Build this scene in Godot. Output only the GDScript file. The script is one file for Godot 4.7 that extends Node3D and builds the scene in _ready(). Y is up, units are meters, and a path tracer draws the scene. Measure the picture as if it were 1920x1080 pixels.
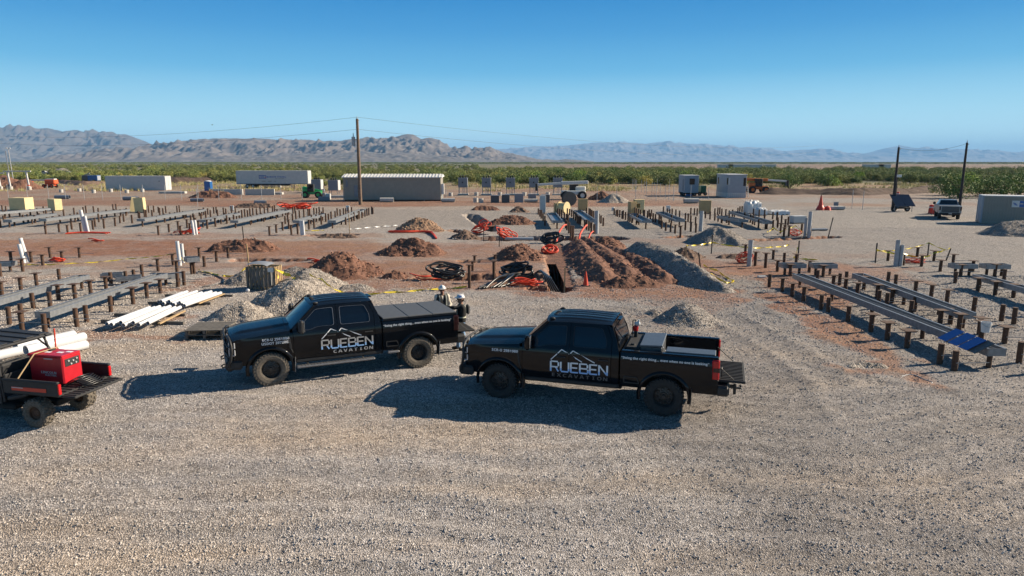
extends Node3D
# A solar farm building site in the desert: two black pickups on gravel, posts, troughs, spoil heaps, far mountains.

var taken := {}
var mats := {}
var rng := RandomNumberGenerator.new()
var nz := FastNoiseLite.new()
var nz2 := FastNoiseLite.new()


func _ready() -> void:
	rng.seed = 7
	nz.seed = 3
	nz.noise_type = FastNoiseLite.TYPE_SIMPLEX_SMOOTH
	nz.frequency = 1.0
	nz.fractal_octaves = 3
	nz2.seed = 11
	nz2.noise_type = FastNoiseLite.TYPE_SIMPLEX
	nz2.frequency = 1.0
	nz2.fractal_type = FastNoiseLite.FRACTAL_NONE
	# ---- camera, sky, sun, exposure
	var cam := Camera3D.new()
	cam.name = "camera"
	cam.position = Vector3(0, 5.9, 0)
	cam.rotation_degrees = Vector3(-10.5, 0, 0)
	cam.fov = rad_to_deg(2.0 * atan(540.0 / 1280.0))
	cam.near = 0.1
	cam.far = 60000.0
	add_child(cam)
	cam.current = true
	var env := Environment.new()
	env.background_mode = Environment.BG_SKY
	var sky := Sky.new()
	# clear air: pale near the horizon, deeper blue with height, the same all round
	var pano := Image.create(8, 512, false, Image.FORMAT_RGBF)
	var stops := [[-90.0, Color(0.22, 0.19, 0.17)], [-1.0, Color(0.26, 0.25, 0.24)], [0.0, Color(0.36, 0.545, 0.575)], [2.0, Color(0.32, 0.51, 0.555)], [4.0, Color(0.21, 0.40, 0.485)], [7.0, Color(0.068, 0.245, 0.400)], [10.0, Color(0.026, 0.165, 0.345)], [13.0, Color(0.006, 0.118, 0.300)], [25.0, Color(0.013, 0.075, 0.185)], [50.0, Color(0.018, 0.050, 0.108)], [90.0, Color(0.020, 0.044, 0.085)]]
	for j in 512:
		var up := 90.0 - (j + 0.5) / 512.0 * 180.0
		var k := 0
		while k < stops.size() - 2 and stops[k + 1][0] < up:
			k += 1
		var c: Color = (stops[k][1] as Color).lerp(stops[k + 1][1], clampf((up - stops[k][0]) / (stops[k + 1][0] - stops[k][0]), 0.0, 1.0))
		for i in 8:
			pano.set_pixel(i, j, c)
	var sm := PanoramaSkyMaterial.new()
	sm.panorama = ImageTexture.create_from_image(pano)
	sky.sky_material = sm
	env.sky = sky
	env.tonemap_mode = Environment.TONE_MAPPER_LINEAR
	env.tonemap_exposure = 2.05
	env.fog_enabled = true
	env.fog_density = 0.00006
	env.fog_light_color = Color(0.30, 0.60, 1.0).linear_to_srgb()
	env.sdfgi_enabled = true
	env.ssao_enabled = true
	env.ssil_enabled = true
	var we := WorldEnvironment.new()
	we.name = "world_environment"
	we.environment = env
	add_child(we)
	var sun := DirectionalLight3D.new()
	sun.name = "sun"
	sun.light_energy = 1.6
	sun.light_angular_distance = 0.5
	sun.light_color = Color(1.0, 0.935, 0.84)
	sun.shadow_enabled = true
	sun.directional_shadow_max_distance = 400.0
	# the sun stands to the right and a little beyond the trucks, 28 degrees up
	var el := deg_to_rad(28.0)
	var az := deg_to_rad(15.0)
	var from := Vector3(cos(el) * cos(az), sin(el), -cos(el) * sin(az))
	sun.look_at_from_position(from * 100.0, Vector3.ZERO, Vector3.UP)
	add_child(sun)
	make_materials()
	build_ground()
	build_mountains()
	build_heaps()
	build_plants()
	build_far_site()
	build_posts()
	build_trucks()
	build_carts()
	build_people()
	build_near_site()

# ---------------------------------------------------------------- shapes
class Shape:
	var v := PackedVector3Array()
	var n := PackedVector3Array()
	var c := PackedColorArray()
	var col := Color.WHITE

	func add3(a: Vector3, b: Vector3, d: Vector3, na: Vector3, nb: Vector3, nd: Vector3) -> void:
		if (d - a).cross(b - a).dot(na + nb + nd) < 0.0:
			v.append(a); v.append(d); v.append(b)
			n.append(na); n.append(nd); n.append(nb)
		else:
			v.append(a); v.append(b); v.append(d)
			n.append(na); n.append(nb); n.append(nd)
		c.append(col); c.append(col); c.append(col)

	func tri(a: Vector3, b: Vector3, d: Vector3, out := Vector3.ZERO) -> void:
		var m := (d - a).cross(b - a)
		if m.length_squared() < 1e-16:
			return
		m = m.normalized()
		if m.dot(out) < 0.0:
			m = -m
		add3(a, b, d, m, m, m)

	func quad(a: Vector3, b: Vector3, d: Vector3, e: Vector3, out := Vector3.ZERO) -> void:
		tri(a, b, d, out)
		tri(a, d, e, out)

	func box(at: Vector3, size: Vector3, turn := Basis.IDENTITY, bevel := 0.0) -> void:
		var h := size * 0.5
		var k := minf(bevel, minf(h.x, minf(h.y, h.z)) * 0.9)
		var put := func(p: Vector3) -> Vector3: return at + turn * p
		for ax in 3:
			for s: float in [-1.0, 1.0]:
				var u := (ax + 1) % 3
				var w := (ax + 2) % 3
				var ps := []
				for q: Array in [[-1.0, -1.0], [1.0, -1.0], [1.0, 1.0], [-1.0, 1.0]]:
					var p := Vector3.ZERO
					p[ax] = s * h[ax]
					p[u] = q[0] * (h[u] - k)
					p[w] = q[1] * (h[w] - k)
					ps.append(put.call(p))
				var o := Vector3.ZERO
				o[ax] = s
				quad(ps[0], ps[1], ps[2], ps[3], turn * o)
		if k <= 0.0:
			return
		for ax in 3:
			var u := (ax + 1) % 3
			var w := (ax + 2) % 3
			for su: float in [-1.0, 1.0]:
				for sw: float in [-1.0, 1.0]:
					var ps := []
					for q: Array in [[-1.0, 0], [1.0, 0], [1.0, 1], [-1.0, 1]]:
						var p := Vector3.ZERO
						p[ax] = q[0] * (h[ax] - k)
						p[u] = su * (h[u] - (k if q[1] == 1 else 0.0))
						p[w] = sw * (h[w] - (k if q[1] == 0 else 0.0))
						ps.append(put.call(p))
					var o := Vector3.ZERO
					o[u] = su
					o[w] = sw
					quad(ps[0], ps[1], ps[2], ps[3], turn * o)
		for sx: float in [-1.0, 1.0]:
			for sy: float in [-1.0, 1.0]:
				for sz: float in [-1.0, 1.0]:
					tri(put.call(Vector3(sx * h.x, sy * (h.y - k), sz * (h.z - k))), put.call(Vector3(sx * (h.x - k), sy * h.y, sz * (h.z - k))), put.call(Vector3(sx * (h.x - k), sy * (h.y - k), sz * h.z)), turn * Vector3(sx, sy, sz))

	# a box whose long axis runs from a to b
	func beam(a: Vector3, b: Vector3, wide: float, high: float, bevel := 0.0) -> void:
		var x := (b - a).normalized()
		var z := x.cross(Vector3.UP)
		if z.length() < 0.01:
			z = Vector3.BACK
		z = z.normalized()
		box((a + b) * 0.5, Vector3(a.distance_to(b), high, wide), Basis(x, z.cross(x), z), bevel)

	func cyl(a: Vector3, b: Vector3, r0: float, r1: float, seg := 12, caps := true) -> void:
		var y := (b - a).normalized()
		var x := y.cross(Vector3(0.31, 0.05, 0.95) if absf(y.z) < 0.9 else Vector3.RIGHT).normalized()
		var z := x.cross(y)
		var slope := (r0 - r1) / maxf(a.distance_to(b), 1e-6)
		for i in seg:
			var t0 := TAU * i / seg
			var t1 := TAU * (i + 1) / seg
			var d0 := x * cos(t0) + z * sin(t0)
			var d1 := x * cos(t1) + z * sin(t1)
			var n0 := (d0 + y * slope).normalized()
			var n1 := (d1 + y * slope).normalized()
			if r0 > 0.0:
				add3(a + d0 * r0, a + d1 * r0, b + d1 * r1, n0, n1, n1)
			if r1 > 0.0:
				add3(a + d0 * r0, b + d1 * r1, b + d0 * r1, n0, n1, n0)
			if caps and r0 > 0.0:
				tri(a, a + d0 * r0, a + d1 * r0, -y)
			if caps and r1 > 0.0:
				tri(b, b + d0 * r1, b + d1 * r1, y)

	func tube(path: Array, r: float, seg := 8, caps := true) -> void:
		var rings := []
		var side := Vector3.ZERO
		for i in path.size():
			var d: Vector3 = (path[mini(i + 1, path.size() - 1)] - path[maxi(i - 1, 0)]).normalized()
			if side == Vector3.ZERO:
				side = d.cross(Vector3.UP if absf(d.y) < 0.9 else Vector3.RIGHT).normalized()
			side = (side - d * side.dot(d)).normalized()
			var up := side.cross(d)
			var ring := []
			for k in seg:
				var t := TAU * k / seg
				ring.append(side * cos(t) + up * sin(t))
			rings.append(ring)
		for i in path.size() - 1:
			for k in seg:
				var m := (k + 1) % seg
				var a: Vector3 = path[i]
				var b: Vector3 = path[i + 1]
				add3(a + rings[i][k] * r, a + rings[i][m] * r, b + rings[i + 1][m] * r, rings[i][k], rings[i][m], rings[i + 1][m])
				add3(a + rings[i][k] * r, b + rings[i + 1][m] * r, b + rings[i + 1][k] * r, rings[i][k], rings[i + 1][m], rings[i + 1][k])
		if caps:
			for e: int in [0, path.size() - 1]:
				for k in seg:
					tri(path[e], path[e] + rings[e][k] * r, path[e] + rings[e][(k + 1) % seg] * r)

	# profile: [radius, height] pairs turned round the line from a along axis
	func lathe(profile: Array, a: Vector3, axis: Vector3, seg := 24) -> void:
		var y := axis.normalized()
		var x := y.cross(Vector3(0.31, 0.05, 0.95) if absf(y.z) < 0.9 else Vector3.RIGHT).normalized()
		var z := x.cross(y)
		for j in profile.size() - 1:
			var p: Array = profile[j]
			var q: Array = profile[j + 1]
			var dr: float = q[0] - p[0]
			var dy: float = q[1] - p[1]
			for i in seg:
				var t0 := TAU * i / seg
				var t1 := TAU * (i + 1) / seg
				var d0 := x * cos(t0) + z * sin(t0)
				var d1 := x * cos(t1) + z * sin(t1)
				var n0 := (d0 * dy - y * dr).normalized()
				var n1 := (d1 * dy - y * dr).normalized()
				var a0: Vector3 = a + d0 * p[0] + y * p[1]
				var a1: Vector3 = a + d1 * p[0] + y * p[1]
				var b0: Vector3 = a + d0 * q[0] + y * q[1]
				var b1: Vector3 = a + d1 * q[0] + y * q[1]
				if p[0] > 1e-5:
					add3(a0, a1, b1, n0, n1, n1)
				if q[0] > 1e-5:
					add3(a0, b1, b0, n0, n1, n0)

	# rows of equal length; normals are smooth
	func grid(rows: Array, colors: Array = []) -> void:
		var h := rows.size()
		var w: int = rows[0].size()
		var ns := []
		for j in h:
			var line := PackedVector3Array()
			for i in w:
				var du: Vector3 = rows[j][mini(i + 1, w - 1)] - rows[j][maxi(i - 1, 0)]
				var dv: Vector3 = rows[mini(j + 1, h - 1)][i] - rows[maxi(j - 1, 0)][i]
				line.append(du.cross(dv).normalized())
			ns.append(line)
		for j in h - 1:
			for i in w - 1:
				var at := v.size()
				add3(rows[j][i], rows[j][i + 1], rows[j + 1][i + 1], ns[j][i], ns[j][i + 1], ns[j + 1][i + 1])
				add3(rows[j][i], rows[j + 1][i + 1], rows[j + 1][i], ns[j][i], ns[j + 1][i + 1], ns[j + 1][i])
				if colors:
					for k in range(at, v.size()):
						var best := 0
						for m: Array in [[0, 0], [0, 1], [1, 0], [1, 1]]:
							if rows[j + m[0]][i + m[1]] == v[k]:
								c[k] = colors[j + m[0]][i + m[1]]

	# a flat polygon (x, y) pushed from z0 to z1, set by the transform
	func prism(poly: PackedVector2Array, z0: float, z1: float, at := Transform3D.IDENTITY) -> void:
		var idx := Geometry2D.triangulate_polygon(poly)
		var up := at.basis.z
		for i in range(0, idx.size(), 3):
			for z: float in [z0, z1]:
				tri(at * Vector3(poly[idx[i]].x, poly[idx[i]].y, z), at * Vector3(poly[idx[i + 1]].x, poly[idx[i + 1]].y, z), at * Vector3(poly[idx[i + 2]].x, poly[idx[i + 2]].y, z), up if z == maxf(z0, z1) else -up)
		var turn := 1.0 if not Geometry2D.is_polygon_clockwise(poly) else -1.0
		for i in poly.size():
			var a := poly[i]
			var b := poly[(i + 1) % poly.size()]
			var o := Vector3((b - a).y, -(b - a).x, 0) * turn
			quad(at * Vector3(a.x, a.y, z0), at * Vector3(b.x, b.y, z0), at * Vector3(b.x, b.y, z1), at * Vector3(a.x, a.y, z1), at.basis * o)

	func sphere(at: Vector3, r: Vector3, seg := 12, rows := 8, from := -PI / 2, to := PI / 2) -> void:
		for j in rows:
			var p0 := lerpf(from, to, float(j) / rows)
			var p1 := lerpf(from, to, float(j + 1) / rows)
			for i in seg:
				var q := []
				for k: Array in [[p0, i], [p0, i + 1], [p1, i + 1], [p1, i]]:
					var t: float = TAU * k[1] / seg
					q.append(Vector3(cos(k[0]) * cos(t), sin(k[0]), cos(k[0]) * sin(t)))
				if cos(p0) > 1e-4:
					add3(at + q[0] * r, at + q[1] * r, at + q[2] * r, (q[0] / r).normalized(), (q[1] / r).normalized(), (q[2] / r).normalized())
				if cos(p1) > 1e-4:
					add3(at + q[0] * r, at + q[2] * r, at + q[3] * r, (q[0] / r).normalized(), (q[2] / r).normalized(), (q[3] / r).normalized())

	func mesh() -> ArrayMesh:
		var a := []
		a.resize(Mesh.ARRAY_MAX)
		a[Mesh.ARRAY_VERTEX] = v
		a[Mesh.ARRAY_NORMAL] = n
		a[Mesh.ARRAY_COLOR] = c
		var m := ArrayMesh.new()
		m.add_surface_from_arrays(Mesh.PRIMITIVE_TRIANGLES, a)
		return m


# ---------------------------------------------------------------- objects
func numbered(called: String) -> String:
	taken[called] = taken.get(called, -1) + 1
	return called if taken[called] == 0 else "%s_%03d" % [called, taken[called]]


func tag(o: Node3D, label: String, category: String, group := "") -> void:
	o.set_meta("label", label)
	o.set_meta("category", category)
	if group:
		o.set_meta("group", group)


func thing(called: String, label: String, category: String, at := Vector3.ZERO, turn := 0.0, group := "") -> Node3D:
	var o := Node3D.new()
	o.name = numbered(called)
	add_child(o)
	o.position = at
	o.rotation.y = turn
	tag(o, label, category, group)
	return o


func part(called: String, s: Shape, m: Material, parent: Node3D) -> MeshInstance3D:
	var o := MeshInstance3D.new()
	o.name = called
	o.mesh = s.mesh()
	o.material_override = m
	parent.add_child(o, true)
	return o


# a part that shares a mesh made before
func share(called: String, mesh: Mesh, m: Material, parent: Node3D, t := Transform3D.IDENTITY) -> MeshInstance3D:
	var o := MeshInstance3D.new()
	o.name = called
	o.mesh = mesh
	o.material_override = m
	o.transform = t
	parent.add_child(o, true)
	return o


func solo(called: String, mesh: Mesh, m: Material, label: String, category: String, at := Vector3.ZERO, turn := 0.0, group := "") -> MeshInstance3D:
	var o := MeshInstance3D.new()
	o.name = numbered(called)
	o.mesh = mesh
	o.material_override = m
	add_child(o)
	o.position = at
	o.rotation.y = turn
	tag(o, label, category, group)
	return o


func setting(called: String, mesh: Mesh, m: Material) -> MeshInstance3D:
	var o := MeshInstance3D.new()
	o.name = numbered(called)
	o.mesh = mesh
	o.material_override = m
	o.set_meta("kind", "structure")
	add_child(o)
	return o


func copy(o: Node3D, at: Vector3, turn := 0.0, label := "") -> Node3D:
	var r: Node3D = o.duplicate()
	var base := String(o.name)
	if base.length() > 4 and base[base.length() - 4] == "_" and base.right(3).is_valid_int():
		base = base.left(base.length() - 4)
	r.name = numbered(base)
	add_child(r)
	r.position = at
	r.rotation.y = turn
	if label:
		r.set_meta("label", label)
	return r


func heap_of(called: String, mesh: Mesh, m: Material, ts: Array, cs: Array, parent: Node3D = null, label := "", category := "") -> MultiMeshInstance3D:
	var mm := MultiMesh.new()
	mm.transform_format = MultiMesh.TRANSFORM_3D
	mm.use_colors = true
	mm.mesh = mesh
	mm.instance_count = ts.size()
	for i in ts.size():
		mm.set_instance_transform(i, ts[i])
		mm.set_instance_color(i, cs[i])
	var o := MultiMeshInstance3D.new()
	o.name = numbered(called) if parent == null else called
	o.multimesh = mm
	o.material_override = m
	o.set_meta("kind", "stuff")
	if label:
		tag(o, label, category)
	if parent == null:
		add_child(o)
	else:
		parent.add_child(o, true)
	return o


func heading(a: Vector3, b: Vector3) -> float:   # the turn that points local +x from a to b
	return atan2(-(b.z - a.z), b.x - a.x)


# ---------------------------------------------------------------- materials
func noise_tex(freq: float, kind: int, lo: Color, hi: Color, size := 512, bump := 0.0, sd := 1) -> NoiseTexture2D:
	var f := FastNoiseLite.new()
	f.seed = sd
	f.frequency = freq
	if kind == 1:
		f.noise_type = FastNoiseLite.TYPE_CELLULAR
		f.cellular_return_type = FastNoiseLite.RETURN_CELL_VALUE
		f.fractal_type = FastNoiseLite.FRACTAL_NONE
	elif kind == 2:
		f.noise_type = FastNoiseLite.TYPE_CELLULAR
		f.cellular_return_type = FastNoiseLite.RETURN_DISTANCE
		f.fractal_type = FastNoiseLite.FRACTAL_NONE
	else:
		f.noise_type = FastNoiseLite.TYPE_SIMPLEX_SMOOTH
		f.fractal_octaves = 5
	var t := NoiseTexture2D.new()
	t.width = size
	t.height = size
	t.seamless = true
	t.noise = f
	if bump > 0.0:
		t.as_normal_map = true
		t.bump_strength = bump
	else:
		var g := Gradient.new()
		g.set_color(0, lo)
		g.set_color(1, hi)
		t.color_ramp = g
	return t


func mat(called: String, c: Color, rough := 0.6, metal := 0.0) -> StandardMaterial3D:
	var m := StandardMaterial3D.new()
	m.albedo_color = c.linear_to_srgb()
	m.roughness = rough
	m.metallic = metal
	m.vertex_color_use_as_albedo = true
	m.resource_name = called
	mats[called] = m
	return m


# a material with blotches of wear; lo and hi multiply the colour
func worn(called: String, c: Color, rough: float, metal: float, scale: float, lo: float, hi := 1.0, tint := Color(1, 1, 1), bump := 0.0) -> StandardMaterial3D:
	var m := mat(called, c, rough, metal)
	m.albedo_texture = noise_tex(0.012, 0, (Color(lo, lo, lo) * tint).linear_to_srgb(), Color(hi, hi, hi).linear_to_srgb(), 256, 0.0, called.hash() % 1000)
	m.uv1_triplanar = true
	m.uv1_scale = Vector3.ONE * scale
	if bump > 0.0:
		m.normal_enabled = true
		m.normal_texture = noise_tex(0.03, 0, Color.BLACK, Color.WHITE, 256, bump, called.hash() % 977)
	return m


func make_materials() -> void:
	# bare ground: grains of stone over the colour that each vertex carries
	var g := mat("ground", Color(1, 1, 1), 0.95)
	g.albedo_texture = noise_tex(0.11, 1, Color(0.22, 0.21, 0.205).linear_to_srgb(), Color(1.0, 1.0, 1.0), 1024, 0.0, 5)
	g.uv1_triplanar = true
	g.uv1_world_triplanar = true
	g.uv1_scale = Vector3.ONE * 0.37
	g.normal_enabled = true
	g.normal_scale = 1.0
	g.normal_texture = noise_tex(0.11, 2, Color.BLACK, Color.WHITE, 1024, 7.0, 5)
	g.detail_enabled = true
	g.detail_blend_mode = BaseMaterial3D.BLEND_MODE_MUL
	g.detail_uv_layer = BaseMaterial3D.DETAIL_UV_2
	g.uv2_triplanar = true
	g.uv2_world_triplanar = true
	g.uv2_scale = Vector3.ONE * 0.083
	g.detail_albedo = noise_tex(0.05, 0, Color(0.62, 0.61, 0.60).linear_to_srgb(), Color(1.0, 1.0, 1.0), 1024, 0.0, 9)
	# coarse crushed stone, as on the heaps
	var cg: StandardMaterial3D = g.duplicate()
	cg.resource_name = "crushed_stone"
	cg.albedo_texture = noise_tex(0.11, 1, Color(0.16, 0.15, 0.145).linear_to_srgb(), Color(1.0, 1.0, 1.0), 1024, 0.0, 15)
	cg.uv1_scale = Vector3.ONE * 0.19
	cg.normal_texture = noise_tex(0.11, 2, Color.BLACK, Color.WHITE, 1024, 9.0, 15)
	mats["crushed_stone"] = cg
	mat("stone", Color(1, 1, 1), 0.9)
	mat("far_land", Color(1, 1, 1), 1.0)
	mat("leaf", Color(1, 1, 1), 0.8)
	mats.leaf.backlight_enabled = true
	mats.leaf.backlight = Color(0.10, 0.14, 0.04)
	worn("bark", Color(0.10, 0.075, 0.055), 0.95, 0.0, 1.5, 0.5)
	# vehicles
	var p := mat("black_paint", Color(0.004, 0.005, 0.007), 0.5)
	p.metallic_specular = 0.12
	p.clearcoat_enabled = true
	p.clearcoat = 0.55
	p.clearcoat_roughness = 0.04
	worn("black_plastic", Color(0.022, 0.022, 0.023), 0.6, 0.0, 2.0, 0.6)
	mat("tinted_glass", Color(0.004, 0.006, 0.010), 0.03)
	worn("tyre", Color(0.035, 0.033, 0.031), 0.92, 0.0, 4.0, 0.55)
	worn("dusty_tyre", Color(0.17, 0.145, 0.115), 0.95, 0.0, 4.0, 0.35)
	mat("black_rim", Color(0.045, 0.043, 0.042), 0.4, 0.4)
	mat("bright_metal", Color(0.55, 0.55, 0.56), 0.3, 0.9)
	worn("dull_metal", Color(0.30, 0.30, 0.31), 0.45, 0.7, 2.0, 0.6)
	worn("underbody", Color(0.012, 0.012, 0.012), 0.85, 0.0, 2.0, 0.5)
	mat("red_lens", Color(0.45, 0.012, 0.015), 0.15)
	mat("smoked_lens", Color(0.030, 0.011, 0.011), 0.15)
	mat("clear_lens", Color(0.55, 0.56, 0.58), 0.15, 0.3)
	mat("amber_lens", Color(0.45, 0.14, 0.01), 0.2)
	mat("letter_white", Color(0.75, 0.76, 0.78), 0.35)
	mat("letter_sky_reflection", Color(0.30, 0.50, 0.80), 0.35)  # sky mirrored in the shiny vinyl, put in as a flat blue
	mat("letter_grey", Color(0.085, 0.085, 0.088), 0.4)
	mat("letter_silver", Color(0.40, 0.39, 0.38), 0.35)
	worn("bed_cover", Color(0.085, 0.087, 0.088), 0.55, 0.0, 2.0, 0.8)
	worn("bed_liner", Color(0.022, 0.022, 0.023), 0.75, 0.0, 3.0, 0.6)
	worn("chest_metal", Color(0.16, 0.17, 0.18), 0.4, 0.6, 3.0, 0.7)
	# steel on the site
	worn("rusty_steel", Color(0.115, 0.062, 0.038), 0.85, 0.15, 2.4, 0.45)
	worn("galvanised", Color(0.27, 0.285, 0.305), 0.45, 0.5, 1.2, 0.7)
	worn("grey_conduit", Color(0.40, 0.41, 0.42), 0.5, 0.1, 1.5, 0.75)
	worn("white_pvc", Color(0.60, 0.61, 0.62), 0.4, 0.0, 1.0, 0.86)
	mat("orange_conduit", Color(0.56, 0.045, 0.012), 0.6)
	mat("black_conduit", Color(0.012, 0.012, 0.013), 0.35)
	mat("caution_tape", Color(0.72, 0.55, 0.035), 0.4)
	mats.caution_tape.cull_mode = BaseMaterial3D.CULL_DISABLED
	worn("raw_wood", Color(0.46, 0.32, 0.17), 0.85, 0.0, 1.3, 0.62)
	worn("grey_wood", Color(0.16, 0.145, 0.125), 0.92, 0.0, 1.6, 0.55)
	worn("pole_wood", Color(0.21, 0.145, 0.10), 0.9, 0.0, 0.8, 0.55)
	worn("dark_pole", Color(0.045, 0.038, 0.034), 0.9, 0.0, 0.8, 0.6)
	worn("cardboard", Color(0.42, 0.30, 0.15), 0.9, 0.0, 0.7, 0.85)
	worn("tan_board", Color(0.62, 0.50, 0.27), 0.85, 0.0, 0.7, 0.88)
	worn("concrete", Color(0.50, 0.48, 0.44), 0.9, 0.0, 0.5, 0.75)
	worn("white_steel", Color(0.50, 0.50, 0.49), 0.5, 0.0, 0.3, 0.85)
	worn("grey_panel", Color(0.20, 0.215, 0.24), 0.5, 0.0, 0.35, 0.88)
	worn("pale_panel", Color(0.29, 0.31, 0.345), 0.55, 0.0, 0.35, 0.9)
	worn("tan_panel", Color(0.27, 0.25, 0.21), 0.55, 0.0, 0.35, 0.88)
	worn("white_roof", Color(0.62, 0.61, 0.58), 0.45, 0.0, 0.35, 0.9)
	mat("wire", Color(0.05, 0.05, 0.055), 0.5)
	mat("blue_panel", Color(0.025, 0.10, 0.33), 0.35)
	mat("solar_glass", Color(0.012, 0.018, 0.035), 0.08)
	mat("white_plastic", Color(0.56, 0.56, 0.55), 0.4)
	mat("red_plastic", Color(0.55, 0.05, 0.022), 0.5)
	worn("orange_paint", Color(0.62, 0.16, 0.025), 0.45, 0.0, 0.8, 0.75)
	worn("machine_orange", Color(0.66, 0.11, 0.035), 0.45, 0.0, 0.8, 0.75)
	worn("machine_green", Color(0.02, 0.33, 0.09), 0.4, 0.0, 0.8, 0.8)
	worn("machine_blue", Color(0.015, 0.10, 0.30), 0.4, 0.0, 0.8, 0.8)
	worn("machine_white", Color(0.66, 0.65, 0.60), 0.45, 0.0, 0.8, 0.8)
	worn("dark_green", Color(0.012, 0.085, 0.05), 0.5, 0.0, 0.8, 0.8)
	worn("silver_paint", Color(0.33, 0.34, 0.35), 0.3, 0.4, 0.8, 0.9)
	worn("welder_red", Color(0.44, 0.012, 0.022), 0.35, 0.0, 1.5, 0.82)
	mat("cloth", Color(1, 1, 1), 0.9)

# ---------------------------------------------------------------- land
# patches of red soil: from, to, half width, weight
var soil := [
	[Vector3(-47.48, 0, -47.96), Vector3(-13.23, 0, -46.76), 4.6, 1.0], [Vector3(-14.35, 0, -45.62), Vector3(-2.15, 0, -45.62), 4.0, 0.75], [Vector3(-10.68, 0, -37.53), Vector3(-1.78, 0, -37.53), 3.4, 1.0], [Vector3(-8.27, 0, -32.54), Vector3(-3.43, 0, -33.28), 1.6, 0.9],
	[Vector3(-1.58, 0, -33.28), Vector3(8.07, 0, -30.76), 2.0, 0.9], [Vector3(3.39, 0, -42.98), Vector3(8.82, 0, -38.51), 4.0, 0.9], [Vector3(8.21, 0, -38.51), Vector3(14.6, 0, -38.51), 2.6, 0.6], [Vector3(13.39, 0, -38.51), Vector3(14, 0, -29.27), 1.5, 1.0],
	[Vector3(11.9, 0, -29.27), Vector3(11.39, 0, -22.07), 0.9, 1.0], [Vector3(11.39, 0, -22.07), Vector3(11.03, 0, -18.57), 0.7, 0.9], [Vector3(14.6, 0, -38.51), Vector3(20.18, 0, -37.53), 1.6, 0.75], [Vector3(16.4, 0, -35.71), Vector3(19.34, 0, -34.87), 1.4, 0.6],
	[Vector3(-14.9, 0, -23.15), Vector3(-11.74, 0, -22.07), 0.6, 0.8], [Vector3(-13.32, 0, -25.19), Vector3(-14.23, 0, -29.27), 0.7, 0.6], [Vector3(-30.77, 0, -40.63), Vector3(-16.43, 0, -38.51), 1.6, 0.6], [Vector3(-15.85, 0, -31.15), Vector3(-14.36, 0, -34.87), 0.9, 0.75],
	[Vector3(-55.09, 0, -55.83), Vector3(-12.07, 0, -55.01), 1.6, 0.55], [Vector3(8.85, 0, -51.25), Vector3(19.31, 0, -50.22), 2.0, 0.35], [Vector3(6.06, 0, -25.19), Vector3(8.31, 0, -28.14), 0.8, 0.4], [Vector3(-26.16, 0, -34.38), Vector3(-20.07, 0, -35.71), 1.0, 0.4],
	[Vector3(13.2, 0, -42.98), Vector3(25.34, 0, -43.48), 1.2, 0.25],
]
# trenches: from, to, half width, depth
var cuts := [
	[Vector3(2.32, 0, -31.7), Vector3(2.98, 0, -49.23), 0.46, 1.3], [Vector3(-1.46, 0, -53.06), Vector3(7.49, 0, -53.06), 1.5, 0.95], [Vector3(-4.01, 0, -34.87), Vector3(0.7, 0, -35.2), 0.9, 0.8], [Vector3(1.26, 0, -31.83), Vector3(2.25, 0, -31.42), 0.5, 0.9],
	[Vector3(-16.61, 0, -41.31), Vector3(-12.96, 0, -41.08), 0.5, 0.5], [Vector3(-4.84, 0, -77.62), Vector3(-1.63, 0, -59.35), 0.7, 0.8], [Vector3(-5.11, 0, -59.35), Vector3(-2.62, 0, -55.83), 0.5, 0.5], [Vector3(-16.06, 0, -55.42), Vector3(-13.12, 0, -55.83), 0.5, 0.35], [Vector3(17.09, 0, -51.25), Vector3(25.49, 0, -54.21), 0.6, 0.3],
	[Vector3(-2.74, 0, -40.85), Vector3(-0.97, 0, -40.85), 0.5, 0.4], [Vector3(12.45, 0, -53.83), Vector3(14.12, 0, -54.61), 0.5, 0.35],
]

# low ridges pushed up by wheels and blades: from, to, height
var ruts := [
	[Vector3(7.54, 0, -24.75), Vector3(8.06, 0, -20.77), 0.10], [Vector3(8.06, 0, -20.77), Vector3(8.05, 0, -17.63), 0.12], [Vector3(8.05, 0, -17.63), Vector3(7.39, 0, -14.94), 0.06], [Vector3(8.88, 0, -26.1), Vector3(9.41, 0, -20.77), 0.09], [Vector3(9.41, 0, -20.77), Vector3(9.2, 0, -17.63), 0.08], [Vector3(10.1, 0, -28.14), Vector3(10.68, 0, -22.07), 0.06],
	[Vector3(4.19, 0, -27.6), Vector3(6.27, 0, -26.1), 0.10], [Vector3(0.47, 0, -29.27), Vector3(4.4, 0, -29.04), 0.08], [Vector3(8.99, 0, -19.08), Vector3(10.02, 0, -18.09), 0.10], [Vector3(10.02, 0, -18.09), Vector3(11.66, 0, -16.98), 0.07], [Vector3(0, 0, -27.6), Vector3(2.98, 0, -26.58), 0.05], [Vector3(5.03, 0, -28.69), Vector3(5.25, 0, -25.19), 0.09],
	[Vector3(-3.29, 0, -16.77), Vector3(-1.23, 0, -16.69), 0.05], [Vector3(-2.23, 0, -19.61), Vector3(-1.3, 0, -20.06), 0.06],
]


func seg_dist(p: Vector2, a: Vector3, b: Vector3) -> float:
	var s := Vector2(a.x, a.z)
	var e := Vector2(b.x, b.z) - s
	return p.distance_to(s + e * clampf((p - s).dot(e) / maxf(e.length_squared(), 1e-6), 0.0, 1.0))


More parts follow.
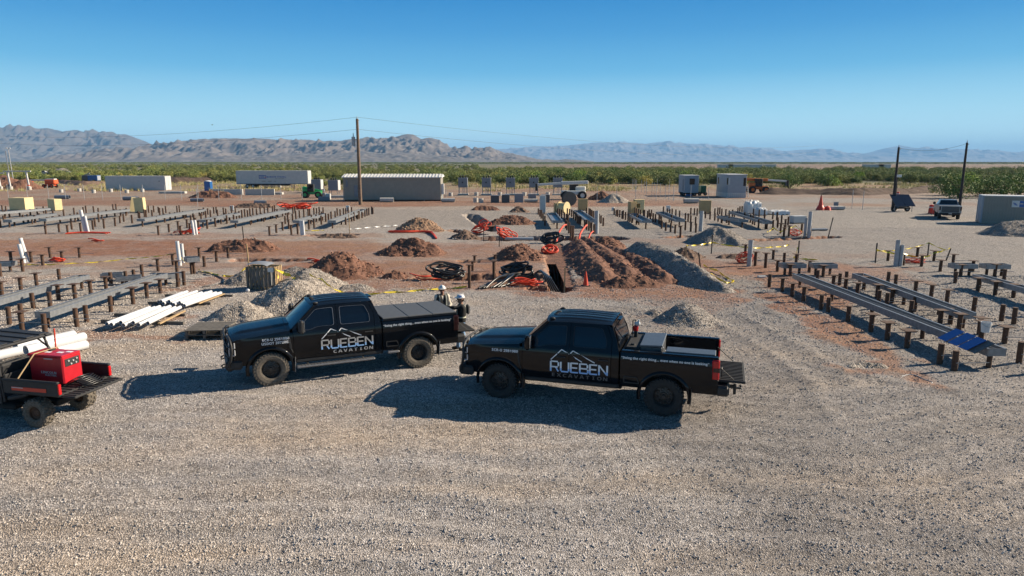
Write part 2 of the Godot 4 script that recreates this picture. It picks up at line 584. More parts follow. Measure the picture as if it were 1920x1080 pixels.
func land_height(x: float, z: float) -> float:
	var d := -z
	if d > 140.0 or d < 4.0 or absf(x) > 90.0:
		return 0.0
	var y := nz.get_noise_2d(x * 0.35, z * 0.35) * 0.045 + nz2.get_noise_2d(x * 2.1, z * 2.1) * 0.012
	if d < 24.0:   # wheel ruts that run across the foreground
		var w := z + 0.018 * x * x * 0.2 + nz2.get_noise_2d(x * 0.12, 4.0) * 0.6
		y += nz2.get_noise_2d(x * 0.10, w * 1.7) * 0.030 * smoothstep(24.0, 14.0, d)
	y += nz2.get_noise_2d(x * 5.1 + 9.0, z * 5.1) * 0.010
	for c: Array in cuts:
		var r: float = c[2]
		if minf(c[0].z, c[1].z) - r - 1.0 > z or maxf(c[0].z, c[1].z) + r + 1.0 < z:
			continue
		var q := seg_dist(Vector2(x, z), c[0], c[1]) + nz2.get_noise_2d(x * 1.7, z * 1.7) * 0.13
		if q < r + 0.25:
			y -= c[3] * smoothstep(r + 0.12, r - 0.12, q)
	var ridge := 0.0
	for c: Array in ruts:
		var q := seg_dist(Vector2(x, z), c[0], c[1]) + nz2.get_noise_2d(x * 1.1, z * 1.1) * 0.12
		if q < 0.5:
			ridge = maxf(ridge, c[2] * 0.6 * smoothstep(0.34, 0.05, q))
	y += ridge
	return y


func land_color(x: float, z: float) -> Color:
	var d := -z
	var gravel := Color(0.410, 0.382, 0.360)
	var red := Color(0.320, 0.148, 0.086)
	var brown := Color(0.350, 0.215, 0.145)
	var n1 := nz.get_noise_2d(x * 0.06, z * 0.06)
	var n2 := nz.get_noise_2d(x * 0.5 + 40.0, z * 0.5)
	if d < 62.0:
		var streak := nz.get_noise_2d(x * 0.09 + 11.0, z * 0.42)
		var k := gravel.lerp(Color(0.470, 0.385, 0.300), clampf(0.22 + n1 * 0.7 + streak * 1.0 + n2 * 0.25, 0.0, 0.85))
		k = k.lerp(Color(0.275, 0.253, 0.237), clampf(smoothstep(-1.0, 4.0, x + n1 * 18.0 + streak * 5.0) * 0.72 + n2 * 0.3 - streak * 0.3, 0.0, 0.9))
		if d < 26.0:
			var w := z + nz2.get_noise_2d(x * 0.12, 4.0) * 0.6 + 0.0036 * x * x
			k *= 1.0 + 0.16 * nz2.get_noise_2d(x * 0.06, w * 1.5) * smoothstep(26.0, 16.0, d)
		elif d > 26.0:
			k = k.lerp(Color(0.44, 0.40, 0.36).lerp(Color(0.33, 0.305, 0.28), smoothstep(-6.0, 8.0, x)), smoothstep(24.0, 32.0, d) * 0.7)
		var wx := x + nz.get_noise_2d(x * 0.4, z * 0.4 + 7.0) * 1.6
		var wz := z + nz.get_noise_2d(x * 0.4 + 31.0, z * 0.4) * 1.6
		var most := 0.0
		for s: Array in soil:
			var r: float = s[2]
			if minf(s[0].z, s[1].z) - r * 2.2 > wz or maxf(s[0].z, s[1].z) + r * 2.2 < wz:
				continue
			var q := seg_dist(Vector2(wx, wz), s[0], s[1])
			most = maxf(most, s[3] * smoothstep(r * 1.55, r * 0.65, q))
		for c: Array in cuts:
			var r: float = c[2] + 0.15
			if minf(c[0].z, c[1].z) - r - 1.0 > z or maxf(c[0].z, c[1].z) + r + 1.0 < z:
				continue
			if seg_dist(Vector2(x, z), c[0], c[1]) < r:
				most = 1.0
		var soil_color := red.lerp(Color(0.37, 0.215, 0.135), clampf(0.35 + n2 * 1.1 + n1, 0.0, 1.0))
		return k.lerp(soil_color, clampf(most * (0.95 + n2 * 0.5), 0.0, 1.0))
	if d < 190.0:
		var k := Color(0.375, 0.335, 0.295) * (1.0 + n2 * 0.12)
		var edge := d + n1 * 3.0 + x * 0.02
		k = k.lerp(Color(0.43, 0.37, 0.31), smoothstep(84.0, 86.0, edge))
		k = k.lerp(brown.lerp(red, clampf(0.25 + n1 + n2 * 0.4, 0.0, 0.8)), smoothstep(90.0, 92.5, edge))
		k = k.lerp(Color(0.385, 0.30, 0.235), smoothstep(104.0, 108.0, edge) * clampf(0.55 + n1 * 1.6, 0.0, 1.0))
		k = k.lerp(Color(0.37, 0.34, 0.305), smoothstep(20.0, 34.0, x) * smoothstep(125.0, 110.0, d) * clampf(0.75 + n1 * 1.3, 0.0, 1.0))
		k = k.lerp(Color(0.40, 0.34, 0.20).lerp(red, clampf(0.3 + n2 * 1.5, 0.0, 0.7)), smoothstep(142.0, 160.0, d + n1 * 16.0))
		return k
	var g := Color(0.190, 0.180, 0.095)
	var dry := Color(0.36, 0.31, 0.185)
	var m := nz.get_noise_2d(x * 0.012, z * 0.012 + 3.0) * 0.9 + nz2.get_noise_2d(x * 0.11, z * 0.05) * 0.4
	var k := g.lerp(dry, clampf(0.28 + m, 0.0, 1.0))
	var right := smoothstep(-0.05, 0.12, x / d + nz.get_noise_2d(0.0, z * 0.003) * 0.05)
	var field := Color(0.255, 0.175, 0.130).lerp(Color(0.38, 0.30, 0.20), clampf(0.3 + nz.get_noise_2d(x * 0.0005, z * 0.01) * 1.4, 0.0, 1.0))
	k = k.lerp(field, right * smoothstep(430.0, 520.0, d) * smoothstep(1800.0, 1300.0, d))
	k = k.lerp(Color(0.15, 0.16, 0.085), 0.6 * smoothstep(900.0, 1500.0, d) * (1.0 - right) + 0.9 * smoothstep(1400.0, 1900.0, d) * right)
	return k


func build_ground() -> void:
	var xs := []
	var s := 0.17
	var x := 0.0
	while x < 30000.0:
		xs.append(x)
		if x > 0.0:
			xs.push_front(-x)
		x += s
		if x > 40.0:
			s *= 1.09
	var ds := [-60.0, -30.0, -12.0, -4.0, 0.0, 2.0, 3.5, 5.0, 6.0]
	var d := 6.17
	s = 0.17
	while d < 30000.0:
		ds.append(d)
		d += s
		if d > 56.0:
			s *= 1.035
	var w := xs.size()
	var h := ds.size()
	var v := PackedVector3Array()
	var c := PackedColorArray()
	var n := PackedVector3Array()
	v.resize(w * h)
	c.resize(w * h)
	n.resize(w * h)
	for j in h:
		for i in w:
			var px: float = xs[i]
			var pz: float = -ds[j]
			var at := j * w + i
			v[at] = Vector3(px, land_height(px, pz), pz)
			c[at] = land_color(px, pz) * 1.6
	for j in h:
		for i in w:
			var du := v[j * w + mini(i + 1, w - 1)] - v[j * w + maxi(i - 1, 0)]
			var dv := v[mini(j + 1, h - 1) * w + i] - v[maxi(j - 1, 0) * w + i]
			n[j * w + i] = du.cross(dv).normalized()
	var idx := PackedInt32Array()
	for j in h - 1:
		for i in w - 1:
			var a := j * w + i
			for k: int in [a, a + w, a + w + 1, a, a + w + 1, a + 1]:
				idx.append(k)
	var arr := []
	arr.resize(Mesh.ARRAY_MAX)
	arr[Mesh.ARRAY_VERTEX] = v
	arr[Mesh.ARRAY_NORMAL] = n
	arr[Mesh.ARRAY_COLOR] = c
	arr[Mesh.ARRAY_INDEX] = idx
	var m := ArrayMesh.new()
	m.add_surface_from_arrays(Mesh.PRIMITIVE_TRIANGLES, arr)
	setting("ground", m, mats.ground)
	# loose stones on the gravel
	var rocks := []
	for k in 3:
		rocks.append(rock_mesh(k))
	for k in 3:
		var ts := []
		var cs := []
		for i in 60000:
			var dd := 6.5 + 29.0 * pow(rng.randf(), 1.35)
			var xx := rng.randf_range(-1.0, 1.0) * (dd * 0.80 + 2.0)
			var r := (0.007 + 0.016 * pow(rng.randf(), 3.0)) * (1.0 + 0.9 * smoothstep(14.0, 28.0, dd))
			var b := Basis.from_euler(Vector3(rng.randf() * TAU, rng.randf() * TAU, 0)).scaled(Vector3(r, r * 0.75, r * 1.2))
			ts.append(Transform3D(b, Vector3(xx, land_height(xx, -dd) + r * 0.25, -dd)))
			var base := land_color(xx, -dd)
			var q := rng.randf()
			var tone := Color(0.50, 0.465, 0.43).lerp(Color(0.22, 0.20, 0.19), q * q)
			cs.append(base.lerp(tone, 0.55) * (0.85 + 0.35 * rng.randf()))
		heap_of("gravel", rocks[k], mats.stone, ts, cs, null, "loose grey and tan stones strewn over the gravel yard", "gravel")


func rock_mesh(sd: int) -> ArrayMesh:
	var s := Shape.new()
	var r := RandomNumberGenerator.new()
	r.seed = sd + 50
	var p := []
	for q: Vector3 in [Vector3.UP, Vector3.RIGHT, Vector3.BACK, Vector3.LEFT, Vector3.FORWARD, Vector3.DOWN]:
		p.append(q * r.randf_range(0.75, 1.15) + Vector3(r.randf() - 0.5, r.randf() - 0.5, r.randf() - 0.5) * 0.35)
	for k in 4:
		s.tri(p[0], p[1 + k], p[1 + (k + 1) % 4], p[1 + k] + p[0])
		s.tri(p[5], p[1 + k], p[1 + (k + 1) % 4], p[1 + k] + p[5])
	return s.mesh()


# ---------------------------------------------------------------- mountains
func range_of(called: String, dist: float, deep: float, line: Array, step: float, rock: Color, light: Color, sd: int, rough: float, rugged := 0.2) -> void:
	var f := FastNoiseLite.new()
	f.seed = sd
	f.noise_type = FastNoiseLite.TYPE_SIMPLEX_SMOOTH
	f.fractal_type = FastNoiseLite.FRACTAL_RIDGED
	f.fractal_octaves = 5
	f.frequency = 1.0
	var x0: float = line[0].x
	var x1: float = line[-1].x
	var cols := int((x1 - x0) / step)
	var rows := 64
	var grid := []
	var colors := []
	var high := 1.0
	for p: Vector2 in line:
		high = maxf(high, p.y)
	for j in rows + 1:
		var t := float(j) / rows * 1.25   # past 1 the land falls away behind the ridge
		var row := PackedVector3Array()
		var tones := []
		for i in cols + 1:
			var x := x0 + (x1 - x0) * i / cols
			var seg := 0
			while seg < line.size() - 2 and line[seg + 1].x < x:
				seg += 1
			var u := clampf((x - line[seg].x) / maxf(line[seg + 1].x - line[seg].x, 1.0), 0.0, 1.0)
			var crest := lerpf(line[seg].y, line[seg + 1].y, u)
			var z := -dist + deep * (1.0 - t)
			var nn := f.get_noise_2d(x * rough, z * rough)          # -1..1, ridges high
			var shape := pow(minf(t, 1.0), 1.5) if t <= 1.0 else 1.0 - (t - 1.0) * 1.6
			var spur := f.get_noise_2d(x * rough * 0.55 + 50.0, z * rough * 0.28) * 0.5 + 0.5
			var y := crest * shape * lerpf(0.62 + 0.75 * spur, 1.0, smoothstep(0.72, 1.0, t))
			nn += 0.55 * f.get_noise_2d(x * rough * 2.9 + 7.0, z * rough * 1.3 + 3.0) + 0.25 * f.get_noise_2d(x * rough * 7.0, z * rough * 4.0 + 3.0)
			y += high * rugged * 0.8 * nn * smoothstep(0.0, 0.35, t) * (1.0 - 0.90 * smoothstep(0.74, 1.0, t)) * minf(crest / high * 2.0, 1.0)
			if t > 1.0:
				y = minf(y, crest * 0.98)
			row.append(Vector3(x, maxf(y, 0.0) - 3.0 + 6.0 * t, z))
			var k := rock.lerp(light, clampf(0.45 + 0.9 * f.get_noise_2d(x * rough * 2.3, z * rough * 2.3 + 9.0), 0.0, 1.0))
			tones.append(k)
		grid.append(row)
		colors.append(tones)
	var v := PackedVector3Array()
	var n := PackedVector3Array()
	var c := PackedColorArray()
	var idx := PackedInt32Array()
	var w := cols + 1
	for j in rows + 1:
		for i in w:
			v.append(grid[j][i])
			c.append(colors[j][i])
			n.append((grid[j][mini(i + 1, cols)] - grid[j][maxi(i - 1, 0)]).cross(grid[mini(j + 1, rows)][i] - grid[maxi(j - 1, 0)][i]).normalized())
	for j in rows:
		for i in cols:
			var a := j * w + i
			for k: int in [a, a + w, a + w + 1, a, a + w + 1, a + 1]:
				idx.append(k)
	var arr := []
	arr.resize(Mesh.ARRAY_MAX)
	arr[Mesh.ARRAY_VERTEX] = v
	arr[Mesh.ARRAY_NORMAL] = n
	arr[Mesh.ARRAY_COLOR] = c
	arr[Mesh.ARRAY_INDEX] = idx
	var m := ArrayMesh.new()
	m.add_surface_from_arrays(Mesh.PRIMITIVE_TRIANGLES, arr)
	setting(called, m, mats.far_land)


func build_mountains() -> void:
	range_of("mountains", 9000, 2600, [Vector2(-7630, 281), Vector2(-7000, 362), Vector2(-6582, 409), Vector2(-6309, 395), Vector2(-6225, 409), Vector2(-5964, 415), Vector2(-5797, 382), Vector2(-5696, 362), Vector2(-5589, 395), Vector2(-5456, 362), Vector2(-5319, 355), Vector2(-5215, 369), Vector2(-5115, 342), Vector2(-4977, 349), Vector2(-4878, 308), Vector2(-4747, 241), Vector2(-4548, 160), Vector2(-4281, 65), Vector2(-4079, 11)], 14, Color(0.045, 0.042, 0.042), Color(0.115, 0.098, 0.088), 4, 0.0016, 0.34)
	range_of("hills", 7600, 1300, [Vector2(-6743, 182), Vector2(-6155, 227), Vector2(-5577, 205), Vector2(-5283, 233), Vector2(-5111, 216), Vector2(-4884, 176), Vector2(-4537, 153), Vector2(-4185, 182), Vector2(-3840, 142), Vector2(-3669, 102), Vector2(-3441, 45), Vector2(-3152, 10)], 12, Color(0.075, 0.068, 0.06), Color(0.145, 0.125, 0.11), 5, 0.0016, 0.2)
	range_of("mountains", 6000, 1700, [Vector2(-3363, 18), Vector2(-3079, 100), Vector2(-2985, 127), Vector2(-2822, 154), Vector2(-2705, 172), Vector2(-2566, 199), Vector2(-2337, 194), Vector2(-2108, 194), Vector2(-1926, 176), Vector2(-1742, 185), Vector2(-1605, 167), Vector2(-1467, 176), Vector2(-1375, 194), Vector2(-1238, 176), Vector2(-1145, 199), Vector2(-1008, 203), Vector2(-938, 225), Vector2(-892, 234), Vector2(-847, 230), Vector2(-779, 190), Vector2(-710, 203), Vector2(-642, 190), Vector2(-551, 136), Vector2(-505, 104), Vector2(-414, 104), Vector2(-367, 118), Vector2(-322, 91), Vector2(-276, 104), Vector2(-161, 113), Vector2(-69, 77), Vector2(69, 55), Vector2(207, 23), Vector2(323, 5)], 9, Color(0.055, 0.047, 0.044), Color(0.150, 0.125, 0.108), 6, 0.0022, 0.24)
	range_of("hills", 4600, 600, [Vector2(-1978, 16), Vector2(-1799, 43), Vector2(-1623, 36), Vector2(-1411, 57), Vector2(-1199, 47), Vector2(-987, 71), Vector2(-846, 54), Vector2(-705, 61), Vector2(-565, 43), Vector2(-353, 29), Vector2(-212, 16), Vector2(-106, 5)], 9, Color(0.08, 0.068, 0.06), Color(0.145, 0.122, 0.105), 8, 0.003, 0.2)
	range_of("hills", 5600, 500, [Vector2(-194, 5), Vector2(-107, 60), Vector2(21, 60), Vector2(129, 39), Vector2(224, 13), Vector2(279, 22), Vector2(366, 13), Vector2(430, 22), Vector2(538, 13), Vector2(645, 5)], 9, Color(0.08, 0.068, 0.06), Color(0.15, 0.125, 0.105), 9, 0.003, 0.2)
	range_of("mountains", 24000, 6000, [Vector2(-3313, 237), Vector2(-1103, 399), Vector2(0, 435), Vector2(735, 507), Vector2(1469, 507), Vector2(2111, 561), Vector2(2752, 633), Vector2(3485, 651), Vector2(4220, 633), Vector2(4588, 597), Vector2(5044, 669), Vector2(5505, 615), Vector2(6240, 597), Vector2(6793, 543), Vector2(7067, 561), Vector2(7716, 453), Vector2(8082, 489), Vector2(8543, 453), Vector2(8824, 381), Vector2(9195, 327), Vector2(9925, 399), Vector2(10293, 399), Vector2(10571, 363), Vector2(10823, 219), Vector2(11040, 255), Vector2(11410, 237), Vector2(11691, 183), Vector2(12149, 201), Vector2(12597, 327), Vector2(12861, 453), Vector2(13366, 543), Vector2(13685, 471), Vector2(14055, 453), Vector2(14516, 435), Vector2(15439, 399), Vector2(16190, 273), Vector2(16735, 327), Vector2(17016, 291), Vector2(17294, 273), Vector2(17665, 255), Vector2(19139, 237), Vector2(20968, 309), Vector2(22839, 128)], 40, Color(0.10, 0.10, 0.10), Color(0.24, 0.21, 0.19), 10, 0.0006, 0.17)
	range_of("hills", 20000, 3000, [Vector2(13367, 2), Vector2(13969, 93), Vector2(14418, 183), Vector2(14795, 228), Vector2(15934, 304), Vector2(17478, 228), Vector2(19043, 48)], 40, Color(0.10, 0.10, 0.10), Color(0.20, 0.18, 0.17), 12, 0.0006, 0.2)
	pass

# ---------------------------------------------------------------- heaps of dirt and gravel
var heaps := [
	["red", -8.75, -35.86, 1.82, 1.32, -9.11, "steep red dirt heap with sharp peak behind the covered pickup"],
	["red", -6.54, -44.34, 2.9, 1.18, -6.39, "large dark cloddy dirt heap in front of the orange conduit run"],
	["tan", -7.95, -59.42, 2.84, 1.25, -8.1, "sandy brown dirt heap with scraped face behind the orange conduit run"],
	["red", 0.03, -65.76, 2.95, 0.95, 0.1, "red dirt heap with dark shaded side beside the far trench"],
	["red", 0.43, -42.18, 1.33, 1.01, 0.46, "small cloddy orange-brown dirt heap beside the deep trench"],
	["red", -18.3, -45.88, 3.31, 0.87, -17.62, "broad low red dirt heap behind the capped posts"],
	["red", -5.93, -34.81, 0.91, 0.46, -6.03, "low heap of dark dirt clods at the foot of the steep red heap"],
	["brown", -3.74, -53.02, 0.83, 0.75, -3.69, "small dark spoil heap with a toothed bucket edge beside it"],
	["red", 6.43, -47.25, 0.93, 0.87, 6.59, "small dark brown dirt mound at the end of the furrows"],
	["red", 5.91, -32.65, 2.01, 0.61, 5.63, "wide lobe of red dirt in front of the furrows beside the traffic cone"],
	["grey", 14.99, -50.29, 2.47, 1.37, 15.24, "grey gravel heap shaped like a cone behind the caution tape"],
	["brown", 10.89, -42.23, 0.83, 0.74, 10.75, "small brown dirt mound beside the wooden tape stake"],
	["brown", 14.06, -42.19, 1.91, 0.31, 13.78, "low brown dirt ridge below the grey gravel cone"],
	["grey", 6.88, -25.14, 0.99, 0.75, 6.58, "small dug-out grey gravel heap behind the open-bed pickup"],
	["grey", 5.64, -26.02, 0.57, 0.29, 5.53, "low scraped gravel ridge beside the dug-out heap"],
	["pale", -10.63, -25.62, 1.38, 0.74, -10.37, "pale gravel heap behind the wooden pallet"],
	["pale", -9.37, -27.88, 1.61, 1.2, -9.01, "tall pale gravel heap between the crate and the covered pickup"],
	["pale", -9.4, -31.8, 1.43, 1.05, -9.54, "pale gravel heap with a dark side crossed by yellow tape"],
	["grey", -13.14, -33.43, 1.25, 0.73, -13.05, "dark gravel heap behind the slatted crate"],
	["grey", -11.49, -36.03, 1.21, 0.47, -11.5, "grey gravel heap behind the pale heap with tape"],
	["pale", -7.37, -31.49, 1.2, 0.34, -7.24, "low gravel heap behind the roof of the covered pickup"],
	["pale", -5.43, -30.79, 0.65, 0.19, -5.46, "lowest gravel mound along the yellow tape"],
	["grey", 42.32, -56.07, 4.73, 1.29, 41.63, "dark grey gravel mound in front of the tan container"],
	["pale", 15.23, -101.1, 2.83, 1.42, 15.03, "grey gravel heap far off beside the fence posts"],
	["red", 13.75, -108.67, 1.94, 1.41, 14.13, "dark red dirt heap beside the white telehandler"],
	["red", -3.1, -84.71, 2.44, 0.64, -3.82, "long low red dirt bank on the far road"],
	["brown", 0.85, -81.32, 1.49, 0.79, 0.88, "small brown dirt heap on the far gravel pad"],
	["red", -49.32, -114.34, 5.14, 1.27, -50.26, "red dirt heap in front of the blue portable toilet"],
	["brown", -33.57, -89.45, 3.65, 0.69, -33.34, "rough brown dirt bank beside the orange conduit bundle"],
	["red", -114.79, -154.06, 3.22, 3.19, -113.03, "large red dirt bank behind the outer column of the white steel frame"],
	["red", -106.56, -150.5, 2.45, 2.45, -106.58, "dark red dirt bank behind the white steel frame"],
	["pale", -242.12, -372.78, 7.18, 2.73, -241.5, "tan gravel mound among the parked vehicles"],
	["brown", -13.6, -53.78, 2.21, 0.39, -13.89, "grey-brown dirt bank beside the survey stake"],
	["pale", 10.38, -19.34, 0.94, 0.15, 10.23, "small low gravel hump in front of the trough with blue panels"],
]
var heap_tone := {
	"red": [Color(0.165, 0.080, 0.054), Color(0.285, 0.142, 0.090), 0.13, 0.9],
	"tan": [Color(0.33, 0.205, 0.13), Color(0.42, 0.275, 0.175), 0.09, 0.3],
	"brown": [Color(0.16, 0.105, 0.078), Color(0.27, 0.178, 0.128), 0.13, 0.6],
	"dark": [Color(0.085, 0.057, 0.044), Color(0.165, 0.108, 0.080), 0.13, 0.6],
	"grey": [Color(0.265, 0.24, 0.215), Color(0.35, 0.315, 0.28), 0.05, 0.25],
	"pale": [Color(0.36, 0.32, 0.275), Color(0.455, 0.405, 0.35), 0.06, 0.25],
}


# spine: points whose y is the height of the crest there
func heap(kind: String, spine: Array, slope: float, label: String, sd: int) -> void:
	var tone: Array = heap_tone[kind]
	var lo := Vector2(1e9, 1e9)
	var hi := Vector2(-1e9, -1e9)
	var tall := 0.0
	for p: Vector3 in spine:
		var r: float = p.y / slope * 1.25 + 0.3
		lo = lo.min(Vector2(p.x - r, p.z - r))
		hi = hi.max(Vector2(p.x + r, p.z + r))
		tall = maxf(tall, p.y)
	var mid := Vector3((lo.x + hi.x) * 0.5, 0, (lo.y + hi.y) * 0.5)
	var cells := 58
	var rows := []
	var tones := []
	var far := clampf(-mid.z / 60.0, 0.0, 1.0)
	var top := []
	var bend := 0.22 if kind in ["grey", "pale", "tan"] else 0.34
	for j in cells + 1:
		var row := PackedVector3Array()
		var tn := []
		for i in cells + 1:
			var x := lerpf(lo.x, hi.x, float(i) / cells)
			var z := lerpf(lo.y, hi.y, float(j) / cells)
			var y := -9.0
			var wx := x + nz.get_noise_2d(x * 0.7 / maxf(tall, 0.4) + sd, z * 0.7 / maxf(tall, 0.4)) * tall * bend
			var wz := z + nz.get_noise_2d(x * 0.7 / maxf(tall, 0.4) + sd + 40.0, z * 0.7 / maxf(tall, 0.4)) * tall * bend
			if spine.size() == 1:
				y = spine[0].y - slope * Vector2(wx - spine[0].x, wz - spine[0].z).length()
			for k in spine.size() - 1:
				var a := Vector2(spine[k].x, spine[k].z)
				var e := Vector2(spine[k + 1].x, spine[k + 1].z) - a
				var u := clampf((Vector2(wx, wz) - a).dot(e) / e.length_squared(), 0.0, 1.0)
				y = maxf(y, lerpf(spine[k].y, spine[k + 1].y, u) - slope * Vector2(wx, wz).distance_to(a + e * u))
			# round off the crest and let the foot run out
			y = y - 0.10 * tall * exp(-pow((tall - y) / (0.16 * tall), 2.0))
			y = (y + sqrt(y * y + 0.006 * tall)) * 0.5 - 0.035 - 0.01 * tall if y > -2.0 else -0.2
			var g: float = tone[2] * minf(tall, 1.4)
			y += (nz.get_noise_2d(x * 2.6 + sd, z * 2.6) * 0.55 + nz2.get_noise_2d(x * 6.0, z * 6.0 + sd) * 0.3 + nz2.get_noise_2d(x * 13.0, z * 13.0 + sd) * 0.2) * g * smoothstep(0.0, 0.25 * tall, y)
			row.append(Vector3(x, y, z) - mid)
			top.append(Vector3(x, y, z))
			tn.append((1.85 if kind in ["grey", "pale"] else 1.6) * (tone[0] as Color).lerp(tone[1], clampf(0.5 + nz.get_noise_2d(x * 1.3 + 5.0, z * 1.3 + sd) * 1.1, 0.0, 1.0)))
		rows.append(row)
		tones.append(tn)
	var v := PackedVector3Array()
	var n := PackedVector3Array()
	var c := PackedColorArray()
	var idx := PackedInt32Array()
	var w := cells + 1
	for j in w:
		for i in w:
			v.append(rows[j][i])
			c.append(tones[j][i])
			n.append(-(rows[j][mini(i + 1, cells)] - rows[j][maxi(i - 1, 0)]).cross(rows[mini(j + 1, cells)][i] - rows[maxi(j - 1, 0)][i]).normalized())
	for j in cells:
		for i in cells:
			var a := j * w + i
			if maxf(maxf(v[a].y, v[a + 1].y), maxf(v[a + w].y, v[a + w + 1].y)) < -0.06:
				continue
			for k: int in [a, a + 1, a + w + 1, a, a + w + 1, a + w]:
				idx.append(k)
	var arr := []
	arr.resize(Mesh.ARRAY_MAX)
	arr[Mesh.ARRAY_VERTEX] = v
	arr[Mesh.ARRAY_NORMAL] = n
	arr[Mesh.ARRAY_COLOR] = c
	arr[Mesh.ARRAY_INDEX] = idx
	var m := ArrayMesh.new()
	m.add_surface_from_arrays(Mesh.PRIMITIVE_TRIANGLES, arr)
	var gravelly := kind in ["grey", "pale"]
	var t := thing("gravel_heap" if gravelly else "dirt_heap", label, "gravel heap" if gravelly else "dirt heap", mid)
	share("surface", m, mats.crushed_stone if gravelly else mats.ground, t)
	var ts := []
	var cs := []
	var many := int((3200.0 if gravelly else 1100.0) * clampf(tall * tall, 0.25, 3.0) * (1.0 if mid.z > -70.0 else 0.25))
	for i in many:
		var p: Vector3 = top[rng.randi() % top.size()]
		if p.y < 0.02:
			continue
		var r := (0.016 + 0.020 * pow(rng.randf(), 2.0)) if gravelly else (0.02 + 0.075 * pow(rng.randf(), 4.0))
		r *= 0.7 + 0.6 * far
		p += Vector3(rng.randf_range(-0.06, 0.06), r * 0.25, rng.randf_range(-0.06, 0.06)) - mid
		ts.append(Transform3D(Basis.from_euler(Vector3(rng.randf() * TAU, rng.randf() * TAU, 0)).scaled(Vector3(r, r * 0.8, r * 1.15)), p))
		cs.append((tone[0] as Color).lerp(tone[1], rng.randf()) * (0.55 + 0.85 * rng.randf()))
	heap_of("stones" if gravelly else "clods", rock_mesh(1), mats.stone, ts, cs, t)


func build_heaps() -> void:
	var sd := 0
	for h: Array in heaps:
		sd += 13
		var spine := [Vector3(h[5], h[4] * 1.08, h[2])]
		if h[3] > 1.4 * h[4]:   # wider than a cone would be: a short ridge
			var more: float = h[3] - h[4] * 1.45
			spine = [Vector3(lerpf(h[1] - more, h[5], 0.3), h[4] * 0.82, h[2] + 0.2), Vector3(h[5], h[4] * 1.06, h[2]), Vector3(lerpf(h[1] + more, h[5], 0.3), h[4] * 0.80, h[2] + 0.1)]
		heap(h[0], spine, 0.60 if h[0] in ["grey", "pale"] else 0.66, h[6], sd)
	heap("grey", [Vector3(8.05, 0, -42.01) + Vector3(0, 1.28, 0), Vector3(8.82, 0, -38.51) + Vector3(0, 1.15, 0), Vector3(9.18, 0, -34.06) + Vector3(0, 0.85, 0), Vector3(9.67, 0, -31.02) + Vector3(0, 0.42, 0)], 0.66, "long dark grey gravel heap sloping down from a peak beside the furrows", 400)
	heap("red", [Vector3(4.67, 0, -47.96) + Vector3(0, 0.60, 0), Vector3(4.62, 0, -38.51) + Vector3(0, 0.72, 0), Vector3(4.74, 0, -33.59) + Vector3(0, 0.5, 0)], 0.52, "red dirt ridge along the edge of the deep trench", 410)
	heap("red", [Vector3(5.33, 0, -49.23) + Vector3(0, 0.6, 0), Vector3(5.87, 0, -40.19) + Vector3(0, 0.74, 0), Vector3(6.08, 0, -34.87) + Vector3(0, 0.5, 0)], 0.52, "middle red dirt ridge of the furrows", 420)
	heap("red", [Vector3(6.46, 0, -45.62) + Vector3(0, 0.5, 0), Vector3(7.45, 0, -38.51) + Vector3(0, 0.66, 0), Vector3(7.73, 0, -33.59) + Vector3(0, 0.4, 0)], 0.52, "red dirt ridge at the foot of the long grey gravel heap", 430)
	heap("dark", [Vector3(47.53, 0, -126.47) + Vector3(0, 1.3, 0), Vector3(54.88, 0, -126.47) + Vector3(0, 1.0, 0), Vector3(61.71, 0, -124.42) + Vector3(0, 1.4, 0), Vector3(74.96, 0, -130.78) + Vector3(0, 1.0, 0), Vector3(86.91, 0, -140.33) + Vector3(0, 1.6, 0)], 0.55, "long dark brown spoil berm in front of the shrub belt", 440)
	heap("dark", [Vector3(-117.58, 0, -214.49) + Vector3(0, 1.2, 0), Vector3(-93.96, 0, -193.06) + Vector3(0, 1.8, 0), Vector3(-84.75, 0, -203.21) + Vector3(0, 1.5, 0)], 0.5, "long red spoil bank behind the white container", 450)
	heap("brown", [Vector3(-126.02, 0, -193.06) + Vector3(0, 1.0, 0), Vector3(-108.52, 0, -175.5) + Vector3(0, 1.2, 0), Vector3(-108.69, 0, -183.86) + Vector3(0, 0.8, 0)], 0.5, "low brown bank before the blue vehicle", 460)

# ---------------------------------------------------------------- plants
func bush_crown(sd: int, wide: float, tall: float, leaves: int) -> ArrayMesh:
	var r := RandomNumberGenerator.new()
	r.seed = sd
	var s := Shape.new()
	var clumps := []
	for k in 15:
		var a := r.randf() * TAU
		var q := sqrt(r.randf()) * wide * 0.40
		clumps.append([Vector3(cos(a) * q, tall * r.randf_range(0.25, 0.84) * (1.0 - 0.35 * q / wide), sin(a) * q), wide * r.randf_range(0.13, 0.26)])
	for i in leaves:
		var cl: Array = clumps[r.randi() % clumps.size()]
		var d := Vector3(r.randfn(), r.randfn() * 0.75, r.randfn()).normalized() * pow(r.randf(), 0.45)
		var p: Vector3 = cl[0] + d * (cl[1] as float)
		p.y = maxf(p.y, 0.08)
		var e := r.randf_range(0.07, 0.17)
		var b := Basis.from_euler(Vector3(r.randf() * TAU, r.randf() * TAU, r.randf() * TAU))
		s.col = Color(0.125, 0.155, 0.040).lerp(Color(0.27, 0.29, 0.095), r.randf())
		s.tri(p + b * Vector3(-e, 0, 0), p + b * Vector3(e * 0.6, e * 0.5, 0), p + b * Vector3(e * 0.5, -e * 0.7, e * 0.3), d)
	return s.mesh()


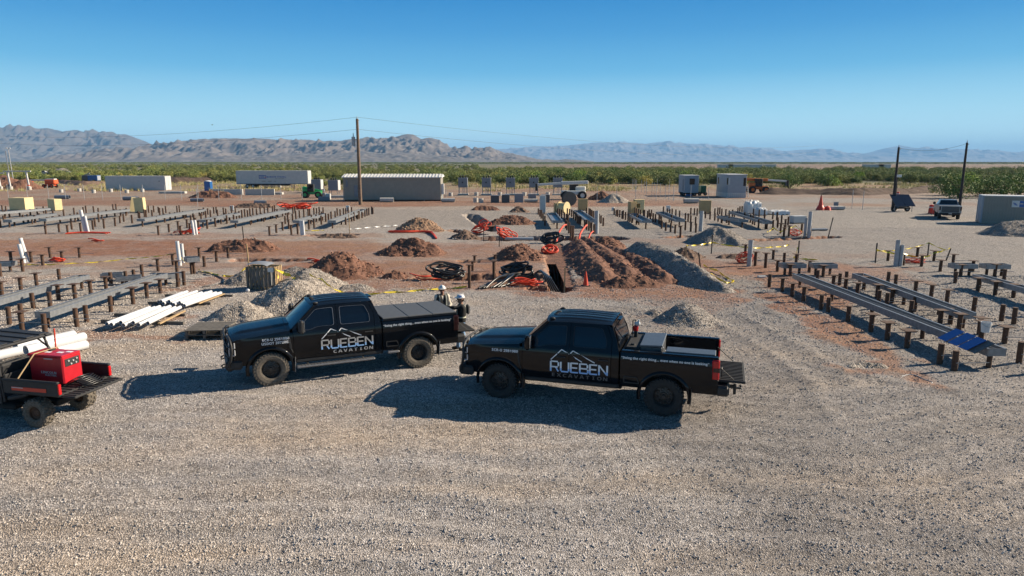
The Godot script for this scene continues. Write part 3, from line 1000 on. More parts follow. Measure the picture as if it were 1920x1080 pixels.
func bush_stems(sd: int, wide: float, tall: float) -> ArrayMesh:
	var r := RandomNumberGenerator.new()
	r.seed = sd
	var s := Shape.new()
	for k in 6:
		var a := r.randf() * TAU
		var mid := Vector3(cos(a) * wide * 0.12, tall * 0.35, sin(a) * wide * 0.12)
		var tip := Vector3(cos(a) * wide * 0.33, tall * r.randf_range(0.6, 0.8), sin(a) * wide * 0.33)
		s.cyl(Vector3(cos(a) * 0.08, -0.05, sin(a) * 0.08), mid, 0.07, 0.05, 5, false)
		s.cyl(mid, tip, 0.05, 0.02, 5, false)
	return s.mesh()


func build_plants() -> void:
	var crowns := []
	var stems := []
	for k in 5:
		var wide: float = [3.2, 4.0, 2.6, 3.6, 5.0][k]
		var tall: float = [2.2, 2.6, 1.7, 1.9, 3.0][k]
		crowns.append(bush_crown(100 + k, wide, tall, 2200))
		stems.append(bush_stems(200 + k, wide, tall))
	var tints := []
	for k in 6:
		var m: StandardMaterial3D = mats.leaf.duplicate()
		m.albedo_color = [Color(1.0, 1.0, 1.0), Color(0.8, 0.9, 0.75), Color(1.2, 1.15, 1.1), Color(0.7, 0.8, 0.85), Color(1.1, 1.2, 0.8), Color(1.35, 1.2, 1.1)][k]
		m.resource_name = "leaf_tone"
		tints.append(m)
	# the front row of the belt: shrubs that can be told apart
	var r := RandomNumberGenerator.new()
	r.seed = 21
	var spots := []
	for i in 150:
		var u := r.randf_range(-0.80, 0.80)
		var d := 168.0 + 70.0 * pow(r.randf(), 1.3)
		if u < -0.28:
			d += 40.0
		spots.append(Vector3(u * d, 0, -d))
	for p: Vector3 in [Vector3(72.8, 0, -111.73), Vector3(80.95, 0, -118.65), Vector3(80.9, 0, -113.39), Vector3(90.15, 0, -122.44), Vector3(76.86, 0, -122.44), Vector3(111.52, 0, -157.57), Vector3(12.49, 0, -249), Vector3(14.89, 0, -241.24), Vector3(37.31, 0, -257.27), Vector3(15.57, 0, -167.86), Vector3(60.9, 0, -151.37)]:
		spots.append(p)
	var kinds := ["rounded green desert shrub", "tall green desert shrub", "small green desert shrub", "low spreading desert shrub", "broad dense desert shrub"]
	var tone_words := ["", " of mid green", " of olive green", " of dark green", " of bright green", " of pale dry green"]
	for i in spots.size():
		var p: Vector3 = spots[i]
		var k := r.randi() % 5
		var q := r.randi() % 6
		var where := "in the belt of shrubs beyond the site"
		if i >= 150:
			where = "beside the tan container" if p.x > 40.0 else "standing out above the shrub belt"
			k = 4
			q = 1
		var t := thing("desert_shrub", kinds[k] + tone_words[q] + " " + where, "shrub", p, r.randf() * TAU, "desert shrubs beyond the site")
		var sc := r.randf_range(0.75, 1.25) * (1.15 if p.x > 0.0 else 0.9)
		t.scale = Vector3(sc, sc * r.randf_range(0.85, 1.1), sc)
		share("crown", crowns[k], tints[q], t)
		share("stems", stems[k], mats.bark, t)
	# the rest of the belt, a mass that runs back to the fields
	for k in 5:
		var ts := []
		var cs := []
		for i in 1500:
			var u := r.randf_range(-0.85, 0.85)
			var d := 185.0 + 260.0 * pow(r.randf(), 1.2)
			if u < -0.05:
				d = 200.0 + 900.0 * pow(r.randf(), 1.6)
			var x := u * d
			if nz.get_noise_2d(x * 0.02, d * 0.012) < -0.16:
				continue
			var sc := r.randf_range(0.6, 1.3)
			ts.append(Transform3D(Basis(Vector3.UP, r.randf() * TAU).scaled(Vector3(sc, sc * r.randf_range(0.8, 1.1), sc)), Vector3(x, 0, -d)))
			var g := r.randf_range(0.75, 1.2)
			cs.append(Color(g * r.randf_range(0.9, 1.15), g, g * r.randf_range(0.8, 1.0)))
		heap_of("shrubland", crowns[k], mats.leaf, ts, cs, null, "belt of green desert scrub stretching back to the mountains", "shrubland")
	# scrub so far off that it is a dark line
	var ts := []
	var cs := []
	for i in 2600:
		var d := 1450.0 + 1500.0 * r.randf()
		var sc := r.randf_range(1.0, 1.9)
		ts.append(Transform3D(Basis(Vector3.UP, r.randf() * TAU).scaled(Vector3(sc * 3.0, sc * 1.2, sc * 3.0)), Vector3(r.randf_range(-0.85, 0.85) * d, 0, -d)))
		cs.append(Color(0.7, 0.75, 0.7))
	heap_of("shrubland", bush_crown(300, 4.0, 2.4, 500), mats.leaf, ts, cs, null, "far dark line of desert trees along the horizon", "shrubland")
	# dry grass
	var g := Shape.new()
	for k in 9:
		var a := r.randf() * TAU
		var b := Vector3(cos(a), 0, sin(a)) * r.randf_range(0.0, 0.12)
		var tip := b + Vector3(cos(a) * 0.14, r.randf_range(0.25, 0.5), sin(a) * 0.14)
		var w := Vector3(-sin(a), 0, cos(a)) * 0.02
		g.tri(b - w, b + w, tip)
	var gm := g.mesh()
	ts = []
	cs = []
	for i in 14000:
		var d := 138.0 + 60.0 * r.randf()
		var x := r.randf_range(-0.8, 0.8) * d
		if x > 30.0:
			d = 104.0 + 80.0 * r.randf()
			x = r.randf_range(0.35, 0.8) * d
		if d < 128.0 or nz.get_noise_2d(x * 0.05 + 7.0, d * 0.05) < 0.08:
			continue
		var sc := r.randf_range(0.8, 2.2)
		ts.append(Transform3D(Basis(Vector3.UP, r.randf() * TAU).scaled(Vector3.ONE * sc), Vector3(x, 0, -d)))
		cs.append(Color(0.50, 0.40, 0.19).lerp(Color(0.30, 0.30, 0.11), r.randf()))
	heap_of("dry_grass", gm, mats.leaf, ts, cs, null, "pale dry grass in front of the shrub belt", "grass")

# ---------------------------------------------------------------- buildings, machines and stores on the far site
func boxed(t: Node3D, called: String, at: Vector3, size: Vector3, m: Material, turn := Basis.IDENTITY, bevel := 0.02) -> MeshInstance3D:
	var s := Shape.new()
	s.box(at, size, turn, bevel)
	return part(called, s, m, t)


func ribs(t: Node3D, called: String, n: int, a: Vector3, b: Vector3, size: Vector3, m: Material) -> void:
	var s := Shape.new()
	s.box(Vector3.ZERO, size)
	var me := s.mesh()
	for k in n:
		share(called, me, m, t, Transform3D(Basis.IDENTITY, a.lerp(b, (k + 0.5) / n)))


func simple_wheel(t: Node3D, at: Vector3, r: float, w: float, rim: Material) -> void:
	var s := Shape.new()
	s.lathe([[r * 0.5, -w * 0.5], [r * 0.93, -w * 0.5], [r, -w * 0.32], [r, w * 0.32], [r * 0.93, w * 0.5], [r * 0.5, w * 0.5]], at, Vector3.BACK, 20)
	var o := part("wheel", s, mats.tyre, t)
	s = Shape.new()
	s.lathe([[0.0, -w * 0.35], [r * 0.3, -w * 0.38], [r * 0.52, -w * 0.44], [r * 0.52, w * 0.44], [r * 0.3, w * 0.38], [0.0, w * 0.35]], at, Vector3.BACK, 16)
	part("rim", s, rim, o)


func utility_pole(base: Vector3, tall: float, r: float, m: Material, label: String, arm: bool) -> Node3D:
	var t := thing("utility_pole", label, "utility pole", base)
	var s := Shape.new()
	s.cyl(Vector3(0, -0.5, 0), Vector3(0, tall, 0), r, r * 0.68, 14)
	part("pole", s, m, t)
	s = Shape.new()
	s.cyl(Vector3(0, tall, 0), Vector3(0, tall + 0.3, 0), 0.05, 0.04, 8)
	s.cyl(Vector3(0, tall - 0.35, 0), Vector3(0.28, tall - 0.2, 0), 0.04, 0.04, 8)
	part("insulator", s, mats.grey_conduit, t)
	if arm:
		s = Shape.new()
		s.cyl(Vector3(-0.62, tall - 3.6, 0), Vector3(-0.62, tall - 2.4, 0), 0.24, 0.24, 14)
		var can := part("transformer", s, mats.grey_conduit, t)
		s = Shape.new()
		s.cyl(Vector3(-0.62, tall - 2.4, 0), Vector3(-0.60, tall - 1.9, 0), 0.06, 0.04, 8)
		s.beam(Vector3(-0.42, tall - 2.8, 0), Vector3(-0.1, tall - 2.8, 0), 0.08, 0.08)
		part("bushing", s, mats.black_plastic, can)
	return t


func wire(a: Vector3, b: Vector3, sag: float, label: String) -> void:
	var line := []
	for k in 25:
		var u := k / 24.0
		line.append(a.lerp(b, u) - a - Vector3(0, sag * 4.0 * u * (1.0 - u), 0))
	var s := Shape.new()
	s.tube(line, 0.016, 5)
	solo("power_line", s.mesh(), mats.wire, label, "power line", a)


func build_far_site() -> void:
	# --- white container
	var t := thing("storage_container", "long plain white storage container on the far dirt", "container", Vector3(-78, 0, -142.94))
	boxed(t, "walls", Vector3(0, 1.45, -1.25), Vector3(12.39, 2.9, 2.5), mats.white_steel)
	boxed(t, "roof_rail", Vector3(0, 2.92, -1.25), Vector3(12.5, 0.06, 2.56), mats.white_steel)
	boxed(t, "vent", Vector3(5.0, 1.9, 0.02), Vector3(0.35, 0.2, 0.05), mats.grey_panel)
	for k in 2:
		boxed(t, "door", Vector3(6.2 + 0.02, 1.4, -0.62 - k * 1.24), Vector3(0.05, 2.6, 1.18), mats.white_steel)
	# --- semi-trailer with a printed side
	var d := Vector3(-53.63, 0, -154.41)
	t = thing("semi_trailer", "long white semi-trailer with blue lettering on its side", "trailer", d)
	var w: float = 16.01
	boxed(t, "body", Vector3(0, 2.45, -1.3), Vector3(w, 2.85, 2.6), mats.white_steel)
	boxed(t, "bottom_rail", Vector3(0, 0.98, -1.3), Vector3(w, 0.14, 2.64), mats.grey_panel)
	boxed(t, "door", Vector3(w * 0.5 + 0.03, 2.45, -1.3), Vector3(0.06, 2.7, 2.5), mats.white_steel)
	boxed(t, "underframe", Vector3(-0.5, 0.72, -1.3), Vector3(w * 0.5, 0.35, 1.2), mats.underbody)
	for x: float in [-5.6, -4.4]:
		for z: float in [-0.3, -2.3]:
			simple_wheel(t, Vector3(x, 0.5, z), 0.5, 0.5, mats.white_steel)
	for z: float in [-0.5, -2.1]:
		boxed(t, "landing_leg", Vector3(4.2, 0.5, z), Vector3(0.14, 1.0, 0.14), mats.dull_metal)
	for q: Array in [[-2.1, 2.62, 1.6, 0.14], [-2.1, 2.0, 1.6, 0.14], [-2.83, 2.31, 0.14, 0.62], [-1.37, 2.31, 0.14, 0.62], [-2.1, 2.2, 1.0, 0.10], [-2.1, 2.42, 1.0, 0.10]]:
		boxed(t, "emblem", Vector3(q[0], q[1] + 0.2, 0.008), Vector3(q[2], q[3], 0.012), mats.blue_panel, Basis.IDENTITY, 0.0)
	put_text("lettering", t, "BORDER STATES", Vector3(0.95, 2.5, 0.012), 0.36, 1.15, mats.blue_panel, Basis.IDENTITY)
	for q: Array in [[0.9, 0.5], [1.6, 0.55], [2.3, 0.6]]:
		boxed(t, "print_line", Vector3(q[0] + 0.1, 2.12, 0.008), Vector3(q[1], 0.07, 0.012), mats.letter_grey, Basis.IDENTITY, 0.0)
	for q: Array in [[-1.9, 0.9], [-0.5, 0.8], [0.7, 0.4]]:
		boxed(t, "print_line", Vector3(q[0], 1.55, 0.008), Vector3(q[1], 0.08, 0.012), mats.letter_grey, Basis.IDENTITY, 0.0)
	boxed(t, "emblem", Vector3(-1.5, 2.42, 0.012), Vector3(0.5, 0.09, 0.012), mats.red_plastic, Basis.IDENTITY, 0.0)
	# --- tan prefabricated building
	t = thing("prefab_building", "long tan prefabricated building with a white ribbed roof", "building", Vector3(-18.11, 0, -104.13))
	w = 14.71
	boxed(t, "base_rail", Vector3(0, 0.12, -1.8), Vector3(w - 0.2, 0.24, 3.5), mats.rusty_steel)
	boxed(t, "wall", Vector3(0, 1.85, -1.8), Vector3(w, 3.3, 3.6), mats.tan_panel)
	ribs(t, "wall_seam", 14, Vector3(-w / 2, 1.85, 0.012), Vector3(w / 2, 1.85, 0.012), Vector3(0.05, 3.26, 0.02), mats.tan_panel)
	var s := Shape.new()
	s.prism(PackedVector2Array([Vector2(-0.25, 3.48), Vector2(3.85, 3.62), Vector2(3.85, 3.72), Vector2(1.8, 4.02), Vector2(-0.25, 3.58)]), -w * 0.5 - 0.2, w * 0.5 + 0.2, Transform3D(Basis(Vector3(0, 0, -1), Vector3.UP, Vector3(1, 0, 0)), Vector3.ZERO))
	var roof := part("roof", s, mats.white_roof, t)
	for k in 30:
		s = Shape.new()
		s.beam(Vector3(-w * 0.5 + (k + 0.5) * w / 30.0, 3.62, 0.24), Vector3(-w * 0.5 + (k + 0.5) * w / 30.0, 4.06, -1.8), 0.09, 0.07)
		part("roof_rib", s, mats.white_roof, roof)
	for x: float in [w * 0.5 - 3.2, w * 0.5 - 2.05]:
		s = Shape.new()
		s.cyl(Vector3(x, 2.75, 0.0), Vector3(x, 2.75, 0.08), 0.30, 0.30, 16)
		part("vent_cap", s, mats.tan_panel, t)
	for q: Array in [[-w * 0.5 + 0.55, 2.6, 0.25, 1.0], [-w * 0.5 + 1.9, 1.5, 0.5, 1.7], [-w * 0.5 + 2.6, 1.1, 0.3, 1.4]]:
		boxed(t, "wall_box", Vector3(q[0], q[1], 0.06), Vector3(q[2], q[3], 0.14), mats.grey_panel)
	boxed(t, "door", Vector3(w * 0.5 + 0.03, 1.3, -1.7), Vector3(0.06, 2.1, 0.95), mats.grey_panel)
	boxed(t, "end_cabinet", Vector3(w * 0.5 + 0.25, 1.8, -0.5), Vector3(0.4, 1.6, 0.6), mats.white_roof)
	boxed(t, "step", Vector3(w * 0.5 + 0.9, 0.15, -1.6), Vector3(1.6, 0.3, 2.2), mats.concrete)
	# --- transformer cabinets on legs
	var k := 0
	for p: Vector3 in [Vector3(-8.73, 0, -122.44), Vector3(-4.55, 0, -122.44), Vector3(-0.28, 0, -122.44), Vector3(3.89, 0, -122.44), Vector3(8.16, 0, -122.44)]:
		t = thing("switch_cabinet", ["grey switch cabinet on legs nearest the prefab building, with three black bushings", "grey switch cabinet second along the row of five on legs", "grey switch cabinet in the middle of the row of five on legs", "grey switch cabinet with a dark top edge, fourth along the row", "grey switch cabinet behind the telehandler boom"][k], "cabinet", p)
		boxed(t, "pad", Vector3(0, 0.12, -0.6), Vector3(1.9, 0.24, 1.5), mats.concrete)
		for q: Array in [[-0.70, 0.0], [0.70, 0.0], [-0.70, -1.15], [0.70, -1.15]]:
			boxed(t, "leg", Vector3(q[0], 0.78, q[1]), Vector3(0.09, 1.2, 0.09), mats.grey_panel)
		for q: float in [-0.12, 0.14, 0.34]:
			boxed(t, "riser", Vector3(q, 0.8, -0.3), Vector3(0.07, 1.2, 0.07), mats.pale_panel)
		boxed(t, "housing", Vector3(0, 2.18, -0.58), Vector3(1.62, 1.62, 1.25), mats.grey_panel)
		boxed(t, "roof_edge", Vector3(0, 3.02, -0.58), Vector3(1.74, 0.06, 1.36), mats.pale_panel)
		boxed(t, "emblem", Vector3(-0.05, 2.25, 0.06), Vector3(0.22, 0.24, 0.02), mats.black_plastic)
		for x: float in [-0.45, 0.0, 0.45]:
			for z: float in [-0.3, -0.85]:
				s = Shape.new()
				s.lathe([[0.13, 0.0], [0.15, 0.10], [0.09, 0.13], [0.14, 0.22], [0.08, 0.26], [0.13, 0.34], [0.06, 0.40], [0.03, 0.48], [0.0, 0.48]], Vector3(x, 3.05, z), Vector3.UP, 10)
				part("bushing", s, mats.black_plastic, t)
		k += 1
	k = 0
	for p: Vector3 in [Vector3(-37.18, 0, -130.78), Vector3(-32.83, 0, -126.47)]:
		t = thing("switch_cabinet", ["grey cabinet with a white end between the trailer and the building", "grey cabinet close behind the end of the tan building"][k], "cabinet", p)
		boxed(t, "housing", Vector3(0, 1.6, -0.9), Vector3(1.8, 1.9, 1.8), mats.grey_panel)
		boxed(t, "end_wall", Vector3(0.93, 1.6, -0.9), Vector3(0.05, 1.8, 1.7), mats.white_steel)
		for q: Array in [[-0.7, -0.2], [0.7, -0.2], [-0.7, -1.6], [0.7, -1.6]]:
			boxed(t, "leg", Vector3(q[0], 0.35, q[1]), Vector3(0.1, 0.7, 0.1), mats.grey_panel)
		for x: float in [-0.4, 0.0, 0.4]:
			s = Shape.new()
			s.lathe([[0.15, 0.0], [0.18, 0.12], [0.10, 0.16], [0.16, 0.28], [0.05, 0.42], [0.0, 0.42]], Vector3(x, 2.55, -0.6), Vector3.UP, 10)
			part("bushing", s, mats.black_plastic, t)
		k += 1
	# --- ground boxes before the cabinets
	k = 0
	for q: Array in [[Vector3(-2.49, 0, -100.05), 1.2, 1.0, 0], [Vector3(-0.93, 0, -100.05), 1.15, 1.1, 0], [Vector3(1.01, 0, -100.05), 1.3, 1.2, 1], [Vector3(3.07, 0, -104.13), 1.2, 1.0, 1], [Vector3(4.89, 0, -100.05), 1.2, 1.1, 0]]:
		t = thing("ground_box", ["dark open junction box on the dirt, first of the row", "dark junction box on the dirt, second of the row", "grey-green junction box in the middle of the row", "ribbed grey junction box with slats", "dark junction box behind the white slab"][k], "junction box", q[0])
		boxed(t, "walls", Vector3(0, q[2] * 0.5, -0.5), Vector3(q[1], q[2], 1.0), [mats.bed_cover, mats.grey_panel][q[3]])
		boxed(t, "lid", Vector3(0, q[2] + 0.03, -0.5), Vector3(q[1] + 0.08, 0.06, 1.08), mats.grey_panel)
		k += 1
	# --- portable toilet
	t = thing("portable_toilet", "blue portable toilet with a white domed roof", "portable toilet", Vector3(-62.03, 0, -140.33))
	boxed(t, "walls", Vector3(0, 0.95, -0.6), Vector3(1.25, 1.9, 1.2), mats.machine_blue, Basis.IDENTITY, 0.05)
	s = Shape.new()
	s.sphere(Vector3(0, 1.9, -0.6), Vector3(0.68, 0.22, 0.66), 16, 6, 0.0)
	part("roof", s, mats.white_plastic, t)
	boxed(t, "door", Vector3(0, 0.95, 0.02), Vector3(0.8, 1.65, 0.05), mats.blue_panel)
	# --- low concrete foundation
	t = thing("concrete_foundation", "low white concrete foundation wall in front of the lettered trailer", "foundation", Vector3(-44.88, 0, -122.44))
	boxed(t, "wall", Vector3(0, 0.55, -0.2), Vector3(5.03, 1.1, 0.35), mats.concrete, Basis(Vector3.UP, 0.12))
	boxed(t, "side_wall", Vector3(-5.0, 0.55, -0.9), Vector3(3.42, 1.0, 0.35), mats.concrete, Basis(Vector3.UP, -0.05))
	k = 0
	for q: Array in [[Vector3(-63.56, 0, -128.59), 48.0, "low grey concrete slab edge beside the white container"], [Vector3(-59.97, 0, -140.33), 36.0, "low white kerb behind the portable toilet"], [Vector3(-43.1, 0, -124.42), 30.0, "dark low slab beside the white foundation wall"], [Vector3(-28.14, 0, -113.39), 40.0, "low pale slab between the green loader and the tan building"]]:
		t = thing("concrete_slab", q[2], "slab", q[0])
		boxed(t, "slab", Vector3(0, 0.2, -0.5), Vector3(q[1] / 1280.0 * 130.0, 0.4, 1.0), mats.concrete)
		k += 1
	# --- telehandlers
	telehandler(Vector3(-32.89, 0, -113.39), 0.12, mats.machine_green, "green skid loader with a lowered arm beside the tan building", 1.0, true)
	telehandler(Vector3(-38.43, 0, -122.44) + Vector3(0, 0, -12), 0.1, mats.machine_green, "second green loader half hidden behind the grey cabinet", 0.8, true)
	telehandler(Vector3(9.69, 0, -108.57), 3.14, mats.machine_white, "white telehandler with its boom stretched towards the cabinets", 1.25, false)
	telehandler(Vector3(46.6, 0, -130.78), 0.0, mats.orange_paint, "orange telehandler with a low boom beside the far shed", 1.2, false)
	# --- sheds
	t = thing("site_office", "small grey site office on a trailer frame with one window", "shed", Vector3(30.91, 0, -118.65))
	boxed(t, "walls", Vector3(0, 2.05, -2.2), Vector3(2.39, 2.95, 4.4), mats.pale_panel)
	boxed(t, "window", Vector3(0.05, 2.5, 0.02), Vector3(0.9, 1.0, 0.06), mats.tinted_glass)
	boxed(t, "roof", Vector3(0, 3.55, -2.2), Vector3(2.48, 0.06, 4.5), mats.white_roof)
	boxed(t, "door", Vector3(-1.2 - 0.02, 1.9, -1.2), Vector3(0.06, 2.0, 0.9), mats.grey_panel)
	boxed(t, "frame", Vector3(0, 0.48, -2.2), Vector3(2.2, 0.16, 4.8), mats.underbody)
	for z: float in [-1.6, -2.6]:
		for x: float in [-1.0, 1.0]:
			simple_wheel(t, Vector3(x, 0.36, z), 0.36, 0.22, mats.dull_metal)
	boxed(t, "skirt", Vector3(-0.4, 0.3, -0.1), Vector3(1.1, 0.5, 0.1), mats.machine_blue)
	t = thing("site_office", "larger grey site office with pale blue skirting and narrow windows", "shed", Vector3(37.02, 0, -113.39))
	w = 2.99
	boxed(t, "walls", Vector3(0, 2.25, -3.2), Vector3(w, 2.95, 6.4), mats.pale_panel)
	boxed(t, "skirting", Vector3(0, 0.4, -3.2), Vector3(w + 0.06, 0.8, 6.46), mats.white_steel)
	ribs(t, "skirting_seam", 9, Vector3(-w / 2, 0.4, 0.05), Vector3(w / 2, 0.4, 0.05), Vector3(0.04, 0.78, 0.03), mats.pale_panel)
	boxed(t, "roof", Vector3(0, 3.78, -3.2), Vector3(w + 0.2, 0.1, 6.6), mats.white_roof)
	for q: Array in [[w * 0.5 - 0.3, 0.02]]:
		boxed(t, "window", Vector3(q[0], 2.6, q[1]), Vector3(0.4, 1.3, 0.06), mats.tinted_glass)
	for z: float in [-0.35, -5.4]:
		boxed(t, "window", Vector3(-w * 0.5 - 0.02, 2.7, z), Vector3(0.06, 1.1, 0.5), mats.tinted_glass)
	boxed(t, "window_frame", Vector3(-w * 0.5 + 0.16, 2.7, 0.02), Vector3(0.22, 1.1, 0.05), mats.white_steel)
	t = thing("step_ladder", "white folding step ladder standing beside the larger site office", "ladder", Vector3(38.69, 0, -113.39))
	for x: float in [-0.26, 0.26]:
		s = Shape.new()
		s.beam(Vector3(x * 1.3, 0, 0.0), Vector3(x * 0.8, 1.95, -0.35), 0.06, 0.06)
		s.beam(Vector3(x * 1.5, 0, -0.75), Vector3(x * 0.8, 1.95, -0.38), 0.05, 0.05)
		part("rail", s, mats.white_steel, t)
	for i in 6:
		boxed(t, "rung", Vector3(0, 0.28 + i * 0.3, -0.05 - i * 0.054), Vector3(0.62 - i * 0.035, 0.05, 0.1), mats.white_steel)
	t = thing("generator", "dark green generator on small wheels between the two site offices", "generator", Vector3(33.44, 0, -120.52))
	boxed(t, "housing", Vector3(0, 1.15, -0.6), Vector3(0.95, 1.15, 1.7), mats.dark_green)
	boxed(t, "chassis", Vector3(0, 0.45, -0.6), Vector3(1.1, 0.16, 1.9), mats.underbody)
	for x: float in [-0.5, 0.5]:
		simple_wheel(t, Vector3(x, 0.33, -0.4), 0.33, 0.2, mats.dull_metal)
	# --- pipes and culverts lying about
	k = 0
	for q: Array in [[Vector3(-73.13, 0, -110.13), Vector3(-70.83, 0, -110.13), 0.32, 0], [Vector3(-60.06, 0, -106.3), Vector3(-57.75, 0, -106.3), 0.30, 0], [Vector3(-48.01, 0, -102.73), Vector3(-46.1, 0, -102.73), 0.25, 0], [Vector3(-35.6, 0, -95.07), Vector3(-34.05, 0, -95.07), 0.32, 0], [Vector3(-19.44, 0, -101.37), Vector3(-17.47, 0, -101.37), 0.33, 1], [Vector3(-10.39, 0, -101.37), Vector3(-8.42, 0, -101.37), 0.3, 1], [Vector3(1.81, 0, -101.37), Vector3(3.78, 0, -101.37), 0.25, 1], [Vector3(24.7, 0, -98.75), Vector3(26.77, 0, -98.75), 0.36, 1]]:
		rigid_pipe("culvert_pipe", q[0] + Vector3(0, q[2], 0), q[1] + Vector3(0, q[2], 0), q[2], [mats.grey_panel, mats.concrete][q[3]], ["dark culvert pipe on the dirt above the upright tan box", "dark culvert pipe before the white container", "grey culvert pipe below the red far heap", "dark culvert pipe on the rough brown bank", "pale culvert pipe at the foot of the tan building", "pale culvert pipe at the end of the tan building", "thin pale pipe before the junction boxes", "grey culvert pipe before the small site office"][k], "")
		k += 1
	# --- concrete footings
	k = 0
	for p: Vector3 in [Vector3(-87.07, 0, -133.04), Vector3(-86.54, 0, -137.82), Vector3(-79.42, 0, -130.78), Vector3(-78.84, 0, -135.39), Vector3(-73.14, 0, -130.78), Vector3(-72.65, 0, -135.39), Vector3(-10.58, 0, -118.65), Vector3(-6.26, 0, -120.52), Vector3(-2.15, 0, -120.52), Vector3(2.15, 0, -120.52), Vector3(6.26, 0, -120.52), Vector3(-4.51, 0, -100.05), Vector3(-5.35, 0, -101.37)]:
		t = thing("concrete_footing", "short round concrete footing on the dirt " + ("before the white container" if k < 6 else "before the switch cabinets"), "footing", p, 0.0, "footings before the white container" if k < 6 else "footings before the switch cabinets")
		s = Shape.new()
		s.cyl(Vector3(0, -0.1, 0), Vector3(0, 0.62, 0), 0.36, 0.36, 14)
		part("pier", s, mats.concrete, t)
		s = Shape.new()
		for q: Array in [[0.15, 0.15], [-0.15, 0.15], [0.15, -0.15], [-0.15, -0.15]]:
			s.cyl(Vector3(q[0], 0.6, q[1]), Vector3(q[0], 0.72, q[1]), 0.02, 0.02, 6)
		part("anchor_bolts", s, mats.dull_metal, t)
		k += 1
	# --- white steel frame at the far left
	t = thing("steel_portal", "white galvanised steel portal frame on concrete footings", "steel frame", Vector3(-103.93, 0, -145.64))
	for x: float in [-2.0, 1.95, -4.1]:
		s = Shape.new()
		s.beam(Vector3(x, 0.7, 0), Vector3(x - 0.25, 3.75, 0), 0.28, 0.28, 0.02)
		part("column", s, mats.white_steel, t)
		s = Shape.new()
		s.cyl(Vector3(x, -0.1, 0), Vector3(x, 0.7, 0), 0.42, 0.42, 14)
		part("footing", s, mats.concrete, t)
	boxed(t, "top_beam", Vector3(-0.2, 3.88, 0), Vector3(5.8, 0.24, 0.26), mats.white_steel)
	boxed(t, "side_beam", Vector3(-4.4, 3.5, 0.3), Vector3(3.4, 0.24, 0.26), mats.white_steel)
	# --- mast with a camera
	t = thing("light_mast", "thin pale mast with small lamps behind the white steel frame", "mast", Vector3(-132.7, 0, -183.86))
	s = Shape.new()
	s.cyl(Vector3.ZERO, Vector3(-0.3, 9.3, 0), 0.13, 0.09, 8)
	part("mast", s, mats.grey_conduit, t)
	for x: float in [-0.7, 0.1]:
		boxed(t, "lamp_head", Vector3(x, 9.35, 0), Vector3(0.35, 0.3, 0.2), mats.white_plastic)
	t = thing("light_mast", "dark thin mast beside the pale one", "mast", Vector3(-133.55, 0, -183.86))
	s = Shape.new()
	s.cyl(Vector3.ZERO, Vector3(-0.2, 8.6, 0), 0.12, 0.09, 8)
	part("mast", s, mats.grey_panel, t)
	# --- orange boom lift, blue machine, parked vehicles
	t = thing("boom_lift", "faded orange boom lift with a horizontal arm", "boom lift", Vector3(-105.3, 0, -157.57))
	boxed(t, "counterweight", Vector3(0.2, 1.35, 0), Vector3(2.3, 1.0, 1.6), mats.machine_orange, Basis.IDENTITY, 0.15)
	boxed(t, "chassis", Vector3(-0.2, 0.65, 0), Vector3(2.0, 0.4, 1.5), mats.machine_orange)
	boxed(t, "arm", Vector3(-2.3, 1.72, 0), Vector3(4.4, 0.3, 0.3), mats.machine_white)
	boxed(t, "arm_base", Vector3(0.2, 1.92, 0), Vector3(2.0, 0.24, 1.0), mats.machine_white)
	boxed(t, "basket", Vector3(-4.8, 0.9, 0), Vector3(1.0, 1.1, 1.2), mats.red_plastic)
	for x: float in [-1.1, 0.7]:
		for z: float in [-0.8, 0.8]:
			simple_wheel(t, Vector3(x, 0.42, z), 0.42, 0.3, mats.machine_orange)
	t = thing("work_vehicle", "dark blue boxy work vehicle with a pale end panel", "vehicle", Vector3(-118.12, 0, -193.06))
	boxed(t, "box", Vector3(0.9, 1.35, -0.9), Vector3(2.6, 1.5, 1.8), mats.machine_blue)
	boxed(t, "end_panel", Vector3(2.25, 1.35, -0.9), Vector3(0.06, 1.3, 1.6), mats.pale_panel)
	boxed(t, "cab", Vector3(-1.3, 1.3, -0.9), Vector3(1.7, 1.7, 1.7), mats.bed_cover, Basis.IDENTITY, 0.15)
	boxed(t, "arm", Vector3(-1.0, 2.3, -0.9), Vector3(1.6, 0.3, 0.3), mats.dull_metal, Basis(Vector3.BACK, 0.4))
	for x: float in [-1.4, 1.3]:
		for z: float in [-0.1, -1.7]:
			simple_wheel(t, Vector3(x, 0.45, z), 0.45, 0.3, mats.dull_metal)
	far_pickup(Vector3(-203.57, 0, -296.67), 0.1, mats.white_steel, "white pickup parked behind the steel frame", 1.0)
	far_pickup(Vector3(-205.45, 0, -308.47) + Vector3(0, 0, -8), 0.1, mats.white_steel, "white car parked behind the tan gravel mound", 0.8)
	far_pickup(Vector3(45.04, 0, -70.42), PI / 2 - 0.46, mats.silver_paint, "silver pickup seen from behind beside the tan container", 1.0)
	# --- fence posts, each on its own
	s = Shape.new()
	s.cyl(Vector3(0, -0.2, 0), Vector3(0, 2.35, 0), 0.035, 0.035, 8)
	var fp := s.mesh()
	var spots := []
	for i in 23:
		spots.append(Vector3(-80.17, 0, -109.34).lerp(Vector3(-10.1, 0, -104.13), i / 22.0) + Vector3(rng.randf_range(-0.4, 0.4), 0, rng.randf_range(-0.3, 0.3)))
	for i in spots.size():
		solo("fence_post", fp, mats.grey_conduit, "thin bare fence post in the row before the far containers", "fence post", spots[i], 0.0, "bare fence posts before the containers")
	spots = []
	for i in 7:
		spots.append(Vector3(12.04, 0, -98.75).lerp(Vector3(31.17, 0, -108.57), i / 6.0))
	for i in 12:
		spots.append(Vector3(24.89, 0, -142.94).lerp(Vector3(24.09, 0, -102.73), i / 11.0))
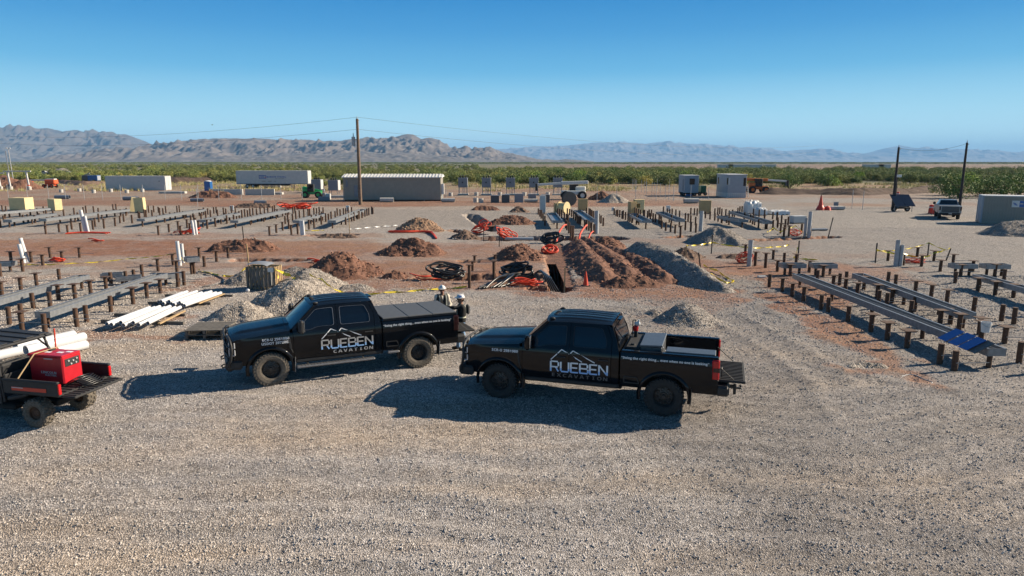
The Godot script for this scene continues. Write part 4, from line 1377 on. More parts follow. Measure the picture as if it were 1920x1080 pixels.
	for i in 6:
		spots.append(Vector3(26.42, 0, -148.45).lerp(Vector3(37.62, 0, -142.94), i / 5.0))
	for p: Vector3 in spots:
		solo("fence_post", fp, mats.grey_conduit, "thin bare fence post beside the small site office", "fence post", p + Vector3(rng.randf_range(-0.3, 0.3), 0, 0), 0.0, "bare fence posts by the site office")
	for p: Vector3 in [Vector3(43.32, 0, -87.44), Vector3(43.69, 0, -85.47), Vector3(45.25, 0, -66.69), Vector3(-41.96, 0, -91.64)]:
		solo("marker_post", fp, mats.grey_conduit, "lone thin post on the open gravel", "post", p, 0.0, "lone thin posts")
	# --- utility poles and wires
	var p1 := Vector3(-20.98, 0, -95.07)
	utility_pole(p1, 11.6, 0.26, mats.pole_wood, "tall brown wooden utility pole with a transformer can", true)
	var p2 := Vector3(49.68, 0, -89.49)
	utility_pole(p2, 7.7, 0.19, mats.dark_pole, "shorter dark utility pole behind the solar light trailer", false)
	var p3 := Vector3(59.07, 0, -90.55)
	utility_pole(p3, 8.3, 0.19, mats.dark_pole, "dark utility pole behind the silver pickup", false)
	var hi := p1 + Vector3(0, 11.8, 0)
	wire(hi, p1 + Vector3(-95, 11.6, -60), 1.3, "thin power line running left from the wooden pole")
	wire(hi - Vector3(0, 1.6, 0), p1 + Vector3(-95, 10.0, -60), 1.3, "lower power line running left from the wooden pole")
	wire(hi, Vector3(90, 10.5, -205), 2.0, "thin power line running right from the wooden pole")
	wire(hi - Vector3(0, 1.6, 0), Vector3(90, 8.6, -205), 2.0, "lower power line running right from the wooden pole")
	wire(p2 + Vector3(0, 7.6, 0), p3 + Vector3(0, 8.2, 0), 0.6, "short power line between the two dark poles")
	# --- solar light trailer
	t = thing("solar_trailer", "solar light trailer with two dark tilted panels", "solar trailer", Vector3(46.48, 0, -81.8), 0.1)
	for q: float in [-0.72, 0.72]:
		boxed(t, "solar_panel", Vector3(q * 0.86, 1.35, 0.0), Vector3(1.22, 0.05, 1.95), mats.solar_glass, Basis(Vector3.UP, 0.0) * Basis(Vector3.RIGHT, 0.75), 0.01)
	boxed(t, "chassis", Vector3(0, 0.45, -0.2), Vector3(1.7, 0.14, 1.2), mats.underbody)
	boxed(t, "battery_box", Vector3(0, 0.75, -0.2), Vector3(1.0, 0.5, 0.8), mats.grey_panel)
	for x: float in [-1.0, 1.0]:
		simple_wheel(t, Vector3(x * 0.85, 0.33, -0.2), 0.33, 0.2, mats.dull_metal)
		boxed(t, "outrigger", Vector3(x * 1.1, 0.4, 0.3), Vector3(0.07, 0.8, 0.07), mats.dull_metal)
	s = Shape.new()
	s.cyl(Vector3(-0.5, 0.6, -0.6), Vector3(-0.5, 4.2, -0.6), 0.06, 0.05, 8)
	part("mast", s, mats.dark_pole, t)
	boxed(t, "lamp_head", Vector3(-0.3, 4.2, -0.6), Vector3(0.5, 0.3, 0.25), mats.white_plastic)
	# --- tan container with a sign
	t = thing("storage_container", "tan corrugated storage container with a blue and white sign", "container", Vector3(45.33, 0, -66.11), -0.45)
	boxed(t, "walls", Vector3(3.0, 1.38, -1.22), Vector3(6.0, 2.5, 2.42), mats.tan_panel)
	ribs(t, "corrugation", 26, Vector3(0.1, 1.38, 0.0), Vector3(5.95, 1.38, 0.0), Vector3(0.11, 2.3, 0.05), mats.tan_panel)
	boxed(t, "roof", Vector3(3.0, 2.66, -1.22), Vector3(6.06, 0.08, 2.5), mats.white_roof)
	boxed(t, "bottom_rail", Vector3(3.0, 0.1, -1.22), Vector3(6.05, 0.16, 2.46), mats.tan_panel)
	for z: float in [-0.6, -1.8]:
		boxed(t, "door", Vector3(-0.03, 1.38, z), Vector3(0.06, 2.4, 1.15), mats.pale_panel)
	boxed(t, "corner_post", Vector3(0.0, 1.38, -0.02), Vector3(0.14, 2.6, 0.14), mats.pale_panel)
	boxed(t, "sign_plate", Vector3(3.05, 1.95, 0.055), Vector3(1.5, 0.62, 0.02), mats.white_plastic, Basis.IDENTITY, 0.0)
	boxed(t, "sign_band", Vector3(3.34, 1.95, 0.068), Vector3(0.9, 0.58, 0.01), mats.blue_panel, Basis.IDENTITY, 0.0)
	s = Shape.new()
	for q: Array in [[2.50, 2.02, 0.26, 0.05], [2.56, 1.93, 0.30, 0.06], [2.62, 1.84, 0.24, 0.05]]:
		s.box(Vector3(q[0], q[1], 0.07), Vector3(q[2], q[3], 0.01), Basis(Vector3.BACK, -0.2))
	part("sign_emblem", s, mats.blue_panel, t)
	s = Shape.new()   # a line of print too far off to read
	for q: Array in [[3.06, 0.26], [3.36, 0.22], [3.63, 0.24]]:
		s.box(Vector3(q[0], 1.97, 0.074), Vector3(q[1], 0.11, 0.006))
	part("sign_print", s, mats.letter_silver, t)
	# --- things stacked on the far pad
	reel(Vector3(7.71, 0, -92.76), 0.95, 0.7, mats.grey_wood, mats.black_conduit, "brown wooden cable reel standing under the telehandler boom", 0.15)
	reel(Vector3(5.86, 0, -78.42), 0.70, 0.95, mats.tan_board, mats.tan_board, "tan wrapped cable reel with boards round its drum", 0.9)
	var bits := [
		[Vector3(5.25, 0, -78.42), Vector3(0.75, 1.15, 0.8), "cardboard", "brown cardboard box beside the tan wrapped reel", 0.1], [Vector3(5.74, 0, -80.08), Vector3(1.1, 0.45, 0.8), "white_plastic", "white tarp bundle on top behind the tan wrapped reel", 0.2],
		[Vector3(8.65, 0, -83.6), Vector3(1.15, 1.35, 0.5), "cardboard", "brown board crate beside the cable reels", 0.05], [Vector3(-60.51, 0, -84.06), Vector3(1.95, 1.45, 1.6), "tan_board", "tall tan box with a shaded front on the far pad", 0.0],
		[Vector3(-55.74, 0, -83.14), Vector3(1.5, 1.35, 0.9), "tan_board", "tan box with a plain sunlit front on the far pad", -0.5], [Vector3(22.14, 0, -78.42), Vector3(1.25, 1.45, 0.7), "cardboard", "flat brown board crate on the far pad before the site offices", 0.0],
		[Vector3(3.58, 0, -79.24), Vector3(0.65, 1.95, 0.5), "white_steel", "tall narrow white slab standing on end", 0.12], [Vector3(27.73, 0, -78.42), Vector3(1.7, 1.5, 1.1), "white_plastic", "tall white wrapped bundle on the far pad", 0.2], [Vector3(27.8, 0, -76.07), Vector3(1.15, 0.85, 0.9), "white_plastic", "low white wrapped bundle beside the tall one", 0.1],
		[Vector3(30.11, 0, -76.84), Vector3(2.1, 0.55, 1.2), "white_plastic", "flat white wrapped bundle on a dirt bank", 0.1], [Vector3(27.83, 0, -66.11), Vector3(1.4, 0.65, 0.8), "white_steel", "white channel sections stacked by the taped hole", 0.25], [Vector3(26.59, 0, -58.89), Vector3(1.5, 0.1, 0.5), "galvanised", "flat steel sections lying on the gravel beside the taped hole", 0.1],
		[Vector3(40.14, 0, -85), Vector3(2.3, 0.35, 1.0), "concrete", "low concrete slab beside the orange safety fence", 0.0], [Vector3(41.35, 0, -87.44), Vector3(0.45, 0.75, 0.4), "grey_panel", "small grey box standing on the low slab", 0.0],
		[Vector3(-28.53, 0, -104.13), Vector3(1.6, 0.55, 0.9), "grey_panel", "grey pallet of blocks before the green loader", 0.1], [Vector3(-28.66, 0, -107.05), Vector3(0.7, 0.9, 0.6), "white_steel", "pale stacked crate before the green loader", 0.0], [Vector3(-54.84, 0, -157.57), Vector3(4.0, 0.35, 0.5), "white_steel", "white beam lying behind the foundation wall", 0.0],
		[Vector3(12.36, 0, -83.6), Vector3(0.35, 0.4, 0.35), "white_plastic", "small white tub on the pad beside the brown board crate", 0.0], [Vector3(18.86, 0, -82.69), Vector3(0.5, 0.6, 0.1), "white_plastic", "small white sign standing at the end of a trough", 0.0], [Vector3(-33.79, 0, -82.69), Vector3(0.45, 0.6, 0.1), "white_plastic", "small white sign among the far posts", 0.0], [Vector3(-19.82, 0, -82.69), Vector3(0.45, 0.6, 0.1), "white_plastic", "small white sign near the wooden pole", 0.0],
	]
	for q: Array in bits:
		var z: Vector3 = q[1]
		t = thing("store_item" if q[2] in ["galvanised", "concrete"] else ("small_sign" if z.z < 0.2 else ("wrapped_bundle" if q[2] == "white_plastic" else "packing_case")), q[3], "sign" if z.z < 0.2 else ("bundle" if q[2] == "white_plastic" else ("slab" if q[2] == "concrete" else "case")), q[0], q[4])
		if q[2] == "white_plastic" and z.z > 0.3:
			s = Shape.new()
			var rows := []
			for j in 9:   # sagging wrap over a stack
				var row := PackedVector3Array()
				var a := PI * j / 8.0
				for i in 13:
					var u := lerpf(-1.0, 1.0, i / 12.0)
					var lump := 1.0 + 0.10 * nz2.get_noise_2d(i * 0.7, j * 0.9 + z.x * 5.0)
					row.append(Vector3(u * z.x * 0.5, signf(sin(a)) * pow(absf(sin(a)), 0.35) * z.y * lump * (1.0 - 0.12 * pow(absf(u), 4.0)), cos(a) * z.z * 0.5 * lump - z.z * 0.4))
				rows.append(row)
			s.grid(rows)
			for e: int in [0, 12]:
				for j in 8:
					s.tri(rows[j][e], rows[j + 1][e], Vector3(rows[0][e].x, 0, -z.z * 0.4))
			part("wrap", s, mats[q[2]], t)
			boxed(t, "pallet", Vector3(0, 0.05, -z.z * 0.4), Vector3(z.x * 1.02, 0.1, z.z), mats.grey_wood)
		else:
			boxed(t, "panel", Vector3(0, z.y * 0.5 + 0.08, -z.z * 0.4), z, mats[q[2]])
			boxed(t, "foot", Vector3(0, 0.04, -z.z * 0.4), Vector3(z.x * 0.9, 0.08, z.z * 0.9), mats.grey_wood)
	# leaning boards and the box with a hole
	for i in 2:
		t = thing("board_crate", ["tan board leaning outwards beside its darker neighbour", "upright tan board crate with a shaded front"][i], "case", [Vector3(-44.67, 0, -80.93), Vector3(-43.4, 0, -80.08)][i], [0.5, -0.15][i])
		boxed(t, "panel", Vector3(0, 0.9, 0), Vector3([0.6, 1.2][i], 1.7, 0.5), mats.tan_board, Basis(Vector3.BACK, [-0.2, 0.05][i]))
		boxed(t, "foot", Vector3(0, 0.05, 0), Vector3(0.9, 0.1, 0.6), mats.grey_wood)
	t = thing("board_crate", "tan board crate with a dark hole in its front", "case", Vector3(14.09, 0, -77.62), 0.1)
	for q: Array in [[-0.10, 0.85, 0.20, 1.5], [0.65, 0.85, 0.50, 1.5], [0.20, 0.42, 0.40, 0.65], [0.20, 1.40, 0.40, 0.40]]:
		boxed(t, "board", Vector3(q[0], q[1], 0), Vector3(q[2], q[3], 0.08), mats.tan_board)
	boxed(t, "back_panel", Vector3(0.35, 0.85, -0.7), Vector3(1.1, 1.5, 0.08), mats.tan_board)
	boxed(t, "top_panel", Vector3(0.35, 1.63, -0.35), Vector3(1.1, 0.06, 0.78), mats.tan_board)
	boxed(t, "end_panel", Vector3(0.88, 0.85, -0.35), Vector3(0.05, 1.5, 0.62), mats.tan_board)
	boxed(t, "side_panel", Vector3(-0.55, 0.75, 0.1), Vector3(0.7, 1.4, 0.7), mats.cardboard, Basis(Vector3.UP, 0.25))
	# orange safety fence and barrels
	t = thing("safety_fence", "gathered orange safety fence with a tall point", "safety fence", Vector3(38.21, 0, -84.53))
	s = Shape.new()
	s.lathe([[0.55, 0.0], [0.45, 0.35], [0.28, 0.6], [0.18, 1.1], [0.10, 1.7], [0.0, 1.9]], Vector3(-0.2, 0, 0), Vector3.UP, 9)
	s.lathe([[0.45, 0.0], [0.35, 0.35], [0.15, 0.5], [0.0, 0.52]], Vector3(0.65, 0, 0), Vector3.UP, 9)
	part("mesh_roll", s, mats.red_plastic, t)
	s = Shape.new()
	s.cyl(Vector3(-0.2, 0, 0.1), Vector3(-0.2, 2.0, 0.1), 0.03, 0.03, 6)
	part("stake", s, mats.grey_wood, t)
	k = 0
	for p: Vector3 in [Vector3(47.95, 0, -78.42), Vector3(47.89, 0, -77.62), Vector3(49.25, 0, -79.24), Vector3(48.42, 0, -128.59), Vector3(-102.01, 0, -145.64), Vector3(62.66, 0, -111.73)]:
		t = thing("traffic_barrel", ["orange traffic barrel farthest from the silver pickup", "orange traffic barrel with a white band beside the silver pickup", "orange traffic barrel closest to the silver pickup", "orange traffic barrel at the end of the far telehandler", "orange traffic barrel under the white steel frame", "orange traffic barrel behind the solar light trailer"][k], "traffic barrel", p)
		s = Shape.new()
		s.lathe([[0.0, 1.05], [0.20, 1.05], [0.22, 1.0], [0.24, 0.62], [0.27, 0.60], [0.29, 0.06]], Vector3.ZERO, Vector3.UP, 14)
		part("barrel", s, mats.red_plastic, t)
		s = Shape.new()
		s.cyl(Vector3(0, 0.70, 0), Vector3(0, 0.82, 0), 0.245, 0.24, 14, false)
		part("band", s, mats.white_plastic, t)
		s = Shape.new()
		s.cyl(Vector3(0, 0, 0), Vector3(0, 0.07, 0), 0.38, 0.36, 14)
		part("barrel_base", s, mats.black_plastic, t)
		k += 1
	# row of upright stakes behind the spoil bank
	t = thing("stake_fence", "row of brown upright wooden stakes between the white trailers", "fence", Vector3(-98.09, 0, -220.61))
	s = Shape.new()
	s.box(Vector3(0, 0.7, 0), Vector3(0.16, 1.4, 0.12))
	var pm := s.mesh()
	for i in 44:
		share("stake", pm, mats.pole_wood, t, Transform3D(Basis(Vector3.BACK, rng.randf_range(-0.06, 0.06)).scaled(Vector3(1, rng.randf_range(0.8, 1.15), 1)), Vector3((i - 22) * 0.50, 0, 0)))
	# far white sheds beyond the shrubs
	k = 0
	t = thing("bird", "small dark bird flying above the mountains", "bird", Vector3(-64.14, 13.62, -150), 0.3)
	s = Shape.new()
	s.sphere(Vector3.ZERO, Vector3(0.19, 0.06, 0.06), 10, 6)
	s.box(Vector3(-0.22, 0.01, 0), Vector3(0.14, 0.015, 0.07))
	part("body", s, mats.black_plastic, t)
	for sd: float in [-1.0, 1.0]:
		s = Shape.new()
		s.quad(Vector3(0.10, 0.02, 0), Vector3(-0.08, 0.02, 0), Vector3(-0.10, 0.07, sd * 0.42), Vector3(0.02, 0.08, sd * 0.42))
		part("wing", s, mats.black_plastic, t)
	for q: Array in [[1345, 9.0], [1368, 14.0], [1399, 8.0], [1425, 7.0], [1612, 12.0], [1630, 8.0]]:
		t = thing("far_shed", "low white farm shed far beyond the shrub belt", "shed", Vector3((q[0] - 960.0) / 1280.0 * 470.0, 0, -460), 0.0, "white farm sheds beyond the shrubs")
		boxed(t, "walls", Vector3(0, 1.9, 0), Vector3(q[1], 3.8, 5), mats.white_steel)
		boxed(t, "roof", Vector3(0, 3.9, 0), Vector3(q[1] + 0.6, 0.3, 5.6), mats.white_roof)
		k += 1


func reel(at: Vector3, r: float, wide: float, flange: Material, drum: Material, label: String, turn: float) -> void:
	var t := thing("cable_reel", label, "cable reel", at, turn)
	for sd: float in [-0.5, 0.5]:
		var s := Shape.new()
		s.cyl(Vector3(0, r, sd * wide - 0.04), Vector3(0, r, sd * wide + 0.04), r, r, 28)
		part("flange", s, flange, t)
	var s := Shape.new()
	s.cyl(Vector3(0, r, -wide * 0.5), Vector3(0, r, wide * 0.5), r * 0.82, r * 0.82, 24)
	part("drum", s, drum, t)


func telehandler(at: Vector3, turn: float, m: Material, label: String, k: float, small: bool) -> void:
	var t := thing("telehandler", label, "telehandler", at, turn)
	t.scale = Vector3.ONE * k
	boxed(t, "chassis", Vector3(0, 0.85, 0), Vector3(3.0, 0.55, 1.1), m, Basis.IDENTITY, 0.08)
	boxed(t, "engine_cover", Vector3(-0.9, 1.35, 0.35), Vector3(1.3, 0.6, 0.8), m, Basis.IDENTITY, 0.12)
	var cab := boxed(t, "cab", Vector3(-0.1, 1.65, 0.55), Vector3(1.1, 1.25, 0.75), mats.black_plastic, Basis.IDENTITY, 0.08)
	var s := Shape.new()
	s.box(Vector3(-0.1, 1.85, 0.94), Vector3(0.8, 0.7, 0.02))
	part("window", s, mats.tinted_glass, cab)
	s = Shape.new()
	if small:
		s.beam(Vector3(-1.5, 1.75, -0.3), Vector3(1.6, 1.0, -0.3), 0.28, 0.34, 0.05)
		s.beam(Vector3(-1.5, 1.75, -0.3), Vector3(-1.6, 0.6, -0.3), 0.22, 0.28, 0.05)
	else:
		s.beam(Vector3(-1.8, 2.15, -0.3), Vector3(1.6, 2.05, -0.3), 0.40, 0.42, 0.05)
	var boom := part("boom", s, m, t)
	s = Shape.new()
	if small:
		s.box(Vector3(1.95, 0.45, 0.0), Vector3(0.6, 0.7, 1.5), Basis(Vector3.BACK, 0.2), 0.06)
		part("bucket", s, mats.dull_metal, t)
	else:
		s.beam(Vector3(1.4, 2.05, -0.3), Vector3(4.6, 1.85, -0.3), 0.26, 0.28, 0.03)
		part("boom_extension", s, mats.machine_white, boom)
		s = Shape.new()
		s.box(Vector3(4.7, 1.55, -0.3), Vector3(0.25, 0.9, 0.9), Basis.IDENTITY, 0.03)
		part("fork_head", s, mats.black_plastic, boom)
	for x: float in [-1.05, 1.05]:
		for z: float in [-0.75, 0.75]:
			simple_wheel(t, Vector3(x, 0.55, z), 0.55, 0.38, m)


func far_pickup(at: Vector3, turn: float, m: Material, label: String, k: float) -> void:
	var t := thing("parked_pickup", label, "pickup truck", at, turn)   # x forward, origin under the tail
	t.scale = Vector3.ONE * k
	var s := Shape.new()
	var poly := PackedVector2Array([Vector2(0.0, 0.65), Vector2(0.62, 0.62), Vector2(0.70, 0.90), Vector2(1.0, 1.02), Vector2(1.35, 0.95), Vector2(1.5, 0.62), Vector2(3.95, 0.62), Vector2(4.05, 0.92), Vector2(4.4, 1.02), Vector2(4.75, 0.92), Vector2(4.85, 0.62), Vector2(5.55, 0.62), Vector2(5.6, 1.2), Vector2(5.3, 1.3), Vector2(4.1, 1.38), Vector2(2.05, 1.40), Vector2(0.0, 1.40)])
	s.prism(poly, -0.98, 0.98)
	part("body", s, m, t)
	s = Shape.new()
	var a := [Vector3(2.0, 1.39, 0.93), Vector3(4.1, 1.38, 0.93), Vector3(3.45, 1.93, 0.72), Vector3(2.2, 1.95, 0.72)]
	var fl := func(p: Vector3) -> Vector3: return Vector3(p.x, p.y, -p.z)
	s.quad(a[3], a[2], fl.call(a[2]), fl.call(a[3]), Vector3.UP)
	s.quad(a[0], a[1], a[2], a[3], Vector3.BACK)
	s.quad(fl.call(a[0]), fl.call(a[1]), fl.call(a[2]), fl.call(a[3]), Vector3.FORWARD)
	s.quad(a[0], a[3], fl.call(a[3]), fl.call(a[0]), Vector3.LEFT)
	s.quad(a[1], a[2], fl.call(a[2]), fl.call(a[1]), Vector3.RIGHT)
	part("cab", s, m, t)
	s = Shape.new()
	s.quad(Vector3(2.02, 1.47, 0.84), Vector3(2.02, 1.47, -0.84), Vector3(2.15, 1.88, -0.70), Vector3(2.15, 1.88, 0.70), Vector3.LEFT)
	part("rear_window", s, mats.tinted_glass, t)
	for sd: float in [-1.0, 1.0]:
		s = Shape.new()
		s.quad(Vector3(2.25, 1.45, sd * 0.915), Vector3(3.9, 1.44, sd * 0.915), Vector3(3.42, 1.86, sd * 0.757), Vector3(2.3, 1.88, sd * 0.757), Vector3(0, 0, sd))
		part("window", s, mats.tinted_glass, t)
		boxed(t, "tail_light", Vector3(0.02, 1.15, sd * 0.92), Vector3(0.1, 0.4, 0.14), mats.smoked_lens)
		boxed(t, "mirror", Vector3(3.75, 1.5, sd * 1.13), Vector3(0.12, 0.28, 0.24), mats.black_plastic)
		for x: float in [1.0, 4.4]:
			simple_wheel(t, Vector3(x, 0.40, sd * 0.82), 0.40, 0.28, mats.dull_metal)
	boxed(t, "tailgate", Vector3(-0.02, 1.06, 0), Vector3(0.06, 0.58, 1.55), mats.bed_cover)
	boxed(t, "rear_bumper", Vector3(-0.1, 0.62, 0), Vector3(0.2, 0.2, 1.8), mats.black_plastic)
	boxed(t, "number_plate", Vector3(-0.21, 0.64, 0), Vector3(0.02, 0.13, 0.30), mats.letter_silver)
	boxed(t, "chassis", Vector3(2.7, 0.5, 0), Vector3(4.8, 0.2, 1.2), mats.underbody)

# ---------------------------------------------------------------- pickup trucks
# own axes: x forward from the front axle, y up, z to the right of the driver
const BASE := 4.06
const SIDE := [[0.50, 0.93], [0.62, 0.955], [0.78, 0.985], [1.0, 1.0], [1.2, 1.004], [1.34, 0.992], [1.44, 0.965], [1.52, 0.935], [1.75, 0.865], [2.03, 0.765], [2.2, 0.70]]


func side_z(y: float) -> float:
	for i in SIDE.size() - 1:
		if y <= SIDE[i + 1][0]:
			return lerpf(SIDE[i][1], SIDE[i + 1][1], clampf((y - SIDE[i][0]) / (SIDE[i + 1][0] - SIDE[i][0]), 0.0, 1.0))
	return 0.7


func nose(x: float) -> float:   # the body narrows towards the bumper
	return 1.0 - 0.085 * pow(clampf((x - 0.25) / 0.72, 0.0, 1.0), 2.0)


func body_panel(s: Shape, xs: Array, low: Callable, high: Callable, sd: float, bulge := 0.0) -> void:
	var rows := []
	var n := 10
	for j in n + 1:
		var row := PackedVector3Array()
		for x: float in xs:
			var y: float = lerpf(low.call(x), high.call(x), float(j) / n)
			row.append(Vector3(x, y, sd * (side_z(y) * nose(x) + bulge)))
		rows.append(row)
	s.grid(rows)
	# turned-in edges, which make the gaps between panels
	var last := xs.size() - 1
	var inward := Vector3(0, 0, -sd * 0.05)
	for j in n:
		for e: int in [0, last]:
			s.quad(rows[j][e], rows[j + 1][e], rows[j + 1][e] + inward, rows[j][e] + inward, Vector3(xs[e] - xs[last - e], 0, 0))
	for i in last:
		s.quad(rows[0][i], rows[0][i + 1], rows[0][i + 1] + inward, rows[0][i] + inward, Vector3.DOWN)
		s.quad(rows[n][i], rows[n][i + 1], rows[n][i + 1] + inward, rows[n][i] + inward, Vector3.UP)


func spread(a: float, b: float, arch := 99.0, r := 0.56) -> Array:
	var out := []
	var n := int(absf(b - a) / 0.09) + 1
	for i in n + 1:
		out.append(lerpf(a, b, float(i) / n))
	if arch < 50.0:
		for k in 25:
			var x := arch + cos(PI * k / 24.0) * (r - 0.001)
			if x < maxf(a, b) - 0.01 and x > minf(a, b) + 0.01:
				out.append(x)
		out.sort()
		if a > b:
			out.reverse()
	return out


func around_hole(outer: PackedVector2Array, inner: PackedVector2Array, n := 56) -> Array:
	var mid := Vector2.ZERO
	for p in inner:
		mid += p / inner.size()
	var res := [[], []]
	# corners of both outlines count, so that they stay sharp
	var angles := []
	for k in n:
		angles.append(TAU * k / n)
	for p in outer:
		angles.append(fposmod((p - mid).angle(), TAU))
	for p in inner:
		angles.append(fposmod((p - mid).angle(), TAU))
	angles.sort()
	for a: float in angles:
		var far := mid + Vector2.from_angle(a) * 9.0
		for q in 2:
			var poly: PackedVector2Array = [outer, inner][q]
			var hit = null
			for i in poly.size():
				var h = Geometry2D.segment_intersects_segment(mid, far, poly[i], poly[(i + 1) % poly.size()])
				if h != null and (hit == null or mid.distance_to(h) < mid.distance_to(hit)):
					hit = h
			res[q].append(hit if hit != null else mid)
	return res


func rounded(poly: PackedVector2Array, r: float) -> PackedVector2Array:
	var out := PackedVector2Array()
	var n := poly.size()
	for i in n:
		var p := poly[i]
		var a := (poly[(i - 1 + n) % n] - p)
		var b := (poly[(i + 1) % n] - p)
		var k := minf(r, minf(a.length(), b.length()) * 0.45)
		var s := p + a.normalized() * k
		var e := p + b.normalized() * k
		for t: float in [0.0, 0.25, 0.5, 0.75, 1.0]:
			out.append(s.lerp(p, t).lerp(p.lerp(e, t), t))
	return out


func window_frame(s: Shape, glass: Shape, glint_trim: Shape, outer: PackedVector2Array, inner_raw: PackedVector2Array, sd: float) -> void:
	var inner := rounded(inner_raw, 0.06)
	var loops := around_hole(outer, inner)
	var m: int = loops[0].size()
	var pin := func(p: Vector2, deep := 0.0) -> Vector3: return Vector3(p.x, p.y, sd * (side_z(p.y) - deep))
	var mid := Vector2.ZERO
	for p in inner:
		mid += p / inner.size()
	for i in m:
		var k := (i + 1) % m
		s.quad(pin.call(loops[0][i]), pin.call(loops[0][k]), pin.call(loops[1][k]), pin.call(loops[1][i]), Vector3(0, 0.25, sd))
		s.quad(pin.call(loops[1][i]), pin.call(loops[1][k]), pin.call(loops[1][k], 0.022), pin.call(loops[1][i], 0.022))
		glass.tri(pin.call(mid, 0.02), pin.call(loops[1][i], 0.02), pin.call(loops[1][k], 0.02), Vector3(0, 0.3, sd))
		glint_trim.quad(pin.call(loops[1][i], -0.004), pin.call(loops[1][k], -0.004), pin.call(loops[1][k].lerp(mid, 0.022), -0.004), pin.call(loops[1][i].lerp(mid, 0.022), -0.004), Vector3(0, 0.25, sd))


func wheel_meshes() -> Dictionary:
	var tyre := Shape.new()   # axis along z, outer face towards -z
	var prof := [[0.25, -0.125], [0.29, -0.148], [0.37, -0.158], [0.425, -0.140], [0.440, -0.11], [0.445, 0.0], [0.440, 0.11], [0.425, 0.140], [0.37, 0.158], [0.29, 0.148], [0.25, 0.125], [0.25, -0.125]]
	tyre.lathe(prof, Vector3.ZERO, Vector3.BACK, 40)
	var tread := Shape.new()
	for k in 30:
		for q in 4:
			var a := TAU * (k + 0.5 * (q % 2)) / 30.0
			var z: float = [-0.118, -0.042, 0.042, 0.118][q]
			var b := Basis(Vector3.BACK, a)
			tread.box(b * Vector3(0.0, 0.444, z), Vector3(0.060, 0.032, 0.060), b * Basis(Vector3.UP, 0.3 if q < 2 else -0.3), 0.006)
		for z: float in [-0.142, 0.142]:
			var b := Basis(Vector3.BACK, TAU * (k + 0.25) / 30.0)
			tread.box(b * Vector3(0.0, 0.415, z), Vector3(0.048, 0.055, 0.026), b, 0.006)
	var rim := Shape.new()
	rim.lathe([[0.262, -0.135], [0.268, -0.125], [0.25, -0.105], [0.225, -0.06], [0.215, -0.015], [0.10, -0.035], [0.085, -0.055], [0.0, -0.055]], Vector3.ZERO, Vector3.BACK, 40)
	rim.lathe([[0.25, -0.11], [0.25, 0.12], [0.0, 0.12]], Vector3.ZERO, Vector3.BACK, 32)
	var rings := rim
	var hub := rim
	for k in 8:
		var a := TAU * k / 8.0
		var c := Vector3(cos(a), sin(a), 0) * 0.163
		rings.lathe([[0.030, -0.020], [0.034, -0.050], [0.042, -0.052], [0.046, -0.018]], c, Vector3.BACK, 14)
		hub.cyl(Vector3(cos(a + 0.39), sin(a + 0.39), 0) * 0.088 + Vector3(0, 0, -0.035), Vector3(cos(a + 0.39), sin(a + 0.39), 0) * 0.088 + Vector3(0, 0, -0.075), 0.012, 0.010, 6)
	hub.lathe([[0.0, -0.105], [0.042, -0.105], [0.050, -0.095], [0.052, -0.05]], Vector3.ZERO, Vector3.BACK, 18)
	return {"tyre": tyre.mesh(), "tread": tread.mesh(), "rim": rim.mesh()}


var wheel_kit := {}


func add_wheel(t: Node3D, at: Vector3, sd: float, tyre_mat: Material) -> void:
	var turn := Basis.IDENTITY if sd < 0.0 else Basis(Vector3.UP, PI)
	turn = turn * Basis(Vector3.BACK, rng.randf() * TAU)
	var w := Node3D.new()
	w.name = "wheel"
	t.add_child(w, true)
	w.transform = Transform3D(turn, at)
	share("tyre", wheel_kit.tyre, tyre_mat, w)
	share("tread", wheel_kit.tread, tyre_mat, w)
	share("rim", wheel_kit.rim, mats.black_rim, w)


# strokes of the wide lettering, in a box one unit high; returns how wide the letter is
const STROKES := {
	"R": [1.05, [[0, 0, 0, 1], [0, 1, 0.92, 1], [0.98, 0.93, 0.98, 0.55], [0, 0.46, 0.92, 0.46], [0.60, 0.46, 0.98, 0.0]]],
	"U": [1.05, [[0, 1, 0, 0.1], [0.04, 0.04, 0.96, 0.04], [1.0, 0.1, 1.0, 1]]],
	"E": [0.90, [[0, 0, 0, 1], [0, 0.96, 0.9, 0.96], [0, 0.5, 0.8, 0.5], [0, 0.04, 0.9, 0.04]]],
	"B": [1.02, [[0, 0, 0, 1], [0, 0.96, 0.9, 0.96], [0.95, 0.9, 0.95, 0.58], [0, 0.5, 0.92, 0.5], [1.0, 0.44, 1.0, 0.08], [0, 0.04, 0.96, 0.04]]],
	"N": [1.05, [[0, 0, 0, 1], [0.0, 0.97, 1.0, 0.03], [1.0, 0, 1.0, 1]]],
}


func stroke_quad(a: Vector2, b: Vector2, w: float) -> PackedVector2Array:
	var d := (b - a).normalized()
	var n := Vector2(-d.y, d.x) * w * 0.5
	return PackedVector2Array([a - n, b - n, b + n, a + n])


